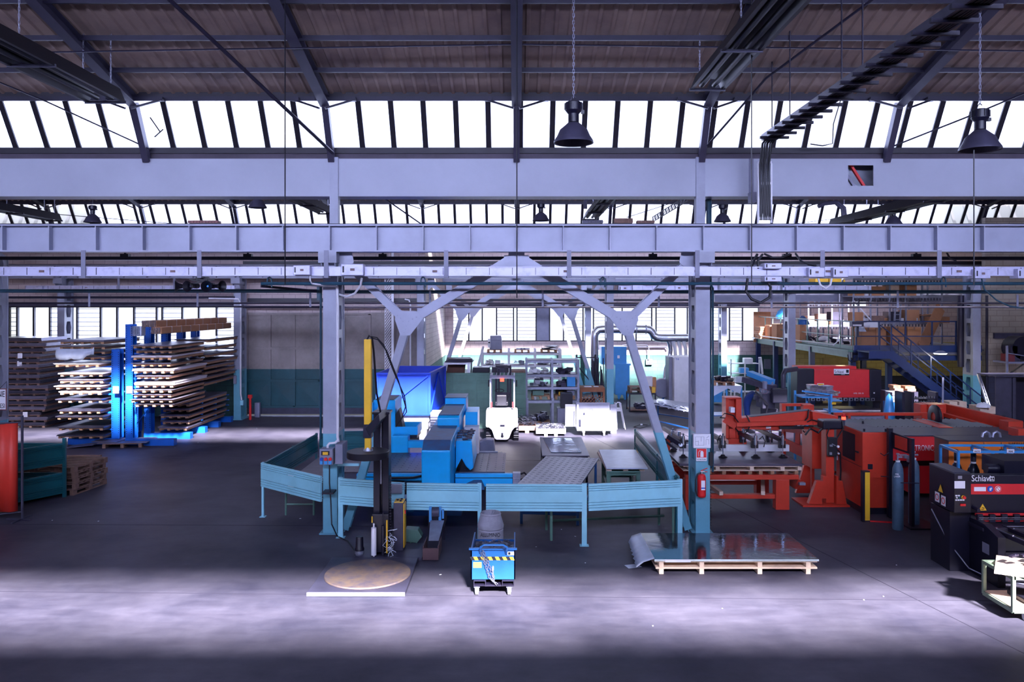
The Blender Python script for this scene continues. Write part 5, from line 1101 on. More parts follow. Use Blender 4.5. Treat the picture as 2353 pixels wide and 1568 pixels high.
part(T, 'valve', CHROME, MB().cyl((ex, 16.48, z1), (ex, 16.48, z1+.05), .02, n=10).cb((ex+.02, 16.48, z1+.05), (.08, .03, .02))); part(T, 'trigger', REDP, MB().bar((ex-.02, 16.48, z1+.06), (ex+.12, 16.48, z1+.12), .02, .012).bar((ex, 16.48, z1+.06), (ex+.12, 16.48, z1+.04), .02, .012)); part(T, 'hose', BLACK, MB().tube([(ex-.02, 16.46, z1+.03), (ex-.1, 16.45, z1-.0), (ex-.135, 16.45, z1-.12), (ex-.135, 16.45, z0+.15), (ex-.1, 16.45, z0+.02)], .014, 8)); part(T, 'wall_bracket', DARKST, MB().box(ex-.03, ex+.03, 16.56, 16.598, z0+.2, z0+.4))
m = MB(); pts = []
for i in range(90): a = i*.9; pts.append((FX(1631, 16.7)+.035*cos(a), 16.72+.035*sin(a), .15+i*.009))
solo('coiled_hose', 'dark coiled hose hanging down the side of the extinguisher column', 'hose', BLACK, m.tube(pts, .007, 5)); a = P(1629, 1050, 16.7); solo('air_valve', 'black air valve on the pipe beside the extinguisher sign', 'valve', BLACK, MB().box(a[0]-.035, a[0]+.035, 16.5, 16.6, a[2]-.15, a[2]+.12))
# ================================================================ CENTRE REAR
# big blue container on white blocks
x0, x1 = FX(867, 27.5), FX(987, 27.5); xb1 = FX(1022, 30.6); xb0 = xb1-(x1-x0); z0, z1 = FZ(953, 27.5), FZ(860, 27.5)
T = thing('tipping_container', 'large blue open steel container with diagonal braces on pale blocks', 'container', ((x0+x1)/2, 29, z0))
m = MB(); th = .03
def wallp(m, p, q, z0, z1, flare=0):
    d = (Vector((*q, 0))-Vector((*p, 0))).normalized(); n = Vector((-d.y, d.x, 0))*.03
    vs = [Vector((*p, z0)), Vector((*q, z0)), Vector((*q, z1)), Vector((*p, z1))]; m.add([tuple(v) for v in vs]+[tuple(v+n) for v in vs], [(0, 1, 2, 3), (7, 6, 5, 4), (0, 4, 5, 1), (1, 5, 6, 2), (2, 6, 7, 3), (3, 7, 4, 0)])
cr = [(x0, 27.5), (x1, 27.5), (xb1, 30.6), (xb0, 30.6)]
for i in range(4): wallp(m, cr[i], cr[(i+1) % 4], z0, z1)
m.add([(x, y, z0+.02) for x, y in cr], [(0, 1, 2, 3)]); tub = part(T, 'tub', DBLUE, m)
fr = MB()
for i in range(4): fr.bar((*cr[i], z1), (*cr[(i+1) % 4], z1), .09, .09); fr.bar((*cr[i], z0), (*cr[(i+1) % 4], z0), .07, .07); fr.bar((*cr[i], z0), (*cr[i], z1), .09, .09)
part(T, 'edge_frame', DBLUE, fr)
part(T, 'diagonal_brace', DBLUE, MB().bar((x1-.05, 27.47, z1-.05), (x0+.75, 27.47, z0+.55), .05, .09, (0, 1, 0))); part(T, 'diagonal_brace', DBLUE, MB().bar((x1+.04, 27.6, z0+.1), ((x1+xb1)/2+.03, 29.0, z1-.1), .05, .08).bar((xb1+.03, 30.5, z0+.1), ((x1+xb1)/2+.03, 29.1, z1-.1), .05, .08))
for nm, a, b, c_, d_, lab in (('block', FX(898, 27.5), FX(985, 27.5), .72, .995, 'upper pale block course under the blue container'), ('block', FX(905, 27.5), FX(983, 27.5), .462, .715, 'second pale block course under the blue container'), ('block', FX(962, 27.5), FX(980, 27.5), 0, .46, 'pale foot block under the container corner'), ('block', FX(903, 27.5), FX(918, 27.5), 0, .46, 'pale foot block beside the blue cabinet')):
    solo('support_block', lab, 'block', pm('pale cast block', (186, 186, 200), .8, 0, .15, 4) if 'pale cast block' not in bpy.data.materials else bpy.data.materials['pale cast block'], MB().box(a, b, 27.6, 29.8, c_, d_), bev=.02)
T = thing('louvred_box', 'white louvred box behind the machine arm', 'box', (FX(995, 27), 27, 0)); part(T, 'body', WHITE, MB().box(FX(988, 26.4), FX(1012, 26.4), 26.5, 27.2, 0, 1.2), bev=.01); lv = MB()
for i in range(7): lv.box(FX(988, 26.4), FX(1010, 26.4), 26.47, 26.5, .5+i*.09, .53+i*.09)
part(T, 'louvre', GREY, lv)
# green ribbed container wall
x0, x1 = FX(1020, 30.7), FX(1208, 30.7); zt = FZ(858, 30.7)
T = thing('green_container', 'long green ribbed steel container behind the forklift', 'container', ((x0+x1)/2, 31.5, 0)); part(T, 'body', GREEN, MB().box(x0, x1, 30.75, 32.6, 0, zt))
r_ = MB()
for z in (.2, .29, .38, .62, .71, .8, 1.12, 1.3, 1.39, 1.48, 1.72, 1.81, 1.9, 2.0, 2.08): r_.box(x0, x1, 30.72, 30.75, z, z+.025)
part(T, 'pressed_rib', GREEN, r_); part(T, 'upright_strip', GREEN, MB().box(FX(1037, 30.7), FX(1040, 30.7), 30.69, 30.75, 0, zt).box(FX(1091, 30.7), FX(1095, 30.7), 30.69, 30.75, 0, zt).box(FX(1205, 30.7), x1, 30.69, 30.75, 0, zt))
def box(lab, px0, px1, Y, z0, z1, d, mat, name='crate', cat='crate', bev=.01): return solo(name, lab, cat, mat, MB().box(FX(px0, Y), FX(px1, Y), Y, Y+d, z0, z1), bev=bev)
zc = zt+.002
T = thing('angled_frame', 'rusty brown panel leaning in a white frame on top of the green container', 'frame', (FX(1050, 30.9), 31, zc)); part(T, 'panel', pm('brown panel', (112, 82, 76), .4, .2), MB().add([(FX(1026, 30.9), 30.9, zc), (FX(1068, 30.9), 30.9, zc), (FX(1070, 31.4), 31.4, FZ(836, 31.4)), (FX(1030, 31.4), 31.4, FZ(836, 31.4))], [(0, 1, 2, 3)]), sol=.03)
part(T, 'frame', WHITE, MB().box(FX(1020, 30.9), FX(1024, 30.9), 30.85, 30.9, zc, FZ(833, 30.9)).box(FX(1074, 30.9), FX(1080, 30.9), 30.85, 30.9, zc, FZ(833, 30.9)).box(FX(1020, 30.9), FX(1082, 30.9), 30.85, 30.9, FZ(838, 30.9), FZ(834, 30.9)).box(FX(1020, 30.9), FX(1082, 30.9), 31.8, 31.85, FZ(838, 30.9), FZ(834, 30.9)).box(FX(1020, 30.9), FX(1024, 30.9), 31.8, 31.85, zc, FZ(833, 30.9)).box(FX(1078, 30.9), FX(1082, 30.9), 31.8, 31.85, zc, FZ(833, 30.9)))
for i in range(4): solo('dark_plate', '%s of the dark plates lying over the white frame' % ORD[3-i], 'plate', DARKST, MB().cb((FX(1056, 31.3), 31.35, FZ(833, 30.9)+.02+.035*i), (1.1-.06*i, 1.0, .025), .05*i), 'dark plates over the white frame')
box('black case on the green container, just left behind the forklift guard'.replace('left ', ''), 1086, 1125, 30.95, zc, zc+.2, .8, NAVY, 'equipment_case', 'case'); box('second black case lying on the green container', 1130, 1168, 30.95, zc, zc+.22, .8, DGREY, 'equipment_case', 'case')
box('brown board at the end of the green container top', 1172, 1207, 30.9, zc, zc+.08, .9, WOODD, 'board', 'board')
solo('hoist_frame', 'white sloping bar leaning behind the green container', 'bar', WHITE, MB().bar((FX(1098, 33), 33.0, 2.2), (FX(1110, 33), 33.2, FZ(797, 33)), .06, .08))
# forklift seen from behind --------------------------------------------
Y = 27.6; s = Y/FPX
def fx(px): return FX(px, Y)
def fz(py): return FZ(py, Y)
T = thing('forklift', 'white forklift truck seen from behind with grey overhead guard', 'forklift', (fx(1154), 28.6, 0))
cwp = [(fx(1117), fz(943)), (fx(1189), fz(943)), (fx(1190), fz(983)), (fx(1182), fz(984)), (fx(1176), fz(992)), (fx(1170), fz(1008)), (fx(1166), fz(1012)), (fx(1140), fz(1012)), (fx(1136), fz(1008)), (fx(1130), fz(990)), (fx(1124), fz(984)), (fx(1116), fz(983))]
WHF = pm('forklift white paint', (232, 228, 238), .45, 0, .12, 5)
cw_ = part(T, 'counterweight', WHF, MB().prism(cwp, 'y', Y, Y+.75), bev=.05)
part(cw_, 'tow_hitch', NAVY, MB().box(fx(1149), fx(1160), Y-.01, Y, fz(981), fz(976)).cyl((fx(1154), Y-.01, fz(1003)), (fx(1154), Y+.02, fz(1003)), .05, n=14).box(fx(1152), fx(1156), Y-.03, Y, fz(1002), fz(995)))
text(cw_, 'lettering', 'TCM', .16, (fx(1154), Y-.004, fz(958)), GREY, align='CENTER', sx=1.2)
part(T, 'chassis', DGREY, MB().box(fx(1120), fx(1188), Y+.7, Y+2.2, .3, .75).box(fx(1122), fx(1186), Y+.3, Y+2.2, .7, 1.0))
for s_ in (-1, 1):
    cx_ = fx(1154)+s_*.49
    for yy in (Y+.55, Y+1.9):
        w_ = part(T, 'wheel', BLACK, MB().lathe([(.12, -.09), (.27, -.09), (.29, -.06), (.29, .06), (.27, .09), (.12, .09)], (cx_, yy, .29), 24, 'x')); part(w_, 'wheel_rim', WHITE, MB().cyl((cx_-.07, yy, .29), (cx_+.07, yy, .29), .13, n=16))
        tr = MB()
        for i in range(20): a = i*pi/10; tr.cb((cx_, yy+.29*cos(a), .29+.29*sin(a)), (.17, .03, .03), 0, -a)
        part(w_, 'tread', BLACK, tr)
gm = MB(); zt_ = fz(868); zb_ = fz(942)
for s_ in (-1, 1):
    gm.bar((fx(1154)+s_*.42, Y+.1, zb_), (fx(1154)+s_*.42, Y+.25, zt_), .05, .06, (0, 1, 0)); gm.bar((fx(1154)+s_*.42, Y+1.5, 1.0), (fx(1154)+s_*.42, Y+1.2, zt_), .05, .06, (0, 1, 0)); gm.bar((fx(1154)+s_*.42, Y+.2, zt_), (fx(1154)+s_*.42, Y+1.3, zt_+.03), .05, .06)
gm.bar((fx(1126), Y+.22, zt_), (fx(1182), Y+.22, zt_), .05, .12)
for i in range(6): gm.bar((fx(1130)+i*.14, Y+.25, zt_+.03), (fx(1130)+i*.14, Y+1.3, zt_+.05), .03, .03)
part(T, 'overhead_guard', GREY, gm)
part(T, 'beacon_light', REDON, MB().box(fx(1149), fx(1158), Y+.14, Y+.18, fz(878), fz(871)))
for s_ in (-1, 1): part(T, 'tail_light', REDP, MB().box(fx(1154)+s_*.385-.03, fx(1154)+s_*.385+.03, Y+.05, Y+.1, fz(939), fz(925))); 
for s_ in (-1, 1): part(T, 'mirror', BLACK, MB().cb((fx(1154)+s_*.5, Y+.9, fz(887)), (.05, .08, .24)))
part(T, 'seat', BLACK, MB().box(fx(1137), fx(1167), Y+.5, Y+.95, fz(937), fz(928)).prism([(Y+.45, fz(937)), (Y+.45, fz(912)), (Y+.55, fz(910)), (Y+.62, fz(935))], 'x', fx(1140), fx(1164)), bev=.03)
part(T, 'steering_wheel', BLACK, MB().tube([(fx(1146)+.16*cos(i*pi/8), Y+1.1+.08*sin(i*pi/8), fz(906)+.05*sin(i*pi/8)) for i in range(17)], .014, 6)); part(T, 'control_lever', BLACK, MB().bar((fx(1165), Y+.9, fz(930)), (fx(1171), Y+.85, fz(913)), .02, .02))
ms = MB()
for s_ in (-1, 1): ms.box(fx(1154)+s_*.27-.04, fx(1154)+s_*.27+.04, Y+2.25, Y+2.4, .08, fz(856)); ms.box(fx(1154)+s_*.17-.03, fx(1154)+s_*.17+.03, Y+2.4, Y+2.5, .08, fz(860))
for z in (.5, 1.4, fz(852)-.1): ms.box(fx(1154)-.3, fx(1154)+.3, Y+2.3, Y+2.38, z, z+.1)
part(T, 'mast', DARKST, ms); part(T, 'fork', DARKST, MB().box(fx(1154)-.3, fx(1154)-.18, Y+2.5, Y+3.0, .05, .1).box(fx(1154)+.18, fx(1154)+.3, Y+2.5, Y+3.0, .05, .1).box(fx(1154)-.45, fx(1154)+.45, Y+2.45, Y+2.5, .05, .6)); part(T, 'load_light', NAVY, MB().cb((fx(1133), Y+2.1, zt_+.1), (.16, .1, .2)).cb((fx(1162), Y+2.1, zt_+.1), (.16, .1, .2)))
# racking -------------------------------------------------------------
def rackframe(lab, xs, Y, d, levels, ztop, mat, name='pallet_rack', th=.09):
    T = thing(name, lab, 'pallet rack', ((xs[0]+xs[-1])/2, Y, 0))
    for x in xs:
        u = MB().box(x-th/2, x+th/2, Y, Y+.08, 0, ztop).box(x-th/2, x+th/2, Y+d-.08, Y+d, 0, ztop)
        z = .3
        while z < ztop-.4: u.bar((x, Y+.04, z), (x, Y+d-.04, z+.4), .03, .03); z += .5
        part(T, 'upright', mat, u)
    for z in levels:
        for yy in (Y-.03, Y+d-.03): part(T, 'beam', mat, MB().box(xs[0], xs[-1], yy, yy+.05, z-.1, z))
        part(T, 'shelf_board', DGREY, MB().box(xs[0], xs[-1], Y+.02, Y+d-.02, z, z+.02))
    return T
Y = 32.0; xs = [FX(p, Y) for p in (1210, 1269, 1329)]
rackframe('two bay steel pallet rack with boxes and motors beside the forklift', xs, Y, 1.1, [FZ(890, Y), FZ(861, Y), FZ(829, Y)], FZ(826, Y), ALU)
rackframe('lower steel rack level with pallets beside the forklift', [xs[0]+.03, xs[1]+.02, xs[2]-.03], Y-.14, .1, [FZ(920, Y)], FZ(915, Y), ALU, 'rack_front')
def junk(lab, x0, x1, Y, z, h, n, seed, mat=SCRAP, name='junk_pile', cat='odd parts', d=.8, kind='stuff'):
    rr = random.Random(seed); m = MB()
    for i in range(n):
        a, b, c_ = rr.uniform(.06, .3), rr.uniform(.05, .3), rr.uniform(.03, .2)
        m.cb((rr.uniform(x0+.12, x1-.12), Y+rr.uniform(.1, d), z+c_*.5+rr.uniform(0, max(.01, h-c_))*rr.random()), (a, b, c_), rr.uniform(0, 3), rr.uniform(-.4, .4))
    return solo(name, lab, cat, mat, m, kind=kind)
z3, z2, z1_ = FZ(861, Y)+.022, FZ(890, Y)+.022, FZ(920, Y)+.022
def pal2(lab, x0, x1, Y, z, mat=WOOD): return solo('small_pallet', lab, 'pallet', mat, pallet_mb(x1-x0, .9).move(x0, Y, z))
pa = [(1221, 1264), (1275, 1322)]
for i, (a, b) in enumerate(pa):
    x0, x1 = FX(a, Y), FX(b, Y)
    pal2('wooden pallet on the lowest rack level, %s bay' % ('bin' if i == 0 else 'yellow motor'), x0, x1, Y+.05, z1_+.0)
    box(['dark green ribbed bin on the lower rack pallet', 'grey motor block on the lower rack pallet'][i], [1224, 1303][i], [1250, 1320][i], Y+.2, z1_+.146, z1_+[.36, .34][i], .5, [GREEN, GREY][i], ['ribbed_bin', 'motor_block'][i], ['bin', 'motor'][i])
    junk('metal odds beside the %s on the rack' % ['ribbed bin', 'yellow motor'][i], x0, x1, Y+.5, z1_+.146, .3, 10, 20+i, SCRAP, d=.3)
box('yellow motor on the lower rack pallet', 1284, 1297, Y+.1, z1_+.146, z1_+.3, .3, YEL, 'yellow_motor', 'motor', .03)
for k_, (z, sd, nm) in enumerate(((z2, 31, 'second rack level'), (z3, 41, 'upper rack level'))):
    for i, (a, b) in enumerate(((1214, 1266), (1273, 1326))): junk('metal parts and cartons on the %s, %s bay' % (nm, ['forklift side', 'cabinet side'][i]), FX(a, Y), FX(b, Y), Y, z, .3, 9, sd+i, [ALU, DGREY, WHITE, DGREY][k_*2+i])
box('blue lidded box on the second rack level', 1303, 1322, Y+.05, z2, z2+.42, .5, LBLUE, 'blue_box', 'box')
junk('coils of parts on the rack floor pallet', FX(1219, 31.5), FX(1262, 31.5), 31.4, .146, .35, 26, 51, SCRAP, 'parts_heap', 'parts heap'); pal2('wooden pallet with metal parts on the floor below the rack', FX(1219, 31.5), FX(1264, 31.5), 31.4, 0)
T = thing('metal_cabinet', 'pale drawer cabinet on a block below the rack', 'cabinet', (FX(1290, 31), 31, 0)); part(T, 'body', GREY, MB().box(FX(1281, 31.2), FX(1300, 31.2), 31.2, 31.8, .15, .72)); part(T, 'foot_block', WOOD, MB().box(FX(1284, 31.2), FX(1288, 31.2), 31.2, 31.3, 0, .15)); part(T, 'dark_top', NAVY, MB().box(FX(1289, 31.2), FX(1316, 31.2), 31.25, 31.9, .72, 1.3))
# flat scrap bins on the floor
for i, (a, b, yy, lab) in enumerate(((1190, 1232, 29.6, 'low rusty tray of swarf beside the forklift wheel'), (1232, 1300, 28.9, 'low white edged tray of tangled offcuts before the rack'))):
    x0, x1 = FX(a, yy), FX(b, yy); T = thing('scrap_tray', lab, 'tray', ((x0+x1)/2, yy+.5, 0)); part(T, 'tray', WOODD if i == 0 else WHITE, MB().box(x0, x1, yy, yy+.03, .1, .28).box(x0, x1, yy+1.0, yy+1.03, .1, .28).box(x0, x0+.03, yy, yy+1, .1, .28).box(x1-.03, x1, yy, yy+1, .1, .28).box(x0, x1, yy, yy+1.03, .1, .13).box(x0+.3, x0+.42, yy, yy+1, 0, .1).box(x1-.42, x1-.3, yy, yy+1, 0, .1))
    rr = random.Random(60+i); m = MB()
    for q in range(150 if i else 110): m.cb((rr.uniform(x0+.05, x1-.05), rr.uniform(yy+.05, yy+.98), rr.uniform(.2, .36+(.25 if i == 0 else 0))), (rr.uniform(.1, .35), .02, .01), rr.uniform(0, 3.1), rr.uniform(-.4, .4), rr.uniform(-.3, .3))
    solo('swarf', 'tangled metal strips in the '+['rusty tray', 'white edged tray'][i], 'swarf', SCRAP, m, kind='stuff')
# white rack far behind with pallets of parts on top
Y = 40.0; xs = [FX(p, Y) for p in (1107, 1169, 1230, 1288)]
rackframe('white painted pallet rack along the rear wall windows', xs, Y, 1.1, [FZ(812, Y), FZ(840, Y), FZ(868, Y)], FZ(803, Y), WHITE, th=.11)
zt = FZ(812, Y)+.022
for i, (a, b, wh) in enumerate(((1119, 1153, 'under the grey machine'), (1182, 1217, 'under the gauge box'), (1243, 1280, 'under the bent sheets'))): pal2('small wooden pallet on the white rack top '+wh, FX(a, Y), FX(b, Y), Y+.05, zt)
T = thing('grey_machine', 'tall grey hooded machine with white control strip on top of the white rack', 'machine', (FX(1138, Y), Y+.5, zt+.146)); part(T, 'body', GREY, MB().box(FX(1125, Y), FX(1153, Y), Y+.1, Y+.8, zt+.146, FZ(783, Y)).prism([(FX(1126, Y), FZ(783, Y)), (FX(1126, Y), FZ(772, Y)), (FX(1151, Y), FZ(772, Y)), (FX(1153, Y), FZ(783, Y))], 'y', Y+.15, Y+.8), bev=.03); part(T, 'control_strip', WHITE, MB().box(FX(1121, Y), FX(1127, Y), Y+.02, Y+.12, FZ(799, Y), FZ(779, Y))); part(T, 'screen', BLKP, MB().box(FX(1122, Y), FX(1126, Y), Y+.01, Y+.02, FZ(789, Y), FZ(786, Y)))
T = thing('gauge_box', 'white box with two round gauges on the white rack top', 'gauge box', (FX(1200, Y), Y+.3, zt+.146)); part(T, 'body', WHITE, MB().box(FX(1186, Y), FX(1217, Y), Y+.1, Y+.7, zt+.146, FZ(800, Y)), bev=.02); part(T, 'gauge', GREY, MB().cyl((FX(1198, Y), Y+.08, FZ(803, Y)), (FX(1198, Y), Y+.1, FZ(803, Y)), .06, n=14).cyl((FX(1205, Y), Y+.08, FZ(803, Y)), (FX(1205, Y), Y+.1, FZ(803, Y)), .06, n=14))
for i in range(4): solo('bent_sheet', '%s of the bent dark sheets on the white rack top' % ORD[3-i], 'sheet', DARKST, MB().cb((FX(1262, Y)+.05*i, Y+.5, zt+.17+.05*i), (.75-.08*i, .7, .02), .1*i, 0, (-1)**i*.08), 'bent sheets on the white rack')
for k_, z in enumerate((FZ(840, Y)+.022, FZ(868, Y)+.022)):
    for i in range(3): junk('pale parts on the %s shelf of the white rack, %s bay' % (['upper', 'lower'][k_], ['first', 'middle', 'last'][i]), xs[i]+.1, xs[i+1]-.1, Y, z, .3, 8, 70+k_*3+i, [WHITE, ALU, DGREY, DGREY, ALU, WHITE][k_*3+i])
# lattice crate, lattice trolley frame
T = thing('lattice_crate', 'brown wooden lattice sided crate behind the white sheet trolley', 'crate', (FX(1362, 33), 33.4, 0)); x0, x1 = FX(1333, 32.5), FX(1390, 32.5); z0, z1 = .75, FZ(893, 32.5)
BRN = pm('brown crate wood', (146, 92, 66), .8, 0, .25, 5)
part(T, 'frame', BRN, MB().box(x0, x1, 32.5, 32.56, z1-.15, z1).box(x0, x0+.08, 32.5, 32.56, 0, z1).box(x1-.08, x1, 32.5, 32.56, 0, z1).box(x0, x1, 32.5, 33.4, z1, z1+.03).box(x0, x1, 32.56, 33.4, 0, .5)); m = MB(); x = x0
while x < x1+.5:
    a, b = max(x-.65, x0), min(x, x1)
    if b > a:
        m.bar((b, 32.53, .45+(x-b)), (a, 32.53, .45+(x-a)), .02, .05, (0, 1, 0)); m.bar((x0+x1-b, 32.54, .45+(x-b)), (x0+x1-a, 32.54, .45+(x-a)), .02, .05, (0, 1, 0))
    x += .14
part(T, 'lattice', BRN, m); solo('crate_papers', 'papers lying on the lattice crate top', 'papers', PAPER, MB().box(x0+.2, x0+.5, 32.7, 33, z1+.031, z1+.05).box(x0+.6, x0+.8, 32.8, 33, z1+.031, z1+.045))
T = thing('tube_trolley', 'dark tube frame trolley leaning full of rods beside the duct riser', 'trolley', (FX(1355, 36), 36.5, 0)); m = MB(); rr = random.Random(8)
for px in (1325, 1368): m.cyl((FX(px, 36), 36, 0), (FX(px, 36), 36, FZ(815, 36)), .04, n=6)
m.bar((FX(1325, 36), 36, FZ(822, 36)), (FX(1368, 36), 36, FZ(822, 36)), .05, .05).bar((FX(1330, 36), 36, FZ(845, 36)), (FX(1366, 36), 36, FZ(888, 36)), .05, .05).bar((FX(1325, 36), 36, .4), (FX(1370, 36), 36, .4), .05, .3)
part(T, 'frame', DARKST, m); r2_ = MB()
for i in range(26): x = FX(1362+rr.uniform(0, 30), 36.4); r2_.cyl((x, 36.4+rr.uniform(0, .4), .5), (x+rr.uniform(-.12, .12), 36.5, rr.uniform(1.6, 2.4)), .025, n=5)
part(T, 'rod', DGREY, r2_)
# white sheet trolley
Y = 28.9; x0, x1 = FX(1326, Y), FX(1404, Y)
T = thing('sheet_trolley', 'white caster trolley with upright frame holding large white panels', 'trolley', ((x0+x1)/2, Y, 0))
part(T, 'deck', WHITE, MB().box(x0, x1, Y, Y+.9, .2, .3), bev=.01); part(T, 'frame', GREY, MB().box(x0, x0+.06, Y, Y+.06, .3, FZ(930, Y)).box(x1-.06, x1, Y+.4, Y+.46, .3, FZ(930, Y)).box(x0, x1, Y+.4, Y+.46, FZ(934, Y), FZ(929, Y)).box(x0, x1, Y+.42, Y+.44, .3, FZ(934, Y)))
for a in (x0+.25, x1-.25):
    for b in (Y+.1, Y+.8): w_ = part(T, 'caster', WHITE, MB().box(a-.05, a+.05, b-.05, b+.05, .14, .2)); part(w_, 'wheel', WHITE, MB().cyl((a-.03, b, .085), (a+.03, b, .085), .085, n=16))
def panel_up(lab, px0, px1, Y, z0, z1, mat=WHITE, th=.04): return solo('upright_panel', lab, 'panel', mat, MB().box(FX(px0, Y), FX(px1, Y), Y, Y+th, z0, z1), bev=.008)
panel_up('largest white panel standing front on the caster trolley', 1335, 1415, 29.0, .31, FZ(955, 29.0)); panel_up('white panel with raised edge behind the largest one on the trolley', 1344, 1403, 29.12, .31, FZ(944, 29.1)); panel_up('narrow white panel at the back of the trolley', 1362, 1401, 29.22, .31, FZ(940, 29.2), GREY)
panel_up('tall white panel standing on the floor at the trolley side near the forklift', 1299, 1323, 29.4, .28, FZ(930, 29.4), WHITE, .08); panel_up('grey white panel standing at the trolley side near the stepladder', 1402, 1417, 29.5, 0, FZ(930, 29.5), GREY, .1)
T = thing('step_ladder', 'small white folding step ladder beside the sheet trolley', 'step ladder', (FX(1425, 30.5), 30.5, 0)); z = FZ(928, 30.5)
for a, b in ((1416, 1418), (1426, 1437)): part(T, 'side_tube', WHITE, MB().cyl((FX(a, 30.5), 30.5, z), (FX(b, 30.5), 30.5, 0), .02, n=8).cyl((FX(a, 30.5), 30.9, z), (FX(b, 30.5), 30.9, 0), .02, n=8))
part(T, 'top_hoop', WHITE, MB().tube([(FX(1416, 30.5), 30.5, z), (FX(1419, 30.5), 30.5, z+.05), (FX(1424, 30.5), 30.5, z+.05), (FX(1427, 30.5), 30.5, z)], .02)); part(T, 'step', WHITE, MB().box(FX(1417, 30.5), FX(1428, 30.5), 30.5, 30.9, z-.3, z-.2))
solo('floor_cable', 'dark cable loop with white plug on the floor beyond the teal guard panel', 'cable', BLACK, MB().tube([FL(1495, 968, .02), FL(1492, 978, .02), FL(1470, 985, .02), FL(1456, 981, .02), FL(1470, 976, .02), FL(1488, 977, .02)], .012)); a = FL(1474, 976, .03); solo('plug', 'white plug in the floor cable loop', 'plug', WHITE, MB().cb(a, (.08, .05, .05)))
a = FL(1452, 1035); solo('cardboard_scrap', 'small brown carton on the floor at the teal panel end', 'carton', CARD, MB().box(3.05, 3.25, 23.2, 23.5, 0, .2)); T = thing('yellow_post', 'yellow guard post at the far end of the teal panel', 'post', (3.5, 22.85, 0)); part(T, 'post', YEL, MB().box(3.44, 3.52, 22.8, 22.88, 0, 1.2))
# dust collector, ducts, cabinets at the rear
Y = 40.0
T = thing('dust_collector', 'tall light blue dust collector cabinet below the silver duct', 'dust collector', (FX(1430, Y), Y+.6, 0)); x0, x1 = FX(1414, Y), FX(1447, Y)
part(T, 'lower_cabinet', LBLUE, MB().box(x0, x1, Y, Y+1.2, .25, FZ(838, Y)), bev=.02); part(T, 'upper_cabinet', LBLUE, MB().box(x0-.7, x1-.15, Y+.05, Y+1.2, FZ(838, Y), FZ(797, Y)), bev=.02); part(T, 'ledge', LBLUE, MB().box(x0-.05, x1+.05, Y-.05, Y+1.2, FZ(840, Y), FZ(836, Y))); part(T, 'foot', LBLUE, MB().prism([(x0+.1, .25), (x0+.3, .25), (x0+.2, 0), (x0+.15, 0)], 'y', Y, Y+.1).prism([(x1-.35, .25), (x1-.05, .25), (x1-.12, 0), (x1-.28, 0)], 'y', Y, Y+.1)); part(T, 'white_notice', PAPER, MB().box(x0+.1, x0+.22, Y-.01, Y, FZ(824, Y), FZ(817, Y)))
def duct(pts, r, lab, mat=CHROME):
    m = MB().tube(pts, r, 14)
    return solo('air_duct', lab, 'duct', mat, m)
Y = 39.5
duct([P(1366, 921, Y), P(1366, 775, Y), P(1368, 765, Y), P(1375, 758, Y), P(1384, 757, Y), P(1482, 757, Y), P(1492, 758, Y), P(1499, 764, Y), P(1502, 771, Y), P(1510, 776, Y), P(1520, 777, Y), P(1580, 777, Y)], .2, 'big silver air duct rising, bending and crossing to the white cabinets')
for i, (a, b, c_) in enumerate(((1532, 1541, 1530), (1543, 1551, 1549), (1555, 1562, 1561), (1567, 1574, 1573))):
    if i == 0: duct([P(1534, 780, Y), P(1539, 790, Y), P(1541, 805, Y), P(1538, 825, Y), P(1530, 850, Y-.2), P(1528, 872, Y-.3)], .11, 'long silver hose bending down to the round blower behind the man')
    else: duct([P(a, 780, Y), P(a+4, 786, Y), P(a+8, 800, Y), P(a+9, 815, Y), P(a+9, 822, Y)], .085, '%s silver branch hose dropping to the white cabinet' % ['', 'first', 'second', 'third'][i], WHITE)
fl_ = MB()
for px in (1425, 1462, 1484): a = P(px, 757, Y); fl_.lathe([(.2, -.03), (.225, -.03), (.225, .03), (.2, .03)], a, 16, 'x')
part(bpy.data.objects['air_duct'], 'flange_ring', ALU, fl_)
T = thing('white_cabinet', 'tall plain white machine cabinet beside the walking man', 'cabinet', (FX(1565, 36.5), 36.5, 0)); part(T, 'body', WHITE, MB().box(FX(1549, 36), FX(1600, 36), 36, 37.3, .08, FZ(821, 36)), bev=.02); part(T, 'plinth', GREY, MB().box(FX(1551, 36), FX(1598, 36), 36.05, 37.2, 0, .08)); part(T, 'side_door', GREY, MB().box(FX(1541, 36), FX(1549, 36), 36.4, 37.3, .05, FZ(821, 36.4))); text(T, 'lettering', 'Y4', .14, (FX(1552, 36), 35.98, FZ(828, 36)), BLUP)
T = thing('round_blower', 'round grey blower casing behind the walking man', 'blower', (FX(1523, 37), 37, 0)); part(T, 'casing', GREY, MB().lathe([(0, -.2), (.42, -.2), (.45, -.15), (.45, .15), (.42, .2), (0, .2)], (FX(1522, 37), 37.2, FZ(893, 37)), 28, 'y')); part(T, 'stand', DGREY, MB().box(FX(1508, 37), FX(1536, 37), 37, 37.4, 0, .35))
T = thing('isolator_box', 'grey switch box with red and dark buttons on the teal rear wall', 'switch box', P(1491, 838, 44)); x0, x1, z0, z1 = FX(1484, 44), FX(1499, 44), FZ(838, 44), FZ(826, 44); part(T, 'housing', GREY, MB().box(x0, x1, 43.92, 44.08, z0, z1)); part(T, 'button', NAVY, MB().box(x0+.06, x0+.1, 43.9, 43.92, z0+.06, z0+.11).box(x0+.15, x0+.2, 43.9, 43.92, z0+.06, z0+.11)); part(T, 'red_button', REDP, MB().box(x0+.25, x0+.3, 43.9, 43.92, z0+.06, z0+.11))
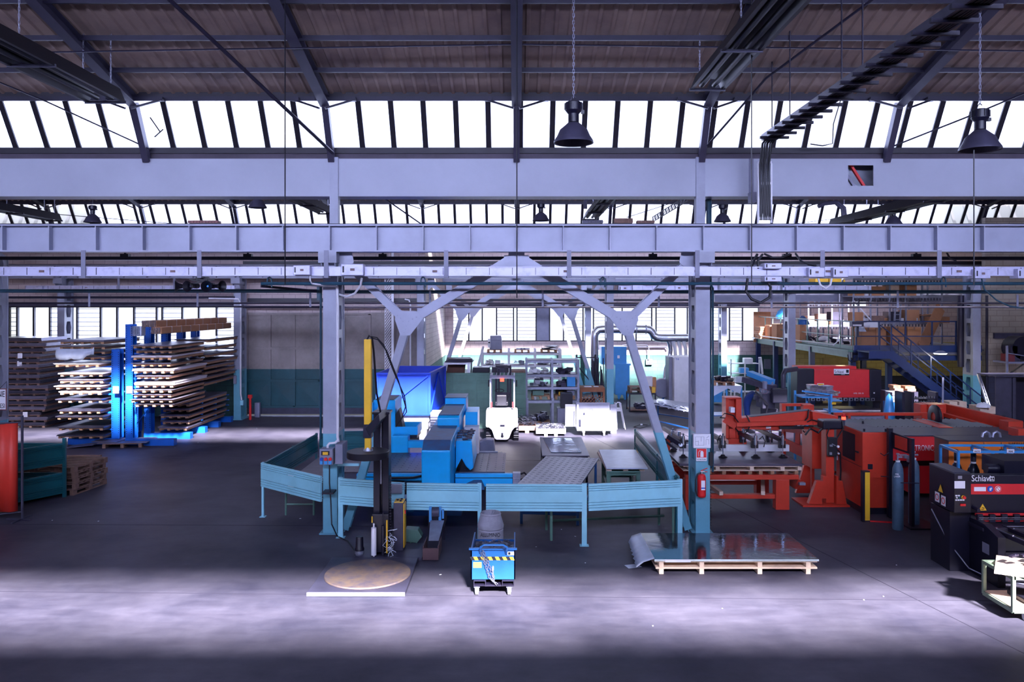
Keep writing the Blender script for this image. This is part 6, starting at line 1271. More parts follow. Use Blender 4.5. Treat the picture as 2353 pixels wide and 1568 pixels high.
solo('wall_pipe', 'grey pipe run along the rear wall below the windows', 'pipe', GREY, MB().tube([P(1378, 797, 43.9), P(1530, 797, 43.9), P(1534, 803, 43.9)], .05).tube([P(1430, 793, 43.8), P(1487, 793, 43.8), P(1491, 800, 43.8), P(1491, 826, 43.8)], .03))
# stacked pallets and bench left of the man
Y = 35.5
T = thing('work_bench', 'cluttered dark bench behind the Y frame leg', 'bench', (FX(1478, Y), Y, 0)); part(T, 'top', DARKST, MB().box(FX(1446, Y), FX(1508, Y), Y, Y+1, .78, .84))
for px in (1447, 1506):
    for dy in (0, .95): part(T, 'leg', DARKST, MB().box(FX(px, Y)-.03, FX(px, Y)+.03, Y+dy, Y+dy+.05, 0, .78))
part(T, 'lower_shelf', WOODD, MB().box(FX(1448, Y), FX(1505, Y), Y+.02, Y+.9, .05, .1))
for i in range(2): solo('small_pallet', '%s small pallet stacked on the cluttered bench' % ['lower', 'upper'][i], 'pallet', WOODD, pallet_mb(1.0, .8, .13, 5).move(FX(1448, Y), Y+.1, .842+.132*i))
box('yellow object on the bench beyond the Y frame leg', 1490, 1506, Y+.1, .842, 1.1, .3, YEL, 'yellow_part', 'part'); box('white leaning panels on the bench beyond the Y frame leg', 1482, 1500, Y+.6, .842, 1.55, .1, WHITE, 'white_board', 'board'); box('reddish carton on the bench nearest the man', 1500, 1508, Y+.55, .842, 1.5, .3, CARD, 'carton', 'carton')
junk('dark machine parts below the bench', FX(1450, Y), FX(1503, Y), Y+.1, .1, .5, 14, 81, DGREY)
# long blue table with bent sheets before the man
T = thing('blue_frame_table', 'long light blue tube table with bright sheets, half hidden by the extinguisher column', 'table', (FX(1550, 28), 28, 0))
tp = [FL(1500, 930, .9), FL(1585, 948, .9), FL(1600, 930, .9), FL(1512, 918, .9)]
part(T, 'top', PLAST, MB().add([(p[0], p[1], .9) for p in tp]+[(p[0], p[1], .93) for p in tp], [(3, 2, 1, 0), (4, 5, 6, 7), (0, 1, 5, 4), (1, 2, 6, 5), (2, 3, 7, 6), (3, 0, 4, 7)]))
for p in tp: part(T, 'leg', SKIPB, MB().cyl((p[0], p[1], 0), (p[0], p[1], .9), .03, n=8))
part(T, 'lower_rail', SKIPB, MB().bar((tp[0][0], tp[0][1], .3), (tp[1][0], tp[1][1], .3), .04, .04).bar((tp[3][0], tp[3][1], .3), (tp[2][0], tp[2][1], .3), .04, .04))
m = MB(); a, b = Vector(tp[0]), Vector(tp[1])
for i in range(14):
    c_ = a.lerp(b, i/14)+V(.1, .25, .05); m.cb(tuple(c_), (.2, .5, .02), .3*sin(i), .3*cos(i*2), .4*sin(i*3))
solo('bent_sheets', 'bright bent sheet offcuts on the light blue table', 'sheets', PLAST, m, kind='stuff')
# ---- people
def skin_body(T, name, joints, edges, mat, sub=2, root=0):
    me = bpy.data.meshes.new(name); I = mat_of(T).inverted(); me.from_pydata([I @ Vector(j[0]) for j in joints], edges, []); me.materials.append(mat)
    o = bpy.data.objects.new(name, me); C.objects.link(o); o.parent = T
    sk_ = o.modifiers.new('skin', 'SKIN'); 
    for i, j in enumerate(joints):
        v = me.skin_vertices[0].data[i]; v.radius = (j[1], j[1] if len(j) < 3 else j[2]); v.use_root = i == root
    s_ = o.modifiers.new('sub', 'SUBSURF'); s_.levels = sub; s_.render_levels = sub
    sk_.use_smooth_shade = True; return o
def head(T, c, f, hm, r=.1, bald=False):
    """f: facing angle about z"""
    m = MB().lathe([(0, -.125), (.04, -.12), (.062, -.09), (.075, -.04), (.083, .02), (.08, .07), (.055, .11), (0, .125)], c, 18)
    d = V(cos(f), sin(f), 0); c = Vector(c)
    m.cb(tuple(c+d*.085+V(0, 0, -.005)), (.03, .022, .04), f); s_ = V(-sin(f), cos(f), 0)
    for k in (-1, 1): m.cb(tuple(c+s_*k*.082), (.03, .015, .055), f)
    h = part(T, 'head', SKIN, m, bev=.004); part(h, 'hair', hm, MB().lathe([(.086, .0), (.092, .05), (.07, .11), (0, .137)], tuple(c-d*.012), 18))
    e = MB()
    for k in (-1, 1): e.cb(tuple(c+d*.078+s_*k*.03+V(0, 0, .02)), (.008, .018, .01), f)
    e.cb(tuple(c+d*.078+V(0, 0, -.055)), (.008, .04, .008), f); part(h, 'face_feature', HAIR, e)
def hand(T, p, d, up):
    p = Vector(p); d = Vector(d).normalized(); u = Vector(up).normalized(); s_ = d.cross(u).normalized(); m = MB(); m.bar(p, p+d*.085, .075, .03, tuple(u))
    for i, L in enumerate((.062, .075, .07, .055)):
        o = s_*(-.028+.019*i); a = p+d*.085+o; b = a+d*L*.5-u*.008; m.cyl(a, b, .009, .0085, 7); m.cyl(b, b+d*L*.35-u*.03, .0085, .007, 7)
    a = p+d*.03-s_*.035; m.cyl(a, a+d*.03-s_*.025-u*.01, .011, .01, 7); m.cyl(a+d*.03-s_*.025-u*.01, a+d*.06-s_*.02-u*.03, .01, .008, 7)
    return part(T, 'hand', SKIN, m, bev=.003)
# man 1, walking to the cabinet
y = FL(1530, 926)[1]; bx = FX(1535, y)
T = thing('person', 'person in grey jacket, blue trousers and tan boots striding beside the white cabinet', 'person', (bx, y, 0))
hipz, shz = .92, 1.42
J = [((bx, y, hipz), .14, .11), ((bx+.02, y, 1.12), .145, .11), ((bx+.04, y, 1.34), .17, .115), ((bx+.05, y, 1.49), .055), ((bx+.055, y, 1.57), .05),
     ((bx+.03, y-.19, 1.42), .062), ((bx+.05, y-.25, 1.14), .052), ((bx+.22, y-.2, .98), .038), ((bx+.03, y+.19, 1.42), .062), ((bx+.08, y+.25, 1.14), .052), ((bx+.25, y+.2, 1.0), .038)]
skin_body(T, 'jacket', J, [(0, 1), (1, 2), (2, 3), (3, 4), (2, 5), (5, 6), (6, 7), (2, 8), (8, 9), (9, 10)], JACK)
J = [((bx, y, .95), .145, .115), ((bx-.01, y-.1, .86), .1), ((bx-.1, y-.12, .48), .07), ((bx-.32, y-.12, .14), .052), ((bx+.0, y+.1, .86), .1), ((bx+.1, y+.1, .48), .07), ((bx+.08, y+.1, .12), .052)]
skin_body(T, 'trousers', J, [(0, 1), (1, 2), (2, 3), (0, 4), (4, 5), (5, 6)], JEAN)
for a, b in ((bx-.33, y-.12), (bx+.08, y+.1)):
    bt = MB(); bt.box(a-.09, a+.2, b-.05, b+.05, 0, .075).cyl((a-.02, b, .04), (a, b, .17), .055, .052, 10); part(T, 'boot', BOOT, bt, bev=.02)
head(T, (bx+.07, y, 1.665), 0.2, HAIR); hand(T, (bx+.23, y-.2, .98), (1, .1, .05), (0, 0, 1)); hand(T, (bx+.26, y+.2, 1.0), (1, -.1, .05), (0, 0, 1))
# ================================================================ EAST SIDE
def bx_(T, nm, px0, px1, Y, py0, py1, d, mat, bev=.01): return part(T, nm, mat, MB().box(FX(px0, Y), FX(px1, Y), Y, Y+d, FZ(py1, Y), FZ(py0, Y)), bev=bev)
# --- mezzanine
XM, ZM = 13.45, 3.05
T = thing('mezzanine', 'raised storage platform with green side beam and dark blue front beam', 'mezzanine', (16.5, 37, 0), kind='structure')
part(T, 'deck', GREY, MB().box(XM, 20.0, 31.3, 43.9, ZM-.04, ZM)); part(T, 'side_beam', GREEN, MB().box(XM-.12, XM, 31.2, 43.9, ZM-.34, ZM-.02).box(XM-.3, XM-.0, 31.2, 43.9, ZM-.08, ZM-.02).box(XM-.02, XM, 31.2, 43.9, ZM, ZM+.14))
part(T, 'front_beam', SBLUE, MB().box(XM-.1, 18.4, 31.1, 31.2, ZM-.1, ZM+.18).box(XM-.1, 18.4, 31.1, 31.25, ZM-.42, ZM-.22)); part(T, 'pale_strip', GREY, MB().box(XM+.4, 18.3, 31.3, 31.34, ZM-.2, ZM-.1))
for x, y in ((XM-.05, 43.5), (XM-.05, 40.6), (XM-.05, 35.6), (XM-.05, 31.3), (18.1, 31.4), (15.9, 33.5), (16.8, 38)): part(T, 'post', SBLUE, MB().box(x-.11, x+.11, y, y+.2, 0, ZM-.04))
rl = MB(); y = 31.4
while y < 43.8: rl.box(XM-.03, XM+.01, y, y+.04, ZM, ZM+1.12); y += 1.23
rl.box(XM-.03, XM+.01, 31.3, 43.8, ZM+1.1, ZM+1.14).box(XM-.03, XM+.01, 31.3, 43.8, ZM+.5, ZM+.53); part(T, 'side_railing', GREEN, rl)
rl = MB(); 
for x in (XM, 14.35, 15.4, 16.45, 17.4, 18.3): rl.box(x-.025, x+.025, 31.12, 31.17, ZM, ZM+1.15)
rl.box(XM, 18.3, 31.12, 31.17, ZM+1.1, ZM+1.15).box(XM, 18.3, 31.12, 31.16, ZM+.52, ZM+.56); part(T, 'front_railing', SBLUE, rl)
T = thing('steel_stairs', 'dark blue steel staircase descending from the mezzanine with open railings', 'stairs', (16.4, 30.2, 0), kind='structure')
xs0, zs0, xs1, zs1 = 14.25, ZM, 18.0, .1
for yy in (29.9, 30.85): part(T, 'stringer', SBLUE, MB().bar((xs0, yy, zs0-.12), (xs1, yy, zs1), .03, .32).bar((13.4, yy, zs0-.12), (xs0+.1, yy, zs0-.12), .03, .3))
st = MB()
for i in range(15): t = (i+.5)/15; st.box(xs0+(xs1-xs0)*t-.14, xs0+(xs1-xs0)*t+.14, 29.92, 30.84, zs0+(zs1-zs0)*t, zs0+(zs1-zs0)*t+.03)
st.box(13.4, 14.3, 29.9, 31.1, ZM-.04, ZM); part(T, 'tread', SBLUE, st)
for yy in (29.9, 30.85):
    r_ = MB()
    for dz in (1.0, .55): r_.bar((xs0, yy, zs0+dz), (xs1, yy, zs1+dz), .04, .04)
    for t in (0, .2, .4, .6, .8, 1): x = xs0+(xs1-xs0)*t; z = zs0+(zs1-zs0)*t; r_.box(x-.02, x+.02, yy-.02, yy+.02, z, z+1.0)
    part(T, 'handrail', SBLUE, r_)
for i, (px, py) in enumerate(((1977, 811), (2125, 811), (2161, 815))):
    a = P(px, py, [31.6, 34, 29.5][i]); L = thing('tube_lamp', 'lit white lamp under the mezzanine, %s' % ['below the landing corner', 'at mid beam', 'hanging over the stairs'][i], 'lamp', a)
    part(L, 'tube', LAMPON, MB().lathe([(0, -.0), (.2, .01), (.24, .05), (.2, .08)], (0+a[0], a[1], a[2]), 16)); part(L, 'shade', GREY, MB().lathe([(.25, .05), (.1, .14), (0, .15)], a, 16)); part(L, 'drop_rod', DGREY, MB().cyl((a[0], a[1], a[2]+.14), (a[0], a[1], [2.64, 3.0, 3.3][i]), .012, n=5))
    pl_ = bpy.data.lights.new('lamp_light', 'POINT'); pl_.energy = 30; pl_.shadow_soft_size = .15; pl_.color = (1, .86, .5); po = bpy.data.objects.new('lamp_light', pl_); C.objects.link(po); po.location = (a[0], a[1]+(2 if i < 2 else 0), a[2]-.15)
T = thing('flood_lamp', 'rectangular flood lamp fixed on the mezzanine front railing', 'lamp', P(1970, 744, 31.0)); bx_(T, 'housing', 1958, 1985, 30.9, 739, 751, .25, DGREY); bx_(T, 'lens', 1960, 1980, 30.88, 746, 750, .02, PAPER, 0); bx_(T, 'wall_bracket', 1968, 1974, 31.0, 750, 775, .1, DGREY)
solo('cable_tube', 'pale cable hanging from above to the mezzanine edge beam', 'cable', WHITE, MB().tube([P(1929, 672, 32), P(1929, 760, 32), P(1925, 785, 32), P(1915, 793, 32), P(1850, 785, 35), P(1745, 772, 42), P(1728, 781, 43.6)], .025))
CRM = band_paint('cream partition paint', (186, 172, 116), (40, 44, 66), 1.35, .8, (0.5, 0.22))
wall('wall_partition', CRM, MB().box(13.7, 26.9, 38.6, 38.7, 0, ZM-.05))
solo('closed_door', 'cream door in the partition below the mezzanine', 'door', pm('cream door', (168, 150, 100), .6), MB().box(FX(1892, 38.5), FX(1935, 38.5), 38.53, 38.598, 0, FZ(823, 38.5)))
# --- shelving and boxes on the mezzanine
def shelf(lab, xs, Y, d, zs, z0, z1, mat=ALU): 
    T = thing('storage_shelf', lab, 'shelf', ((xs[0]+xs[-1])/2, Y, z0))
    for x in xs: part(T, 'upright', mat, MB().box(x-.035, x+.035, Y, Y+.05, z0, z1).box(x-.035, x+.035, Y+d-.05, Y+d, z0, z1))
    for z in zs: part(T, 'shelf_board', mat, MB().box(xs[0], xs[-1], Y, Y+d, z-.03, z).box(xs[0], xs[-1], Y-.02, Y+.02, z-.1, z)) 
    for z in zs:
        m = MB(); x = xs[0]
        while x < xs[-1]: m.box(x, x+.05, Y-.03, Y+.0, z-.22, z-.1); x += .14
        part(T, 'roller_comb', DGREY, m)
    return T
Ya, Yb = 40.5, 36.0
sa = [FX(p, Ya) for p in (1858, 1882, 1912, 1950)]; sb = [FX(p, Yb) for p in (1962, 2001, 2045, 2082, 2120, 2165)]
shelf('grey storage shelf at the far end of the mezzanine', sa, Ya, 1.2, (ZM+.75, 4.95, 5.9), ZM, 5.88); shelf('grey storage shelf along the mezzanine behind the big cartons', sb, Yb, 1.3, (4.05, 5.25, 6.05), ZM, 6.5)
solo('shelf_brace', 'white diagonal brace on the mezzanine shelf', 'brace', WHITE, MB().bar(P(1962, 692, 35.9), P(2000, 735, 35.9), .06, .03, (0, 1, 0)))
rb = random.Random(12)
def carton(lab, px0, px1, py0, py1, Y, d, mat=CARD, nm='carton', cat='carton'):
    x0, x1, z0, z1 = FX(px0, Y), FX(px1, Y), FZ(py1, Y), FZ(py0, Y)
    T = thing(nm, lab, cat, ((x0+x1)/2, Y+d/2, z0)); part(T, 'box', mat, MB().box(x0, x1, Y, Y+d, z0, z1), bev=.008); part(T, 'tape', WOODD, MB().box((x0+x1)/2-.03, (x0+x1)/2+.03, Y-.004, Y+d+.002, z1-.1, z1+.003)); return T
zf = lambda Y: VY+(CZ-ZM)/Y*FPX
for lab, a, b, c_, Y, d in (('big brown carton behind the landing corner railing', 1979, 2012, 753, 32.4, 1.0), ('brown carton second along the mezzanine front', 2013, 2037, 753, 32.4, 1.0), ('pale brown carton with white label behind the stair rails', 2046, 2080, 752, 32.3, 1.0), ('pale brown carton beside the labelled one on the mezzanine', 2085, 2117, 752, 32.3, 1.0), ('orange brown carton behind the castellated column on the mezzanine', 1785, 1812, 745, 40, .8), ('brown carton with print at the far mezzanine corner', 1769, 1784, 748, 41, .8), ('brown carton just past the castellated column', 1838, 1852, 747, 37, .6)):
    carton(lab, a, b, c_, zf(Y), Y, d)
solo('cardboard_sheet', 'large upright brown cardboard panel at the far mezzanine corner', 'cardboard panel', CARD, MB().box(FX(1732, 43.6), FX(1771, 43.6), 43.6, 43.65, FZ(787, 43.6), FZ(717, 43.6)))
for i in range(6): solo('flat_carton', '%s flattened carton of the pile at the far mezzanine corner' % ORD[5-i], 'flat carton', CARD, MB().cb((FX(1762, 42)+.1*rb.random(), 42.2, ZM+.02+.11*i), (1.0, .8, .09), .1*rb.random()), 'flattened cartons')
def bag(lab, px, py, Y, r, mat, seed): a = P(px, py, Y); return lump('bag', lab, 'bag', mat, a, r, 12, seed)
bag('light blue bag by the far mezzanine window', 1801, 733, 41.5, (.4, .4, .55), LBLUE, 2); bag('white bag lying on the big brown carton', 2003, 752.5, 32.8, (.42, .35, .25), PAPER, 4); bag('white bag under the near mezzanine shelf', 1893, 783, 35.5, (.3, .3, .2), PAPER, 5); bag('dark blue bag behind the castellated column', 1845, 746, 39, (.3, .3, .4), SKIPB, 6); bag('grey white bag hanging behind the mezzanine rail by the lamp', 1976, 762, 31.6, (.22, .2, .22), PLAST, 7)
cols_ = [CARD, CARD, WOODD, CARD, DARKST, WOODW]
k_ = 0
for (x0, x1, Y, zs) in ((sa[0], sa[1], Ya, (ZM+.75, 4.95)), (sa[1], sa[2], Ya, (ZM+.75, 4.95)), (sa[2], sa[3], Ya, (ZM+.75, 4.95)), (sb[0], sb[1], Yb, (4.05, 5.25)), (sb[1], sb[2], Yb, (4.05, 5.25)), (sb[2], sb[3], Yb, (4.05, 5.25)), (sb[3], sb[4], Yb, (4.05, 5.25)), (sb[4], sb[5], Yb, (4.05,))):
    for z in zs:
        w_ = (x1-x0)*rb.uniform(.55, .85); h_ = rb.uniform(.25, .7); xa = x0+.06
        lab = '%s on the %s shelf, %s mezzanine shelving, bay %s' % (['brown carton', 'tan carton', 'wooden box', 'brown box', 'dark bundle', 'pale wooden crate'][k_ % 6], 'lower' if z < 4.5 else 'upper', 'far' if Y == Ya else 'near', ['one', 'two', 'three', 'four', 'five', 'six', 'seven', 'eight'][k_//2])
        solo('stored_box', lab, 'box', cols_[k_ % 6], MB().cb((xa+w_/2, Y+.5, z+h_/2+.003), (w_, .7, h_), rb.uniform(-.1, .1))); k_ += 1
        solo('stored_parts', lab.replace(lab.split(' on')[0], 'loose parts beside the box'), 'stored parts', PAPER if k_ % 3 else CARD, MB().cb((x1-.16, Y+.3, z+.09), (.22, .3, .17), .5).cb((x1-.2, Y+.4, z+.22), (.16, .2, .08), 1.0, .2))
for a_, b_, lb in ((1875, 1905, 'nearer the white bag'), (1908, 1944, 'nearer the shelf end')): solo('yellow_crate', 'yellow plastic crate on top of the far mezzanine shelf, '+lb, 'crate', YEL, MB().box(FX(a_, Ya), FX(b_, Ya), Ya+.1, Ya+1, 5.905, 6.22), 'yellow crates')
T = thing('aluminium_ladder', 'aluminium step ladder standing on the mezzanine before the shelves', 'ladder', (FX(2064, 35), 35, ZM))
for a, b in ((2058, 2052), (2070, 2066)): part(T, 'side_rail', ALU, MB().bar(P(a, 695, 35.2), (FX(b, 34.7), 34.7, ZM), .05, .08, (0, 1, 0)))
sp = MB()
for i in range(8): t = i/8; sp.bar((FX(2058-6*t, 35), 35.2-.5*t, FZ(700, 35)-(FZ(700, 35)-ZM)*t), (FX(2070-4*t, 35), 35.2-.5*t, FZ(700, 35)-(FZ(700, 35)-ZM)*t), .08, .03)
part(T, 'rung', ALU, sp)
solo('open_carton', 'open brown carton with raised flap on the mezzanine shelf end', 'carton', CARD, MB().box(FX(2122, 35.8), FX(2160, 35.8), 35, 35.7, FZ(742, 35.8), FZ(728, 35.8)).bar(P(2118, 725, 35), P(2150, 722, 35), .5, .02)); solo('leaning_board', 'long brown board leaning on the mezzanine shelves', 'board', CARD, MB().bar((FX(2118, 32.2), 32.2, ZM+.02), P(2162, 706, 34.6), .5, .03, (0, 1, 0)))
junk('dark clutter lying on the mezzanine floor along the railing', 13.7, 15.2, 34, ZM, .35, 40, 91, DARKST, 'floor_clutter', 'clutter', 8)
junk('dark bundles under the shelf at the mezzanine end', 17.0, 18.8, 34.6, ZM, .6, 20, 92, DARKST, 'floor_bundle', 'bundles', 2)
# --- press brake
Y = 30.0; T = thing('press_brake', 'big bright red press brake with white name plate and HFB 100-30 lettering', 'press brake', (FX(1915, Y), Y+.6, 0))
bx_(T, 'ram', 1871, 1999, Y, 850, 914, .5, RED2); bx_(T, 'rear_hood', 1832, 1968, Y+.3, 842, 880, .6, RED2); bx_(T, 'side_housing', 1832, 1871, Y-.05, 848, 922, .7, NAVY, .02); bx_(T, 'side_housing', 1999, 2026, Y-.05, 850, 922, .7, NAVY, .02)
bx_(T, 'lower_beam', 1838, 2024, Y-.02, 909, 914, .6, RED2); bx_(T, 'bed', 1846, 2015, Y, 938, 976, .6, NAVY); part(T, 'side_frame', NAVY, MB().box(FX(1834, Y), FX(1850, Y), Y+.1, Y+.8, 0, 2.2).box(FX(2008, Y), FX(2024, Y), Y+.1, Y+.8, 0, 2.2))  # bed coloured dark to hold back the sun's glow, shade put into its colour
cl = MB(); dk = MB()
for i in range(13): x = FX(1850+i*12.5, Y); cl.box(x, x+.13, Y-.08, Y-.02, FZ(921, Y), FZ(914.5, Y)); dk.box(x+.03, x+.1, Y-.09, Y-.08, FZ(920, Y), FZ(916, Y))
part(T, 'tool_clamp', ALU, cl); part(T, 'clamp_face', NAVY, dk); part(T, 'bed_table', DARKST, MB().box(FX(1850, Y), FX(2024, Y), Y-.35, Y, FZ(946, Y), FZ(938, Y))); part(T, 'bed_edge', ALU, MB().box(FX(1850, Y), FX(2024, Y), Y-.38, Y-.35, FZ(943, Y), FZ(940, Y)))
pt = part(T, 'name_plate', PAPER, MB().box(FX(1916, Y), FX(1951, Y), Y-.01, Y, FZ(861, Y), FZ(848, Y))); text(pt, 'lettering', 'Schiavi', .165, (FX(1917, Y), Y-.012, FZ(858, Y)), BLKP, sx=.8); text(pt, 'lettering', 'Gasco', .06, (FX(1932, Y), Y-.014, FZ(861.5, Y)), WHITE); part(pt, 'plate_base', BLKP, MB().box(FX(1916, Y), FX(1951, Y), Y-.012, Y, FZ(863, Y), FZ(859.5, Y)).box(FX(1944, Y), FX(1950, Y), Y-.014, Y-.01, FZ(857, Y), FZ(850, Y)))
text(T, 'lettering', 'HFB 100-30', .085, (FX(1961, Y), Y-.004, FZ(906, Y)), WHITE, sx=.95)
wl = part(T, 'warning_label', PAPER, MB().box(FX(1878, Y), FX(1893, Y), Y-.01, Y, FZ(902, Y), FZ(881, Y))); part(wl, 'yellow_header', YEL, MB().box(FX(1879, Y), FX(1892, Y), Y-.014, Y-.01, FZ(886, Y), FZ(882, Y)))
for i, px in enumerate((1882, 1889)):
    part(wl, 'warning_triangle', YEL, MB().prism([(FX(px, Y)-.05, FZ(892, Y)), (FX(px, Y)+.05, FZ(892, Y)), (FX(px, Y), FZ(887, Y))], 'y', Y-.014, Y-.01)); part(wl, 'ban_ring', REDP, MB().lathe([(.03, -.002), (.045, -.002), (.045, .002), (.03, .002)], (FX(px, Y), Y-.013, FZ(897, Y)), 16, 'y'))
part(T, 'lifting_knob', ALU, MB().cyl((FX(1928, Y), Y-.03, FZ(902, Y)), (FX(1928, Y), Y, FZ(902, Y)), .04, n=12)); part(T, 'white_button', PAPER, MB().cb((FX(2007, Y), Y-.06, FZ(903, Y)), (.05, .02, .05)).cb((FX(1848, Y), Y-.06, FZ(900, Y)), (.05, .02, .05)))
# swing arm control, pipe elbow
T = thing('control_pendant', 'dark grey square control pendant on a bent arm beside the press brake', 'control pendant', P(1795, 928, 28.9)); bx_(T, 'panel', 1776, 1810, 28.6, 894, 927, .3, NAVY, .03); part(T, 'arm', DGREY, MB().tube([P(1800, 895, 28.8), P(1800, 862, 28.8), P(1804, 852, 28.9), P(1830, 848, 29.3)], .09, 10)); part(T, 'stand_post', DGREY, MB().cyl((FX(1800, 28.8), 28.8, 0), (FX(1800, 28.8), 28.8, FZ(927, 28.8)), .06, n=8))
T = thing('blue_parts_cart', 'light blue shelf cart loaded with bright metal tool blocks before the press brake', 'cart', (FX(1890, 24), 24, 0)); Y = 23.6
for px in (1844, 1872, 1906): part(T, 'leg', LBLUE, MB().box(FX(px, Y)-.03, FX(px, Y)+.03, Y-.03 if px > 1900 else Y+.6, Y+.03 if px > 1900 else Y+.66, 0 if px != 1906 else .3, FZ(903+ (px-1844)*.12, Y)))
part(T, 'shelf', LBLUE, MB().box(FX(1843, Y), FX(1907, Y), Y, Y+.7, FZ(915, Y), FZ(912, Y)).box(FX(1906, Y), FX(1933, Y), Y-.1, Y+.5, FZ(922, Y), FZ(920, Y)).box(FX(1906, Y), FX(1933, Y), Y-.1, Y+.5, FZ(947, Y), FZ(944, Y)).box(FX(1905, Y), FX(1909, Y), Y-.12, Y-.08, FZ(946, Y), FZ(905, Y)).bar(P(1843, 899, Y), P(1907, 907, Y), .04, .04))
tbk = [(1863, 905), (1866, 893), (1876, 907), (1877, 895), (1890, 908), (1892, 897), (1903, 905), (1913, 908), (1901, 895)]
for i, (px, py) in enumerate(tbk):
    a = P(px, py, Y+.3); T = thing('tool_block', 'bright stacked tool block on the blue cart, '+['lowest at the rail end', 'upper at the rail end', 'lower second', 'upper second', 'lower third', 'upper third', 'beside the shelf step', 'on the step end', 'topmost grey one'][i], 'tool block', a, 'tool blocks'); m = MB()
    for q in range(3): m.cb((a[0], a[1], a[2]+.05*q), (.22, .3, .035), .1*q)
    part(T, 'block', CHROME if i % 2 else ALU, m)
solo('yellow_part', 'small yellow part on the blue cart step', 'part box', YEL, MB().cb(P(1915, 927, 23.5), (.12, .1, .07)))
# --- milling machine, second person, workbench near
Y = 30.0; T = thing('milling_machine', 'grey milling machine with light blue sloping guard beam behind the orange loader', 'milling machine', (FX(1745, Y), Y, 0))
part(T, 'guard_beam', LBLUE, MB().bar(P(1722, 858, Y), P(1774, 878, Y-1), .3, .18)); part(T, 'arm', DGREY, MB().bar(P(1712, 872, Y), P(1778, 892, Y-1), .4, .2)); bx_(T, 'head', 1755, 1778, Y-1, 877, 905, .6, GREY, .04); bx_(T, 'knee', 1752, 1782, Y-1, 905, 940, .8, DGREY, .03); bx_(T, 'column', 1766, 1788, Y-.6, 940, 1000, 1, DGREY, .03); bx_(T, 'base', 1735, 1800, Y-1, 992, 1010, 1.2, DARKST, .02)
part(T, 'hand_wheel', CHROME, MB().tube([P(1757+7*cos(i*pi/6), 900+5*sin(i*pi/6), Y-1.15) for i in range(13)], .02)); part(T, 'hose', BLACK, MB().tube([P(1760, 950, Y-1), P(1765, 930, Y-1.1), P(1750, 915, Y-1.1), P(1735, 900, Y-1)], .03))
junk('pile of dark cut parts around the milling machine table', FX(1728, Y), FX(1768, Y), Y-.9, FZ(920, Y), .5, 26, 93, DGREY, 'machine_clutter', 'parts')
bxx, by_ = FX(1716, 30.6), 30.6
T = thing('person', 'person in dark blue overalls bending over the milling machine', 'person', (bxx, by_, 0))
J = [((bxx-.04, by_, .95), .17, .15), ((bxx+.02, by_, 1.18), .18, .16), ((bxx+.16, by_, 1.38), .2, .17), ((bxx+.3, by_, 1.47), .07), ((bxx+.2, by_-.24, 1.36), .075), ((bxx+.38, by_-.3, 1.1), .06), ((bxx+.62, by_-.2, 1.08), .045), ((bxx+.2, by_+.18, 1.38), .065), ((bxx+.42, by_+.2, 1.2), .052), ((bxx+.64, by_+.12, 1.16), .04), ((bxx, by_-.1, .86), .1), ((bxx+.03, by_-.11, .47), .072), ((bxx, by_-.11, .1), .055), ((bxx, by_+.1, .86), .1), ((bxx+.02, by_+.11, .47), .072), ((bxx+.04, by_+.11, .1), .055)]
skin_body(T, 'overalls', J, [(0, 1), (1, 2), (2, 3), (2, 4), (4, 5), (5, 6), (2, 7), (7, 8), (8, 9), (0, 10), (10, 11), (11, 12), (0, 13), (13, 14), (14, 15)], OVER)
head(T, (bxx+.42, by_-.03, 1.56), -.5, HAIR); hand(T, (bxx+.63, by_-.2, 1.08), (1, .1, -.2), (0, 0, 1)); hand(T, (bxx+.65, by_+.12, 1.16), (1, -.1, -.2), (0, 0, 1))
for k in (-1, 1): part(T, 'boot', BLACK, MB().box(bxx-.08, bxx+.22, by_+k*.11-.05, by_+k*.11+.05, 0, .09), bev=.02)
Y = 32; T = thing('blue_leg_table', 'table with pale plastic cover on light blue legs behind the extinguisher column', 'table', (FX(1660, Y), Y, 0)); bx_(T, 'top', 1632, 1706, Y, 887, 891, 1.2, PLAST); part(T, 'hanging_cover', PLAST, MB().prism([(FX(1636, Y), FZ(891, Y)), (FX(1705, Y), FZ(888, Y)), (FX(1700, Y), FZ(905, Y)), (FX(1672, Y), FZ(893, Y)), (FX(1640, Y), FZ(910, Y))], 'y', Y-.03, Y-.02))
for px in (1634, 1670, 1704): part(T, 'leg', LBLUE, MB().box(FX(px, Y)-.03, FX(px, Y)+.03, Y, Y+.05, 0, FZ(890, Y)))
part(T, 'shelf', SKIPB, MB().box(FX(1634, Y), FX(1704, Y), Y, Y+1, .3, .34)); zt = FZ(887, Y)
pal2('small wooden pallet on the pale covered table', FX(1642, Y), FX(1690, Y), Y+.1, zt+.003); junk('black machined parts on the table pallet', FX(1650, Y), FX(1695, Y), Y+.1, zt+.15, .2, 10, 94, NAVY)
T = thing('shelf_trolley', 'white shelf rack with bottles and bins below the rear window wall', 'shelf', (FX(1712, 40), 40, 0)); Y = 40
for px in (1680, 1712, 1745): part(T, 'upright', WHITE, MB().box(FX(px, Y)-.03, FX(px, Y)+.03, Y, Y+.05, 0, FZ(826, Y)))
for z in (.4, .9, 1.35, 1.85): part(T, 'shelf_board', WHITE, MB().box(FX(1680, Y), FX(1745, Y), Y, Y+.6, z-.03, z))
for i in range(4): solo('bin', 'pale bin on the white shelf rack, %s' % ['lowest board', 'second board', 'third board', 'top board'][i], 'bin', [LBLUE, PLAST, LBLUE, WHITE][i], MB().box(FX(1684+i*9, Y), FX(1704+i*9, Y), Y+.05, Y+.4, [.402, .902, 1.352, 1.852][i], [.402, .902, 1.352, 1.852][i]+.26), bev=.02)
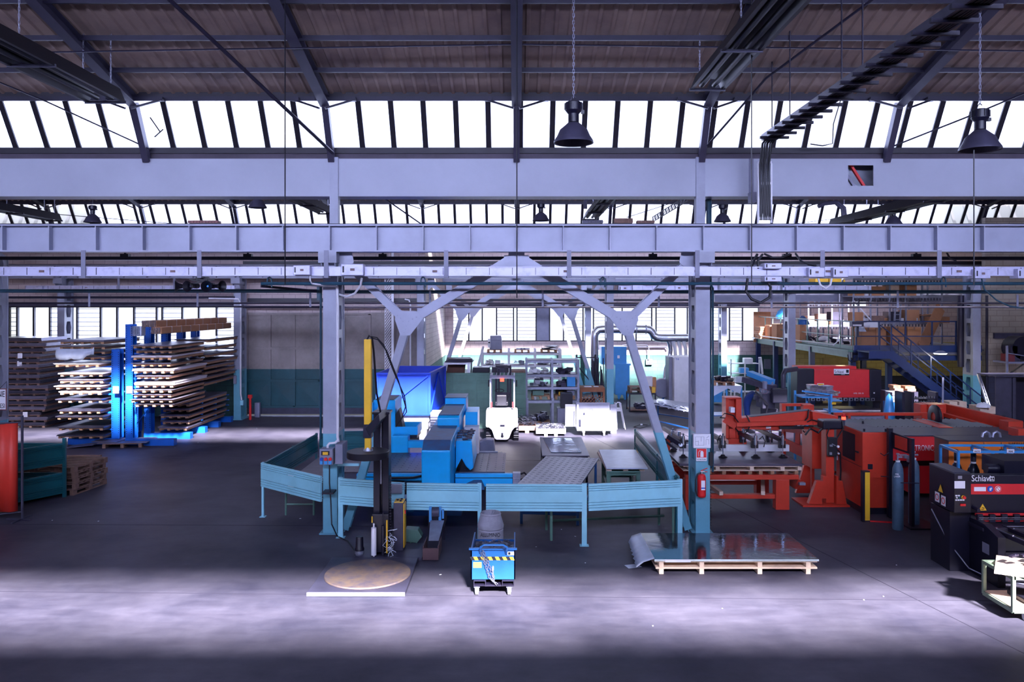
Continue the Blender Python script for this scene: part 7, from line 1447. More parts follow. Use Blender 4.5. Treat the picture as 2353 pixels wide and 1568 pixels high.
T = thing('bench_table', 'white topped bench with cans against the rear wall behind the extinguisher column', 'bench', (FX(1655, 38), 38, 0)); bx_(T, 'top', 1636, 1690, 38, 868, 871, .8, WHITE); bx_(T, 'body', 1638, 1660, 38.1, 871, 925, .6, LBLUE)
for px in (1664, 1688): part(T, 'leg', WHITE, MB().box(FX(px, 38)-.03, FX(px, 38)+.03, 38, 38.05, 0, FZ(871, 38)))
T = thing('wall_bracket_pipe', 'white cane shaped pipe beside the mezzanine end', 'pipe', (FX(1745, 39), 39, 0)); part(T, 'pipe', WHITE, MB().tube([P(1743, 823, 39), P(1748, 822, 39), P(1749, 830, 39), P(1752, 860, 39)], .05))
a = P(1763, 840, 42); solo('wall_box', 'grey switch cabinet on the dark wall below the mezzanine', 'switch cabinet', GREY, MB().box(FX(1757, 43.9), FX(1770, 43.9), 43.8, 44.05, FZ(848, 43.9), FZ(826, 43.9)))
a = P(1962, 818, 31.3); T = thing('hanging_socket', 'dark hanging socket box with looping cables below the landing', 'socket box', a); part(T, 'box', NAVY, MB().cb((a[0]+.05, a[1], a[2]+.0), (.35, .25, .3))); part(T, 'cable', BLACK, MB().tube([P(1948, 815, 31), P(1950, 828, 31), P(1958, 834, 31), P(1965, 825, 31), P(1968, 818, 31)], .02).tube([P(1955, 822, 31), P(1962, 832, 31), P(1972, 828, 31), P(1972, 818, 31)], .02)); part(T, 'drop_rod', DARKST, MB().cyl((a[0], a[1], a[2]+.1), (a[0], a[1], 2.64), .03, n=6))
# --- orange red sheet loader
T = thing('sheet_table', 'orange red heavy frame table carrying pallets and a large sheet', 'table', (5.4, 19.4, 0)); Y = 18.55
x0, x1 = FX(1560, Y), FX(1841, Y); 
part(T, 'top_rail', RED, MB().box(FX(1575, Y), FX(1836, Y), Y, Y+.14, FZ(1103, Y), FZ(1092, Y)).box(FX(1575, Y), FX(1836, Y), Y+1.6, Y+1.74, FZ(1103, Y), FZ(1092, Y)), bev=.008)
part(T, 'low_rail', RED, MB().box(FX(1590, Y), FX(1783, Y), Y+.05, Y+.2, FZ(1148, Y), FZ(1138, Y)).box(FX(1590, Y), FX(1783, Y), Y+1.5, Y+1.62, FZ(1148, Y), FZ(1138, Y)), bev=.008)
for px in (1783, 1575):
    for dy in (0, 1.5): part(T, 'leg', RED, MB().box(FX(px, Y), FX(px, Y)+.32, Y+dy, Y+dy+.25, 0, FZ(1103, Y)), bev=.01)
part(T, 'end_bracket', RED, MB().prism([(Y, FZ(1103, Y)), (Y+1.7, FZ(1103, Y)), (Y+1.5, .45), (Y+.2, .45)], 'x', x1-.08, x1)); part(T, 'cross_panel', RED, MB().box(FX(1600, Y), FX(1780, Y), Y+1.2, Y+1.25, .5, .7)); part(T, 'clamp', ALU, MB().cb((x1+.02, Y+.02, .62), (.14, .12, .06)))
zt = FZ(1092, Y)+.003
for i, t in enumerate((0.02, .13, .27, .4, .52, .62, .73, .86, .96)): solo('wood_block', 'wooden spacer block %s on the orange table' % ['under the hidden table end', 'second from the column', 'third from the column', 'fourth along the rail', 'at the rail middle', 'sixth along the rail', 'seventh along the rail', 'beside the last pallet foot', 'at the outer table end'][i], 'block', WOOD, MB().cb((FX(1600+t*235, Y), Y+.5, zt+.045), (.09, .9, .09), .02*i), 'spacer blocks on the orange table')
m = MB().box(x0+.1, x1-.05, Y-.02, Y+1.7, zt+.19, zt+.22).box(x0+.1, x1-.1, Y-.02, Y+1.7, zt+.094, zt+.11)
for t in (.08, .3, .58, .83, .97): m.box(x0+(x1-x0)*t, x0+(x1-x0)*t+.09, Y-.02, Y+1.7, zt+.11, zt+.19)
solo('sheet_pallet', 'white edged pallet holding the large sheet on the orange table', 'pallet', WOODW, m)
zs_ = zt+.223; solo('large_sheet', 'large dark glossy metal sheet on the orange table under the suction cups', 'sheet', SHTD, MB().box(x0, x1, Y-.06, Y+2.0, zs_, zs_+.05))
for a_, rz_, lb in ((1765, -.3, 'beside the orange leg'), (1640, .1, 'next to the extinguisher column')): solo('timber_beam', 'squared timber lying on the low rail of the orange table, '+lb, 'timber', WOODW, MB().cb((FX(a_, 18.9), 19.3, FZ(1138, Y)+.047), (.09, 1.6, .09), rz_), 'timbers on the orange table')
# the lifting head: white beams, cups
T = thing('suction_lifter', 'loader arm with white cross beam and six black suction cups over the sheet', 'sheet lifter', (6.0, 20, 0)); Y = 19.6
part(T, 'white_beam', WHITE, MB().box(FX(1562, Y), FX(1814, Y), Y, Y+.12, FZ(1038, Y), FZ(1023, Y)).box(FX(1715, Y), FX(1798, Y), Y+.9, Y+1.0, FZ(1025, Y), FZ(1012, Y)), bev=.008)
for i, px in enumerate((1661, 1736, 1799, 1570)):
    for k in (0, 1):
        yy = Y-.35 if k == 0 else Y+.45; xx = FX(px-(0 if k == 0 else 16), yy if k == 0 else Y); zc = zs_+.06
        cp_ = part(T, 'suction_cup', BLACK, MB().lathe([(0, .07), (.04, .065), (.06, .03), (.115, 0.0), (.1, 0), (0, .01)], (xx, yy, zc), 20)); part(cp_, 'lift_cylinder', CHROME, MB().cyl((xx, yy, zc+.06), (xx, yy, zc+.32), .012, n=8).cyl((xx, yy, zc+.3), (xx, yy, zc+.52), .042, n=14).cyl((xx, yy, zc+.52), (xx, yy, zc+.58), .02, n=8)); part(cp_, 'cylinder_block', BLACK, MB().cb((xx, yy+.08, zc+.3), (.16, .1, .18)))
        if k == 0: part(T, 'cross_arm', NAVY, MB().bar((xx, yy+.1, zc+.4), (xx-.18, Y+1.2, zc+.46), .08, .1))
part(T, 'air_hose', BLACK, MB().tube([P(1745, 1010, 19.3), P(1752, 1003, 19.4), P(1758, 1015, 19.4), P(1755, 1028, 19.4)], .012).tube([P(1662, 1010, 19.3), P(1655, 1000, 19.4), P(1648, 1012, 19.5), P(1655, 1035, 19.4)], .012))
part(T, 'roller_arm', DARKST, MB().bar(P(1524, 1010, 19.6), P(1582, 1014, 19.6), .06, .05).bar(P(1535, 1003, 19.4), P(1565, 1022, 19.2), .12, .1).bar(P(1530, 1015, 19.3), P(1555, 1035, 19.2), .05, .05)); part(T, 'roller_end', CHROME, MB().cyl(P(1564, 1023, 19.15), P(1564, 1023, 19.25), .05, n=12).cyl(P(1561, 992, 19.6), P(1561, 1010, 19.6), .04, n=10)); part(T, 'red_bracket', RED, MB().box(FX(1533, 19.5), FX(1540, 19.5), 19.5, 19.6, FZ(1036, 19.5), FZ(1008, 19.5)))
# --- loader boom: post, arm, column
T = thing('loader_boom', 'orange red loader boom with upright post, long arm and gusseted column', 'loader', (7, 20.6, 0)); Y = 20.3
part(T, 'upright_post', RED, MB().box(FX(1668, Y), FX(1675, Y), Y, Y+.4, FZ(1008, Y), FZ(918, Y)).box(FX(1690, Y), FX(1703, Y), Y-.05, Y+.3, FZ(1010, Y), FZ(917, Y)).box(FX(1675, Y), FX(1690, Y), Y+.12, Y+.3, FZ(1006, Y), FZ(914, Y)).box(FX(1675, Y), FX(1692, Y), Y-.02, Y+.12, FZ(1010, Y), FZ(985, Y)).box(FX(1668, Y), FX(1704, Y), Y, Y+.4, FZ(918, Y), FZ(914, Y)), bev=.008)
part(T, 'post_shoe', RED, MB().prism([(FX(1671, Y), FZ(1021, Y)), (FX(1671, Y), FZ(1010, Y)), (FX(1676, Y), FZ(1007, Y)), (FX(1707, Y), FZ(1007, Y)), (FX(1712, Y), FZ(1012, Y)), (FX(1712, Y), FZ(1021, Y))], 'y', Y-.15, Y+.3), bev=.01)
part(T, 'side_bar', RED, MB().bar(P(1663, 963, Y-.1), P(1690, 980, Y-.1), .1, .16)); 
ar = part(T, 'arm', RED, MB().prism([(FX(1700, Y), FZ(962, Y)), (FX(1862, Y), FZ(944, Y)), (FX(1868, Y), FZ(970, Y)), (FX(1800, Y), FZ(985, Y)), (FX(1786, Y), FZ(990, Y)), (FX(1700, Y), FZ(986, Y))], 'y', Y, Y+.35), bev=.012); part(ar, 'top_dust_cover', DARKST, MB().bar(P(1722, 957.5, Y+.15), P(1860, 942.5, Y+.15), .28, .03)); part(ar, 'lower_bar', RED, MB().bar(P(1692, 976, Y-.12), P(1884, 971, Y-.12), .1, .1)); part(ar, 'small_plate', PAPER, MB().box(FX(1760, Y), FX(1771, Y), Y-.03, Y-.02, FZ(981, Y), FZ(977, Y)).box(FX(1760, Y), FX(1771, Y), Y-.02, Y, FZ(985, Y), FZ(978, Y)))
part(ar, 'black_actuator', BLACK, MB().bar(P(1791, 983, Y-.1), P(1868, 983, Y-.1), .08, .07)); part(ar, 'cable_bundle', BLACK, MB().tube([P(1715, 955, Y), P(1725, 975, Y-.1), P(1718, 990, Y-.1), P(1705, 1003, Y-.1), P(1690, 985, Y-.1)], .018).tube([P(1700, 975, Y-.1), P(1685, 955, Y-.1), P(1665, 950, Y-.2), P(1655, 960, Y-.2), P(1672, 962, Y-.1), P(1687, 972, Y-.1)], .016).tube([P(1858, 942, Y-.05), P(1856, 960, Y-.1), P(1840, 978, Y-.1), P(1865, 965, Y-.2), P(1885, 970, Y-.3)], .02).tube([P(1845, 990, Y-.2), P(1855, 1000, Y-.2), P(1870, 990, Y-.3), P(1890, 985, Y-.3)], .016))
bx_(ar, 'motor_small', 1679, 1689, Y-.2, 937, 949, .2, PAPER)
part(T, 'rear_yoke', RED, MB().box(FX(1797, 21.6), FX(1806, 21.6), 21.6, 21.8, FZ(985, 21.6), FZ(929, 21.6)).box(FX(1797, 21.6), FX(1864, 21.6), 21.6, 21.7, FZ(934, 21.6), FZ(928, 21.6)).box(FX(1840, 21.6), FX(1864, 21.6), 21.4, 21.6, FZ(945, 21.6), FZ(929, 21.6)).prism([(FX(1800, 21.6), FZ(965, 21.6)), (FX(1850, 21.6), FZ(935, 21.6)), (FX(1852, 21.6), FZ(945, 21.6)), (FX(1805, 21.6), FZ(975, 21.6))], 'y', 21.5, 21.6))
part(T, 'head_block', RED, MB().prism([(FX(1860, Y), FZ(944, Y)), (FX(1918, Y), FZ(955, Y)), (FX(1918, Y), FZ(968, Y)), (FX(1862, Y), FZ(975, Y))], 'y', Y-.2, Y+.4), bev=.01)
Y = 19.0; part(T, 'motor_box', NAVY, MB().box(FX(1888, Y), FX(1934, Y), Y-.1, Y+.3, FZ(986, Y), FZ(966, Y)), bev=.03); part(T, 'main_column', RED, MB().box(FX(1898, Y), FX(1917, Y), Y, Y+.3, .05, FZ(975, Y)), bev=.01)
part(T, 'side_case', RED, MB().box(FX(1866, 19.6), FX(1893, 19.6), 19.6, 20.3, .75, FZ(990, 19.6)), bev=.01)
for a, b, c_ in ((1855, 1897, 1), (1918, 1942, 0)):
    part(T, 'gusset_foot', RED, MB().prism([(FX(a, Y), .05), (FX(b, Y)-.12*c_, .05), (FX(b, Y)-.12*c_, .18), (FX(b, Y), .18), (FX(b, Y), .72), (FX(b, Y)-.1, .72), (FX(b, Y)-.1, .60), (FX(b, Y)-.25, .60)] if c_ else [(FX(a, Y), .05), (FX(b, Y), .05), (FX(a, Y)+.15, .6), (FX(a, Y)+.05, .6), (FX(a, Y)+.05, .72), (FX(a, Y), .72)], 'y', Y-.1, Y+.05), bev=.006)
part(T, 'gusset_foot', RED, MB().prism([(FX(1829, 20), .05), (FX(1862, 20), .05), (FX(1862, 20), .75), (FX(1848, 20), .75)], 'y', 20, 20.1)); part(T, 'floor_plate', RED, MB().box(FX(1848, Y)-.1, FX(1945, Y), Y-.2, Y+.6, 0, .04))
part(T, 'valve_block', BLACK, MB().box(FX(1899, Y), FX(1920, Y), Y-.12, Y, FZ(1047, Y), FZ(1004, Y)), bev=.01); part(T, 'gauge', PAPER, MB().cyl((FX(1920, Y), Y-.17, FZ(1024, Y)), (FX(1920, Y), Y-.13, FZ(1024, Y)), .03, n=14).cyl((FX(1921, Y), Y-.17, FZ(1040, Y)), (FX(1921, Y), Y-.13, FZ(1040, Y)), .022, n=14)); part(T, 'fittings', ALU, MB().cb((FX(1904, Y), Y-.15, FZ(1022, Y)), (.06, .05, .04)).cb((FX(1910, Y), Y-.15, FZ(1020, Y)), (.09, .03, .02), 0, 0, .5).cb((FX(1903, Y), Y-.15, FZ(1040, Y)), (.05, .05, .06)).cb((FX(1918, Y), Y-.15, FZ(1050, Y)), (.02, .03, .1)))
part(T, 'cable_bundle', BLACK, MB().tube([P(1935, 968, Y-.1), P(1938, 985, Y-.15), P(1925, 1005, Y-.1), P(1918, 1015, Y-.1)], .016).tube([P(1905, 985, Y-.1), P(1900, 1000, Y-.12), P(1903, 1010, Y-.12)], .016).tube([P(1920, 1030, Y), P(1930, 1040, Y), P(1932, 1080, Y), P(1930, 1120, Y)], .02).tube([P(1890, 985, Y), P(1880, 995, Y), P(1862, 985, Y), P(1850, 1000, Y)], .025))
# diagonal frame with windows behind
T = thing('slanted_guard', 'orange red guard frame with two rounded window openings behind the boom', 'guard frame', (FX(1840, 21.2), 21.3, 0)); m = MB(); Yg = 21.4
def gp(px, py, dY=0): return P(px, py, Yg+dY)
m.add([gp(1797, 985), gp(1866, 985, -1.2), gp(1866, 1000, -1.2), gp(1797, 992)], [(0, 1, 2, 3)]); m.add([gp(1797, 1005), gp(1866, 1035, -1.2), gp(1866, 1062, -1.2), gp(1797, 1028)], [(0, 1, 2, 3)])
for a, b in ((1797, 1804), (1828, 1838), (1862, 1868)): t0, t1 = (a-1797)/69, (b-1797)/69; m.add([gp(a, 985, -1.2*t0), gp(b, 985, -1.2*t1), gp(b, 1005+30*t1, -1.2*t1), gp(a, 1005+30*t0, -1.2*t0)], [(0, 1, 2, 3)])
part(T, 'frame', RED, m, sol=.03); part(T, 'window_sheet', glass('smoked window', (.5, .4, .45), .3), MB().add([gp(1800, 988), gp(1866, 990, -1.2), gp(1866, 1035, -1.2), gp(1800, 1006)], [(0, 1, 2, 3)])); part(T, 'leg', RED, MB().box(FX(1800, 21.3), FX(1806, 21.3), 21.3, 21.4, 0, 1.6).box(FX(1862, 20.3), FX(1868, 20.3), 20.2, 20.3, 0, 1.2))
# long guard behind, with openings
Y = 22.6; T = thing('long_guard_frame', 'long orange red guard frame with rounded openings in front of the press brake', 'guard frame', (FX(2030, Y), Y, 0)); m = MB()
x0, x1 = FX(1918, Y), FX(2133, Y); m.box(x0, x1, Y, Y+.1, FZ(956, Y), FZ(949, Y)).box(x0, x1, Y, Y+.06, .6, FZ(974, Y)+.02)
for a, b in ((1918, 1926), (1950, 1955), (2035, 2041), (2118, 2133)): m.box(FX(a, Y), FX(b, Y), Y, Y+.08, 0, FZ(952, Y))
part(T, 'frame', RED, m, bev=.01); part(T, 'grey_panel', GREY, MB().box(FX(1955, Y), FX(2035, Y), Y+.1, Y+.12, FZ(974, Y), FZ(958, Y)))
# laser cutter body
Y = 19.6; T = thing('laser_cutter', 'long red laser cutting machine body with grey flat lid and side lettering', 'laser cutter', (10.6, 20.2, 0))
zt = FZ(1000, Y); x0 = FX(2050, Y); X9 = 14.6
part(T, 'body', RED2, MB().box(x0, X9, Y, Y+1.0, .95, zt-.03), bev=.01); part(T, 'lid', BLUED if 0 else DGREY, MB().prism([(Y-.04, zt-.03), (Y-.04, zt), (Y+1.15, zt+.02), (Y+1.15, zt-.03)], 'x', x0-.02, X9)); part(T, 'lower_body', RED2, MB().box(x0+.5, X9, Y+.08, Y+1.0, .12, .80)); part(T, 'shadow_gap', NAVY, MB().box(x0+.1, X9, Y+.15, Y+.9, .78, .96)); part(T, 'door_handle', ALU, MB().tube([(FX(2111, Y), Y+.05, FZ(1113, Y)), (FX(2109, Y), Y+.02, FZ(1140, Y))], .012))  # dark block between the two bodies stands for the shade in the gap
text(T, 'lettering', 'BYSTRONIC_', .2, (FX(2151, Y), Y-.006, FZ(1036, Y)), WHITE, align='RIGHT', sx=.62)
bl2 = MB(); x = FX(1953, 21.2)
while x < FX(2260, 21.2): bl2.add([(x, 20.8, 1.55), (x+.1, 20.8, 1.63), (x+.1-.02, 22.2, 1.63), (x-.02, 22.2, 1.55)], [(0, 1, 2, 3)]); x += .16
part(T, 'bellows', NAVY, bl2, sol=.01)
part(T, 'bellows_base', NAVY, MB().box(FX(1945, 21.2), X9, 20.75, 22.3, .2, 1.5)); part(T, 'bridge_block', RED, MB().box(FX(2153, 20.7), FX(2186, 20.7), 20.6, 22.0, 1.4, FZ(981, 20.7)), bev=.01)
Y = 23.0; g = part(T, 'gantry_end', RED, MB().box(FX(2115, Y), FX(2130, Y), Y, Y+.4, 1.0, FZ(930, Y)).box(FX(2130, Y), FX(2170, Y), Y-.1, Y+.4, FZ(950, Y), FZ(929, Y)).box(FX(2135, Y), FX(2151, Y), Y-.4, Y, 1.2, FZ(935, Y)), bev=.01); part(g, 'pulley_wheel', NAVY, MB().lathe([(.12, -.05), (.3, -.05), (.33, -.03), (.33, .03), (.3, .05), (.12, .05)], (FX(2148, 21.9), 21.9, FZ(958, 21.9)), 24, 'x')); part(g, 'pulley_face', RED, MB().cyl((FX(2148, 21.9)-.03, 21.9, FZ(958, 21.9)), (FX(2148, 21.9)+.03, 21.9, FZ(958, 21.9)), .2, n=20))
part(T, 'gantry_beam', RED, MB().bar((FX(2162, 23.4), 23.4, FZ(938, 23.4)), (FX(2346, 20.5), 20.5, FZ(982, 20.5)), .12, .32).bar((FX(2162, 23), 23.0, FZ(951, 23)), (FX(2310, 20.6), 20.6, FZ(992, 20.6)), .14, .1)); part(T, 'gantry_block', RED, MB().box(FX(2312, 20.2), FX(2346, 20.2), 20.1, 20.5, 1.2, FZ(968, 20.2)).box(FX(2334, 19.4), FX(2356, 19.4), 19.3, 19.7, 1.5, FZ(985, 19.4)), bev=.01)
# control cabinet of the laser
Y = 18.15; T = thing('laser_cabinet', 'orange red machine cabinet with dark window and warning lamp on top', 'cabinet', (8.3, 18.8, 0)); x0, x1 = FX(1982, Y), FX(2046, Y); zt = FZ(994, Y)
part(T, 'body', RED, MB().box(x0, x1, Y, Y+1.5, .15, zt), bev=.015); part(T, 'plinth', NAVY, MB().box(x0+.02, x1-.02, Y+.04, Y+1.45, 0, .15)); part(T, 'grey_top', DGREY, MB().box(x0+.01, x1-.01, Y+.01, Y+1.49, zt, zt+.006)); part(T, 'side_window', NAVY, MB().box(x0-.006, x0+.01, Y+.4, Y+1.1, 1.15, 1.78)); part(T, 'vent_square', NAVY, MB().box(FX(1994, Y), FX(2005, Y), Y-.006, Y, FZ(1079, Y), FZ(1067, Y))); part(T, 'door_seam', NAVY, MB().box(x0-.004, x0, Y+.05, Y+1.45, 1.08, 1.09)); part(T, 'door_handle', NAVY, MB().cb((x0-.02, Y+.25, 1.4), (.03, .14, .03)))
bc = part(T, 'beacon', DGREY, MB().cyl((x0-.12+.1, Y+1.0, zt), (x0-.02, Y+1.0, zt+.15), .035, n=10)); part(bc, 'red_lens', REDON, MB().cyl((x0-.02, Y+1.0, zt+.15), (x0-.02, Y+1.0, zt+.22), .05, n=14)); part(bc, 'cap', REDP, MB().cyl((x0-.02, Y+1.0, zt+.22), (x0-.02, Y+1.0, zt+.29), .05, n=14))
for i in range(4): part(T, 'lifting_eye', NAVY, MB().cyl((x0+.08+.5*(i % 2), Y+.1+1.2*(i//2), zt), (x0+.08+.5*(i % 2), Y+.1+1.2*(i//2), zt+.07), .025, n=8))
# dark hinged screen frame
Y = 17.9; T = thing('cable_post_frame', 'dark post frame with hinged brown panel beside the laser cabinet', 'post frame', (FX(2048, Y), Y, 0)); part(T, 'post', NAVY, MB().box(FX(2042, Y), FX(2052, Y), Y, Y+.1, 0, FZ(985, Y)).box(FX(2092, 17.1), FX(2099, 17.1), 17.05, 17.15, 0, FZ(1008, 17.1))); part(T, 'hinged_panel', DARKST, MB().add([P(2050, 993, 17.9), P(2098, 1010, 17.1), P(2098, 1046, 17.1), P(2052, 1030, 17.9)], [(0, 1, 2, 3)]), sol=.04); part(T, 'red_slot', RED, MB().add([P(2058, 1000, 17.72), P(2085, 1009, 17.28), P(2085, 1037, 17.28), P(2058, 1028, 17.72)], [(0, 1, 2, 3)]), sol=.045); part(T, 'side_hook', DARKST, MB().bar(P(2024, 1095, Y), P(2045, 1096, Y), .02, .02).tube([P(2023, 1042, Y), P(2032, 1048, Y), P(2043, 1040, Y)], .012))
part(T, 'gauge_set', ALU, MB().cb(P(2082, 1050, 17.3), (.1, .08, .06)).cb(P(2088, 1058, 17.3), (.06, .06, .08)).cb(P(2075, 1046, 17.3), (.16, .03, .03))); part(T, 'base', NAVY, MB().box(FX(2042, Y), FX(2110, Y), 16.9, 18.0, 0, .03))
def cylinder(lab, px, Y, r, z0, z1, mat, cap=True, group=None, valve=True, capm=None):
    x = FX(px, Y); T = thing('gas_cylinder', lab, 'gas cylinder', (x, Y, z0), group)
    part(T, 'bottle', mat, MB().lathe([(0, 0), (r*.9, 0), (r, .04), (r, z1-z0-.32), (r*.92, z1-z0-.2), (r*.6, z1-z0-.1), (r*.35, z1-z0-.06), (0, z1-z0-.06)], (x, Y, z0), 24)); part(T, 'collar', WHITE, MB().lathe([(r*.38, z1-z0-.07), (r*.42, z1-z0-.03), (0, z1-z0-.03)], (x, Y, z0), 16))
    if valve: part(T, 'valve', ALU, MB().cyl((x, Y, z1-.03), (x, Y, z1+.09), .018, n=8).cb((x+.04, Y, z1+.04), (.1, .03, .03)).cyl((x, Y, z1+.09), (x, Y, z1+.12), .035, n=10))
    else: part(T, 'valve_cap', capm or NAVY, MB().lathe([(r*.42, z1-z0-.03), (r*.45, z1-z0+.12), (r*.3, z1-z0+.2), (0, z1-z0+.21)], (x, Y, z0), 16))
    return T
CYG = pm('grey blue cylinder paint', (84, 112, 140), .5, 0, .35, 4)
t_ = cylinder('tall grey blue gas cylinder with white stencil, standing near the yellow post', 2063, 16.95, .115, .0, 1.52, CYG); text(t_, 'lettering', 'PAL\nLASER', .05, (FX(2063, 16.8), 16.83, FZ(1092, 16.83)), PAPER, align='CENTER')
cylinder('tall grey blue gas cylinder behind the dark frame post', 2100, 17.3, .115, 0, 1.5, CYG)
solo('cylinder_chain', 'dark retaining bar across the two tall gas cylinders', 'bar', DARKST, MB().bar(P(2070, 1110, 16.8), P(2112, 1111, 16.9), .012, .02)); 
Y = 17.5; T = thing('light_curtain_post', 'yellow faced light curtain post beside the laser cabinet', 'post', (FX(1991, Y), Y, 0)); part(T, 'yellow_profile', YEL, MB().box(FX(1988, Y), FX(1999, Y), Y, Y+.1, .04, FZ(1086, Y))); part(T, 'dark_side', NAVY, MB().box(FX(1983, Y), FX(1988, Y), Y+.01, Y+.12, .0, FZ(1085, Y))); part(T, 'cap', NAVY, MB().box(FX(1983, Y), FX(1999, Y), Y, Y+.12, FZ(1086, Y), FZ(1083, Y)))
c = FL(2035, 1203); solo('floor_tool', 'red handled pole tool lying at the laser cabinet foot', 'tool', REDP, MB().bar((c[0]-.3, c[1]+.1, .02), (c[0]+.35, c[1]-.05, .02), .03, .03))
# orange cabinet
Y = 17.7; T = thing('orange_cabinet', 'long orange cabinet with grey lid and lifting eyes behind the gas cylinder cage', 'cabinet', (FX(2270, Y), Y+.5, 0)); x0 = FX(2180, Y); zt = FZ(1012, Y)
part(T, 'body', ORANGE, MB().box(x0, 12.6, Y, Y+.6, .05, zt-.03), bev=.01); part(T, 'lid', DGREY, MB().box(x0-.02, 12.62, Y-.02, Y+.62, zt-.03, zt)); part(T, 'dark_side', pm('dark red side skin', (110, 30, 34)), MB().box(x0-.004, x0, Y, Y+.6, .05, zt-.03)); sm = MB()  # side face gets a thin skin of darker red
for px in (2260, 2300): sm.box(FX(px, Y), FX(px, Y)+.012, Y-.004, Y, .1, zt-.05)
part(T, 'door_seam', NAVY, sm); gr = MB()
for i in range(9): gr.box(FX(2318+i*4, Y), FX(2319+i*4, Y), Y-.012, Y-.004, .9, zt-.05)
for i in range(10): gr.box(FX(2318, Y), FX(2352, Y), Y-.012, Y-.004, .95+i*.08, .96+i*.08)
part(T, 'wire_grille', NAVY, gr)
for px in (2272, 2296): x = FX(px, Y+.3); part(T, 'lifting_eye', ALU, MB().tube([(x-.09, Y+.4, zt), (x-.07, Y+.4, zt+.09), (x, Y+.4, zt+.13), (x+.07, Y+.4, zt+.09), (x+.09, Y+.4, zt)], .03, 8))
# blue cage with cylinders
Y0c, Y1c = 15.6, 16.6; T = thing('cylinder_cage', 'light blue square tube cage holding gas cylinders behind the shear', 'cage', (FX(2270, 16), 16, 0)); m = MB()
for Y, pxs, pt in ((Y1c, (2161, 2234, 2309, 2385), 1024), (Y0c, (2202, 2281, 2360), 1039)):
    z = FZ(pt, Y); m.bar((FX(pxs[0], Y), Y, z), (FX(pxs[-1], Y), Y, z), .045, .045)
    for p in pxs: m.box(FX(p, Y)-.022, FX(p, Y)+.022, Y-.022, Y+.022, .15, z)
for a, b in ((2161, 2202), (2234, 2281), (2309, 2360)): m.bar(P(a, 1024, Y1c), P(b, 1040, Y0c), .045, .045)
part(T, 'tube_frame', LBLUE, m); part(T, 'floor_deck', NAVY, MB().box(FX(2161, Y1c), FX(2385, Y1c), Y0c, Y1c, .1, .15))
for px, s_, Yq in ((2243, 'VUOTE', Y0c), (2320, 'PIENE', Y0c)): p_ = part(T, 'name_tag', PAPER, MB().box(FX(px-9, Yq), FX(px+8, Yq), Yq-.04, Yq-.03, FZ(1040, Yq), FZ(1032, Yq))); text(p_, 'lettering', s_, .05, (FX(px-.5, Yq), Yq-.042, FZ(1039, Yq)), BLKP, align='CENTER', sx=.7)
DKB = pm('dark cylinder paint', (38, 42, 62), .25, .3, .3, 4)
for i, (px, py, Yq) in enumerate(((2198, 1058, 16.2), (2237, 1060, 15.9), (2301, 1058, 16.2), (2323, 1062, 15.9))): cylinder('dark capped gas cylinder in the blue cage, '+['nearest the laser body', 'below the first paper tag', 'third along', 'with scuffed white cap below the second tag'][i], px, Yq, .115, .152, FZ(py, Yq)+.02, DKB, valve=False, group='caged gas cylinders', capm=PLAST if i == 3 else NAVY)
# --- shear
Y = 14.2; T = thing('plate_shear', 'black and red plate shear with control box, white maker name and roller table', 'plate shear', (9.6, 14.6, 0)); x0, x1, x2 = FX(2187, Y), FX(2226, Y), 13.2; zt = FZ(1093, Y)
part(T, 'front_panel', NAVY, MB().box(x1, x2, Y+.02, Y+.2, FZ(1180, Y), zt), bev=.008); part(T, 'red_band', RED2, MB().box(FX(2230, Y), x2, Y+.012, Y+.02, FZ(1137, Y), FZ(1113, Y)))
cbx = part(T, 'control_box', NAVY, MB().box(x0, x1, Y-.08, Y+.78, FZ(1177, Y), FZ(1086, Y)), bev=.012); part(cbx, 'box_top', DGREY, MB().prism([(x0-.0, FZ(1086, Y)), (x1, FZ(1086, Y)), (x1, FZ(1086, Y)+.012), (x0, FZ(1086, Y)+.012)], 'y', Y-.05, Y+.78))
yf = Y-.083
def fp(nm, mt, a, b, c_, d, dd=.004, own=None): return part(own or cbx, nm, mt, MB().box(FX(a, yf), FX(b, yf), yf-dd, yf, FZ(d, yf), FZ(c_, yf)))
fp('spec_sheet', PAPER, 2193, 2217.5, 1106, 1123); fp('maker_plate', ALU, 2201, 2210.5, 1094, 1101); fp('display', DARKST, 2198, 2214, 1127, 1133)
m = MB()
for i in range(2): m.box(FX(2195+i*6, yf), FX(2199.5+i*6, yf), yf-.006, yf, FZ(1141, yf), FZ(1138, yf))
for i in range(4): m.box(FX(2195+i*5.5, yf), FX(2199+i*5.5, yf), yf-.006, yf, FZ(1151, yf), FZ(1148, yf))
part(cbx, 'key_label', PAPER, m); part(cbx, 'push_button', PAPER, MB().cyl((FX(2198, yf), yf-.02, FZ(1144, yf)), (FX(2198, yf), yf, FZ(1144, yf)), .014, n=10)); part(cbx, 'green_button', TEALD, MB().cyl((FX(2203.5, yf), yf-.02, FZ(1144, yf)), (FX(2203.5, yf), yf, FZ(1144, yf)), .013, n=10)); eb = part(cbx, 'emergency_collar', YEL, MB().cyl((FX(2213, yf), yf-.015, FZ(1143, yf)), (FX(2213, yf), yf, FZ(1143, yf)), .035, n=14)); part(eb, 'emergency_button', REDP, MB().cyl((FX(2213.5, yf), yf-.05, FZ(1143, yf)), (FX(2213.5, yf), yf-.015, FZ(1143, yf)), .026, n=14)); fp('red_switch', REDP, 2206, 2218, 1158, 1163, .02)
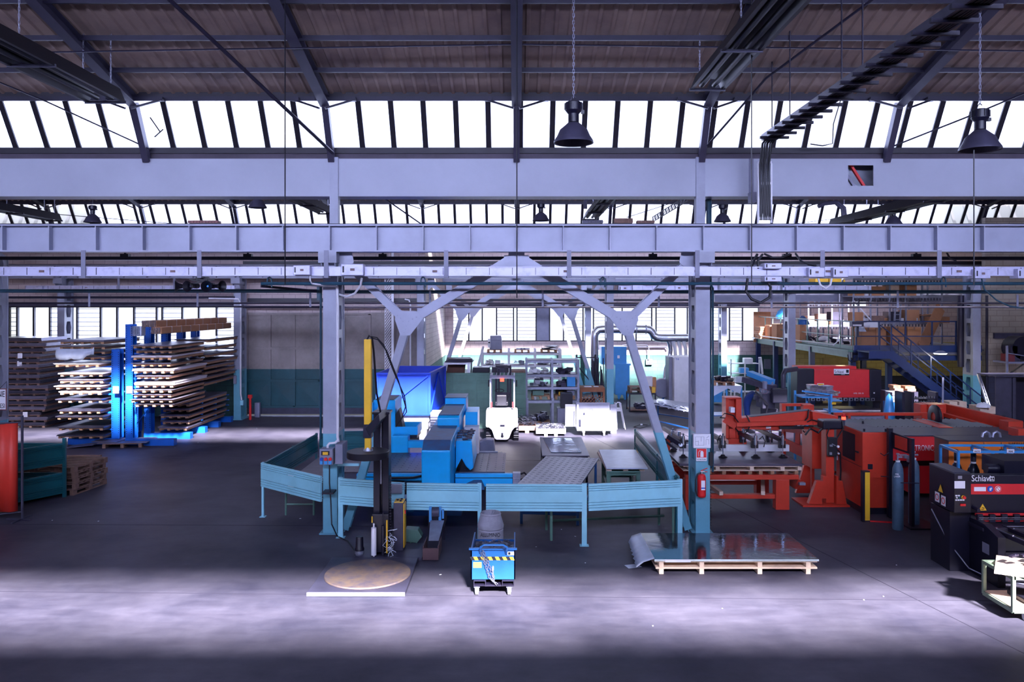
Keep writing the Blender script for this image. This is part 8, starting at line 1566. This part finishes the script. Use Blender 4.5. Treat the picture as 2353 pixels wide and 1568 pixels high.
text(T, 'lettering', 'Schiavi', .16, (FX(2233.5, Y), Y+.018, FZ(1107, Y)), PAPER, sx=.82); lg = MB().box(FX(2275, Y), FX(2286, Y), Y+.012, Y+.02, FZ(1107, Y), FZ(1096, Y)); part(T, 'logo_block', PAPER, lg, bev=.01); part(T, 'logo_inset', BLKP, MB().box(FX(2277, Y), FX(2280, Y), Y+.008, Y+.012, FZ(1103, Y), FZ(1098, Y)).box(FX(2281.5, Y), FX(2284.5, Y), Y+.008, Y+.012, FZ(1103, Y), FZ(1098, Y)).box(FX(2277, Y), FX(2284.5, Y), Y+.008, Y+.012, FZ(1106, Y), FZ(1104.5, Y)))
part(T, 'notice_label', PAPER, MB().box(FX(2239, Y), FX(2266, Y), Y+.006, Y+.012, FZ(1129.5, Y), FZ(1120, Y))); part(T, 'round_sign', BLUP, MB().lathe([(0, -.006), (.055, -.006), (.055, 0), (0, 0)], (FX(2276, Y), Y+.01, FZ(1124.5, Y)), 20, 'y')); part(T, 'hand_symbol', PAPER, MB().cb((FX(2276, Y), Y+.002, FZ(1125, Y)), (.03, .004, .05)).cb((FX(2278.5, Y), Y+.002, FZ(1123, Y)), (.02, .004, .03))); b_ = part(T, 'ban_sign', PAPER, MB().lathe([(0, -.006), (.055, -.006), (.055, 0), (0, 0)], (FX(2294, Y), Y+.01, FZ(1124.5, Y)), 20, 'y')); part(b_, 'ban_ring', REDP, MB().lathe([(.038, -.009), (.05, -.009), (.05, -.006), (.038, -.006)], (FX(2294, Y), Y+.01, FZ(1124.5, Y)), 20, 'y').bar((FX(2290, Y), Y+.002, FZ(1120, Y)), (FX(2298, Y), Y+.002, FZ(1129, Y)), .004, .01, (0, 1, 0)))
w_ = part(T, 'warning_triangle', YEL, MB().prism([(FX(2250, Y), FZ(1174, Y)), (FX(2268, Y), FZ(1174, Y)), (FX(2259, Y), FZ(1159, Y))], 'y', Y+.01, Y+.02)); part(w_, 'hand_symbol', BLKP, MB().tube([(FX(2255, Y), Y+.006, FZ(1171, Y)), (FX(2261, Y), Y+.006, FZ(1171, Y)), (FX(2262, Y), Y+.006, FZ(1168, Y)), (FX(2257, Y), Y+.006, FZ(1167, Y))], .006, 5))
part(T, 'round_knob', DARKST, MB().cyl((FX(2236, Y), Y+.1, FZ(1166, Y)), (FX(2240, Y), Y-.12, FZ(1169, Y)), .035, n=14)); part(T, 'top_motor', NAVY, MB().cyl((FX(2272, 14.6), 14.7, zt+.02), (FX(2300, 14.6), 14.7, zt+.02), .09, n=16).box(FX(2300, 14.6), x2, 14.5, 15.2, zt-.1, zt+.2), bev=.01)
part(T, 'finger_guard', RED2, MB().box(FX(2240, Y), x2, Y-.04, Y+.0, FZ(1184, Y), FZ(1179, Y)).box(FX(2240, Y), x2, Y-.06, Y-.0, FZ(1197, Y), FZ(1192, Y))); m = MB(); x = FX(2240, Y)
while x < x2: m.box(x, x+.1, Y-.09, Y-.04, FZ(1198, Y), FZ(1180, Y)); x += .22
part(T, 'hold_down', DARKST, m); part(T, 'guard_bar', CHROME, MB().bar((FX(2242, Y), Y-.1, FZ(1187, Y)), (x2, Y-.1, FZ(1187, Y)), .012, .012).bar((FX(2242, Y), Y-.1, FZ(1191, Y)), (x2, Y-.1, FZ(1191, Y)), .012, .012))
zb = FZ(1198, Y)-.03; part(T, 'table', DARKST, MB().box(FX(2232, Y), x2, Y-.35, Y+.6, zb-.06, zb), bev=.006)
for i, px in enumerate((2252, 2290, 2335, 2380)): x = FX(px, Y); a_ = part(T, 'support_arm', DARKST, MB().bar((x, Y-.2, zb-.02), (x+.12, Y-1.3, zb-.04), .06, .07)); part(a_, 'ball_caster', CHROME, MB().cyl((x+.02, Y-.45, zb+.01), (x+.02, Y-.45, zb+.04), .02, n=10).cyl((x+.06, Y-.85, zb-.0), (x+.06, Y-.85, zb+.03), .02, n=10))
part(T, 'arm_rail', ALU, MB().bar((FX(2252, Y), Y-.2, zb+.02), (FX(2252, Y)+.12, Y-1.3, zb), .012, .012).bar((FX(2290, Y), Y-.3, zb+.02), (x2, Y-.3, zb+.02), .012, .012))
part(T, 'side_leg', NAVY, MB().prism([(Y-.75, 0), (Y-.75, .86), (Y-.35, .98), (Y+1.4, .98), (Y+1.4, 0)], 'x', FX(2250, Y)-.12, FX(2252, Y)), bev=.008); part(T, 'paper_label', GREY, MB().box(FX(2250, Y)-.124, FX(2250, Y)-.12, Y-.5, Y-.3, .48, .66)); part(T, 'rear_body', NAVY, MB().box(x0+.02, x1+.1, Y+.1, Y+.76, 0, 1.08).box(x1, x2, Y+.6, Y+1.2, 0, 1.0)); part(T, 'foot_rail', DARKST, MB().box(FX(2260, Y), x2, Y-.1, Y, .3, .4))
sg = Y+.35
part(T, 'side_warning', YEL, MB().prism([(sg-.08, 1.38), (sg+.08, 1.38), (sg, 1.52)], 'x', x0-.016, x0-.012)); part(T, 'side_ban_label', PAPER, MB().box(x0-.016, x0-.012, sg-.17, sg-.02, 1.15, 1.33).box(x0-.016, x0-.012, sg+.04, sg+.19, 1.17, 1.35)); part(T, 'side_ban_ring', REDP, MB().lathe([(.045, -.003), (.06, -.003), (.06, 0), (.045, 0)], (x0-.017, sg-.095, 1.24), 16, 'x').lathe([(.045, -.003), (.06, -.003), (.06, 0), (.045, 0)], (x0-.017, sg+.115, 1.26), 16, 'x'))
solo('floor_cable', 'thin cable curving from the shear down to the floor', 'cable', GREY, MB().tube([(x0-.05, Y+.6, 1.0), (x0+.05, Y+.2, .5), (x0+.25, Y-.1, .12), (x0+.5, Y-.4, .02), (x0+1.1, Y-.7, .012), (x0+1.6, Y-.8, .012)], .011))
# --- cart at the frame edge
T = thing('green_cart', 'green angle iron cart with plywood top at the frame edge, in the sun', 'cart', (8.2, 12.2, 0)); GC = pm('sunlit green cart paint', (112, 130, 112), .5, 0, .25, 4)  # the cart's own green, slightly mottled
xl, xr, ya, yb_ = 7.58, 9.1, 12.0, 12.75; zp = .70
for x in (xl, xr):
    for y in (ya, yb_): part(T, 'leg', GC, MB().box(x-.025, x+.025, y-.025, y+.025, .16, zp))
part(T, 'frame', GC, MB().box(xl, xr, ya-.025, ya+.025, zp-.05, zp).box(xl, xr, yb_-.025, yb_+.025, zp-.05, zp).box(xl-.025, xl+.025, ya, yb_, zp-.05, zp).box(xl, xr, ya-.025, ya+.025, .14, .2).box(xl, xr, yb_-.025, yb_+.025, .14, .2).box(xl-.025, xl+.025, ya, yb_, .14, .2)); part(T, 'lower_shelf', WOODW, MB().box(xl, xr, ya, yb_, .2, .215))
for x in (xl+.22, xr-.2):
    for y in (ya+.05, yb_-.08): w_ = part(T, 'caster', ALU, MB().box(x-.03, x+.03, y-.04, y+.04, .1, .14)); part(w_, 'wheel', WHITE, MB().cyl((x-.02, y, .062), (x+.02, y, .062), .062, n=16))
solo('plywood_top', 'thin plywood sheet lying askew on the green cart', 'plywood', WOODW, MB().add([(7.36, 12.12, zp+.002), (8.6, 11.45, zp+.002), (9.2, 12.3, zp+.002), (7.9, 12.95, zp+.002), (7.36, 12.12, zp+.02), (8.6, 11.45, zp+.02), (9.2, 12.3, zp+.02), (7.9, 12.95, zp+.02)], [(3, 2, 1, 0), (4, 5, 6, 7), (0, 1, 5, 4), (1, 2, 6, 5), (2, 3, 7, 6), (3, 0, 4, 7)]))
rr = random.Random(77)
for i in range(8): x, y = 7.85+rr.uniform(0, .5), 12.15+rr.uniform(0, .3); solo('clamp_part', 'bright metal clamp part heaped on the plywood of the green cart', 'metal part', CHROME if i % 2 else DARKST, MB().cb((x, y, zp+.035+.035*i), (.2, .05, .03), rr.uniform(0, 3)).cyl((x, y, zp+.02+.035*i), (x+.03, y, zp+.05+.035*i), .025, n=10), 'clamp parts on the green cart')
solo('black_case', 'black case on the lower shelf of the green cart', 'case', BLACK, MB().box(7.85, 8.9, 12.1, 12.6, .217, .3), bev=.02)
# --- shelves and clutter below the mezzanine
T = thing('tool_bin_rack', 'dark tool rack with rows of bright tool holders beside the press brake', 'tool rack', (FX(2125, 25), 25, 0)); Y = 25.0
for px in (2076, 2098, 2153): part(T, 'post', DARKST, MB().box(FX(px, Y)-.04, FX(px, Y)+.04, Y, Y+.5, 0, FZ(902, Y)))
m = MB(); m2 = MB()
for z in (FZ(917, Y), FZ(928, Y), FZ(940, Y)):
    m.box(FX(2098, Y), FX(2153, Y), Y, Y+.5, z-.02, z); x = FX(2100, Y)
    while x < FX(2152, Y): m2.cyl((x, Y+.05, z), (x, Y+.05, z+.08), .02, n=6); x += .085
part(T, 'shelf_board', DARKST, m); part(T, 'tool_holder', CHROME, m2)
Y = 26.2; T = thing('grey_bin_stack', 'stacked grey plastic bins on a blue shelf beside the press brake', 'bins', (FX(2061, Y), Y, 0)); part(T, 'shelf_body', SKIPB, MB().box(FX(2048, Y), FX(2075, Y), Y, Y+.6, 0, FZ(926, Y)))
for i in range(3): part(T, 'bin', GREY, MB().box(FX(2050, Y), FX(2074, Y), Y-.02, Y+.5, FZ(925-i*8, Y), FZ(918-i*8, Y)), bev=.01)
for lab, a, b, c_, d, Yq in (('small brown box of the upper pair below the stairs', 2053, 2070, 886, 893, 27.5), ('brown box under the small one below the stairs', 2056, 2076, 893, 901, 27.4), ('flat brown box beside the pair below the stairs', 2080, 2103, 888, 894, 27.5), ('brown box beneath the flat one below the stairs', 2085, 2105, 894, 900, 27.4)): carton(lab, a, b, c_, d, Yq, .4)
solo('cupboard_low', 'dark low cupboard carrying brown boxes below the stairs', 'cupboard', DARKST, MB().box(FX(2045, 27.3), FX(2110, 27.3), 27.3, 28, 0, FZ(901, 27.3)))
solo('blue_bag', 'tall blue and grey wrapped roll standing by the bins', 'roll', LBLUE, MB().lathe([(0, 0), (.2, 0), (.18, .9), (.1, 1.5), (0, 1.62)], (FX(2043, 25.5), 25.5, .35), 12).cyl((FX(2043, 25.5), 25.5, 0), (FX(2043, 25.5), 25.5, .36), .1, n=8))
carton('pale cardboard box with white flap beyond the red gantry', 2182, 2222, 924, 938, 24.5, .5, WOODW); carton('pale carton with wrapping beyond the red gantry end', 2252, 2288, 935, 952, 24.0, .6, WOODW); bag('crumpled paper on the pale carton', 2259, 936, 24, (.2, .2, .14), PAPER, 9)  # these cartons use a paler colour than the brown ones
solo('support_bench', 'dark bench carrying the pale cartons beyond the red gantry', 'bench', DARKST, MB().box(FX(2175, 24.5), FX(2278, 24.5), 23.8, 25.2, 0, FZ(953, 24)-.01).box(FX(2180, 24.5), FX(2225, 24.5), 24.4, 25.1, FZ(953, 24)-.01, FZ(938, 24.5)-.002))
T = thing('tall_dark_cabinet', 'tall dim grey cabinet standing beside the block wall', 'cabinet', (FX(2320, 24), 24.5, 0)); Y = 24.0; part(T, 'side_panel', DGREY, MB().box(FX(2288, Y), FX(2330, Y), Y, Y+.04, 0, FZ(866, Y)).box(FX(2325, Y), FX(2332, Y), Y-.05, Y+.8, 0, FZ(868, Y))); part(T, 'top_board', DGREY, MB().box(FX(2285, Y), 16.8, Y-.1, Y+.9, FZ(866, Y), FZ(863, Y))); part(T, 'rear_panel', DARKST, MB().box(FX(2330, Y), 16.7, Y+.8, Y+.85, 0, FZ(868, Y)))
T = thing('wall_ladder', 'pale ladder leaning below the mezzanine stairs', 'ladder', (FX(2262, 28), 28, 0))
for a, b in ((2246, 2270), (2250, 2275)): part(T, 'side_rail', ALU, MB().bar(P(a, 860, 28.5), P(b, 936, 27.5), .035, .06, (0, 1, 0)))
sp = MB()
for i in range(9): t = (i+.5)/9; sp.bar(tuple(Vector(P(2246, 860, 28.5)).lerp(Vector(P(2270, 936, 27.5)), t)), tuple(Vector(P(2250, 860, 28.5)).lerp(Vector(P(2275, 936, 27.5)), t)), .02, .03)
part(T, 'rung', ALU, sp)
T = thing('wall_shelf', 'dark wall shelf carrying red and dark boxes on the dim block wall', 'shelf', (FX(2335, 29), 29.5, 0)); Y = 29.4; part(T, 'post', GREY, MB().box(FX(2313, Y), FX(2317, Y), Y, Y+.06, 0, FZ(795, Y))); part(T, 'shelf_board', GREY, MB().box(FX(2315, Y), 19.8, Y, Y+.9, FZ(836, Y), FZ(832, Y)).bar(P(2317, 812, Y), P(2353, 818, Y), .03, .03)); part(T, 'strut', NAVY, MB().bar(P(2318, 860, Y+.5), P(2355, 835, Y), .05, .05))
zz = FZ(832, Y)+.002
for i, (a, b, h_, mt, lab) in enumerate(((2322, 2336, .28, pm('dull red box', (120, 50, 60)), 'dull red box on the wall shelf'), (2336, 2348, .3, DGREY, 'dark box next to the dull red one on the wall shelf'), (2326, 2342, .28, DARKST, 'dark box stacked on the dull red one'))): solo('shelf_box', lab, 'box', mt, MB().box(FX(a, Y), FX(b, Y), Y+.1, Y+.6, zz+(.31 if i == 2 else 0), zz+h_+(.31 if i == 2 else 0)))
solo('round_drum', 'dark round drum at the end of the wall shelf', 'drum', NAVY, MB().cyl((FX(2352, Y)+.1, Y+.1, zz+.5), (FX(2352, Y)+.1, Y+.8, zz+.5), .45, n=20))
for px, lab in ((2204, 'thick dark pipe beside the corner column'), (2264, 'thin dark pipe down the dim block wall')): solo('wall_pipe', lab, 'pipe', DARKST, MB().cyl((FX(px, 31), 30.9, .2 if px > 2250 else 2.4), (FX(px, 31), 30.9, 5.2), .12 if px < 2250 else .05, n=10))
junk('dark machinery below the stairs', 14.2, 17.0, 26.5, 0, 1.1, 26, 95, NAVY, 'dark_machinery', 'machinery', 2.2); junk('dark machine vice parts before the press brake', FX(1958, 25), FX(2040, 25), 24.6, 0, .9, 40, 96, DARKST, 'machine_parts', 'parts', .6)
solo('steel_bar', 'thin upright grey bar standing behind the red gantry', 'bar', GREY, MB().bar((FX(2165, 24), 24, .0), (FX(2171, 24.5), 24.6, FZ(870, 24.3)), .05, .05))
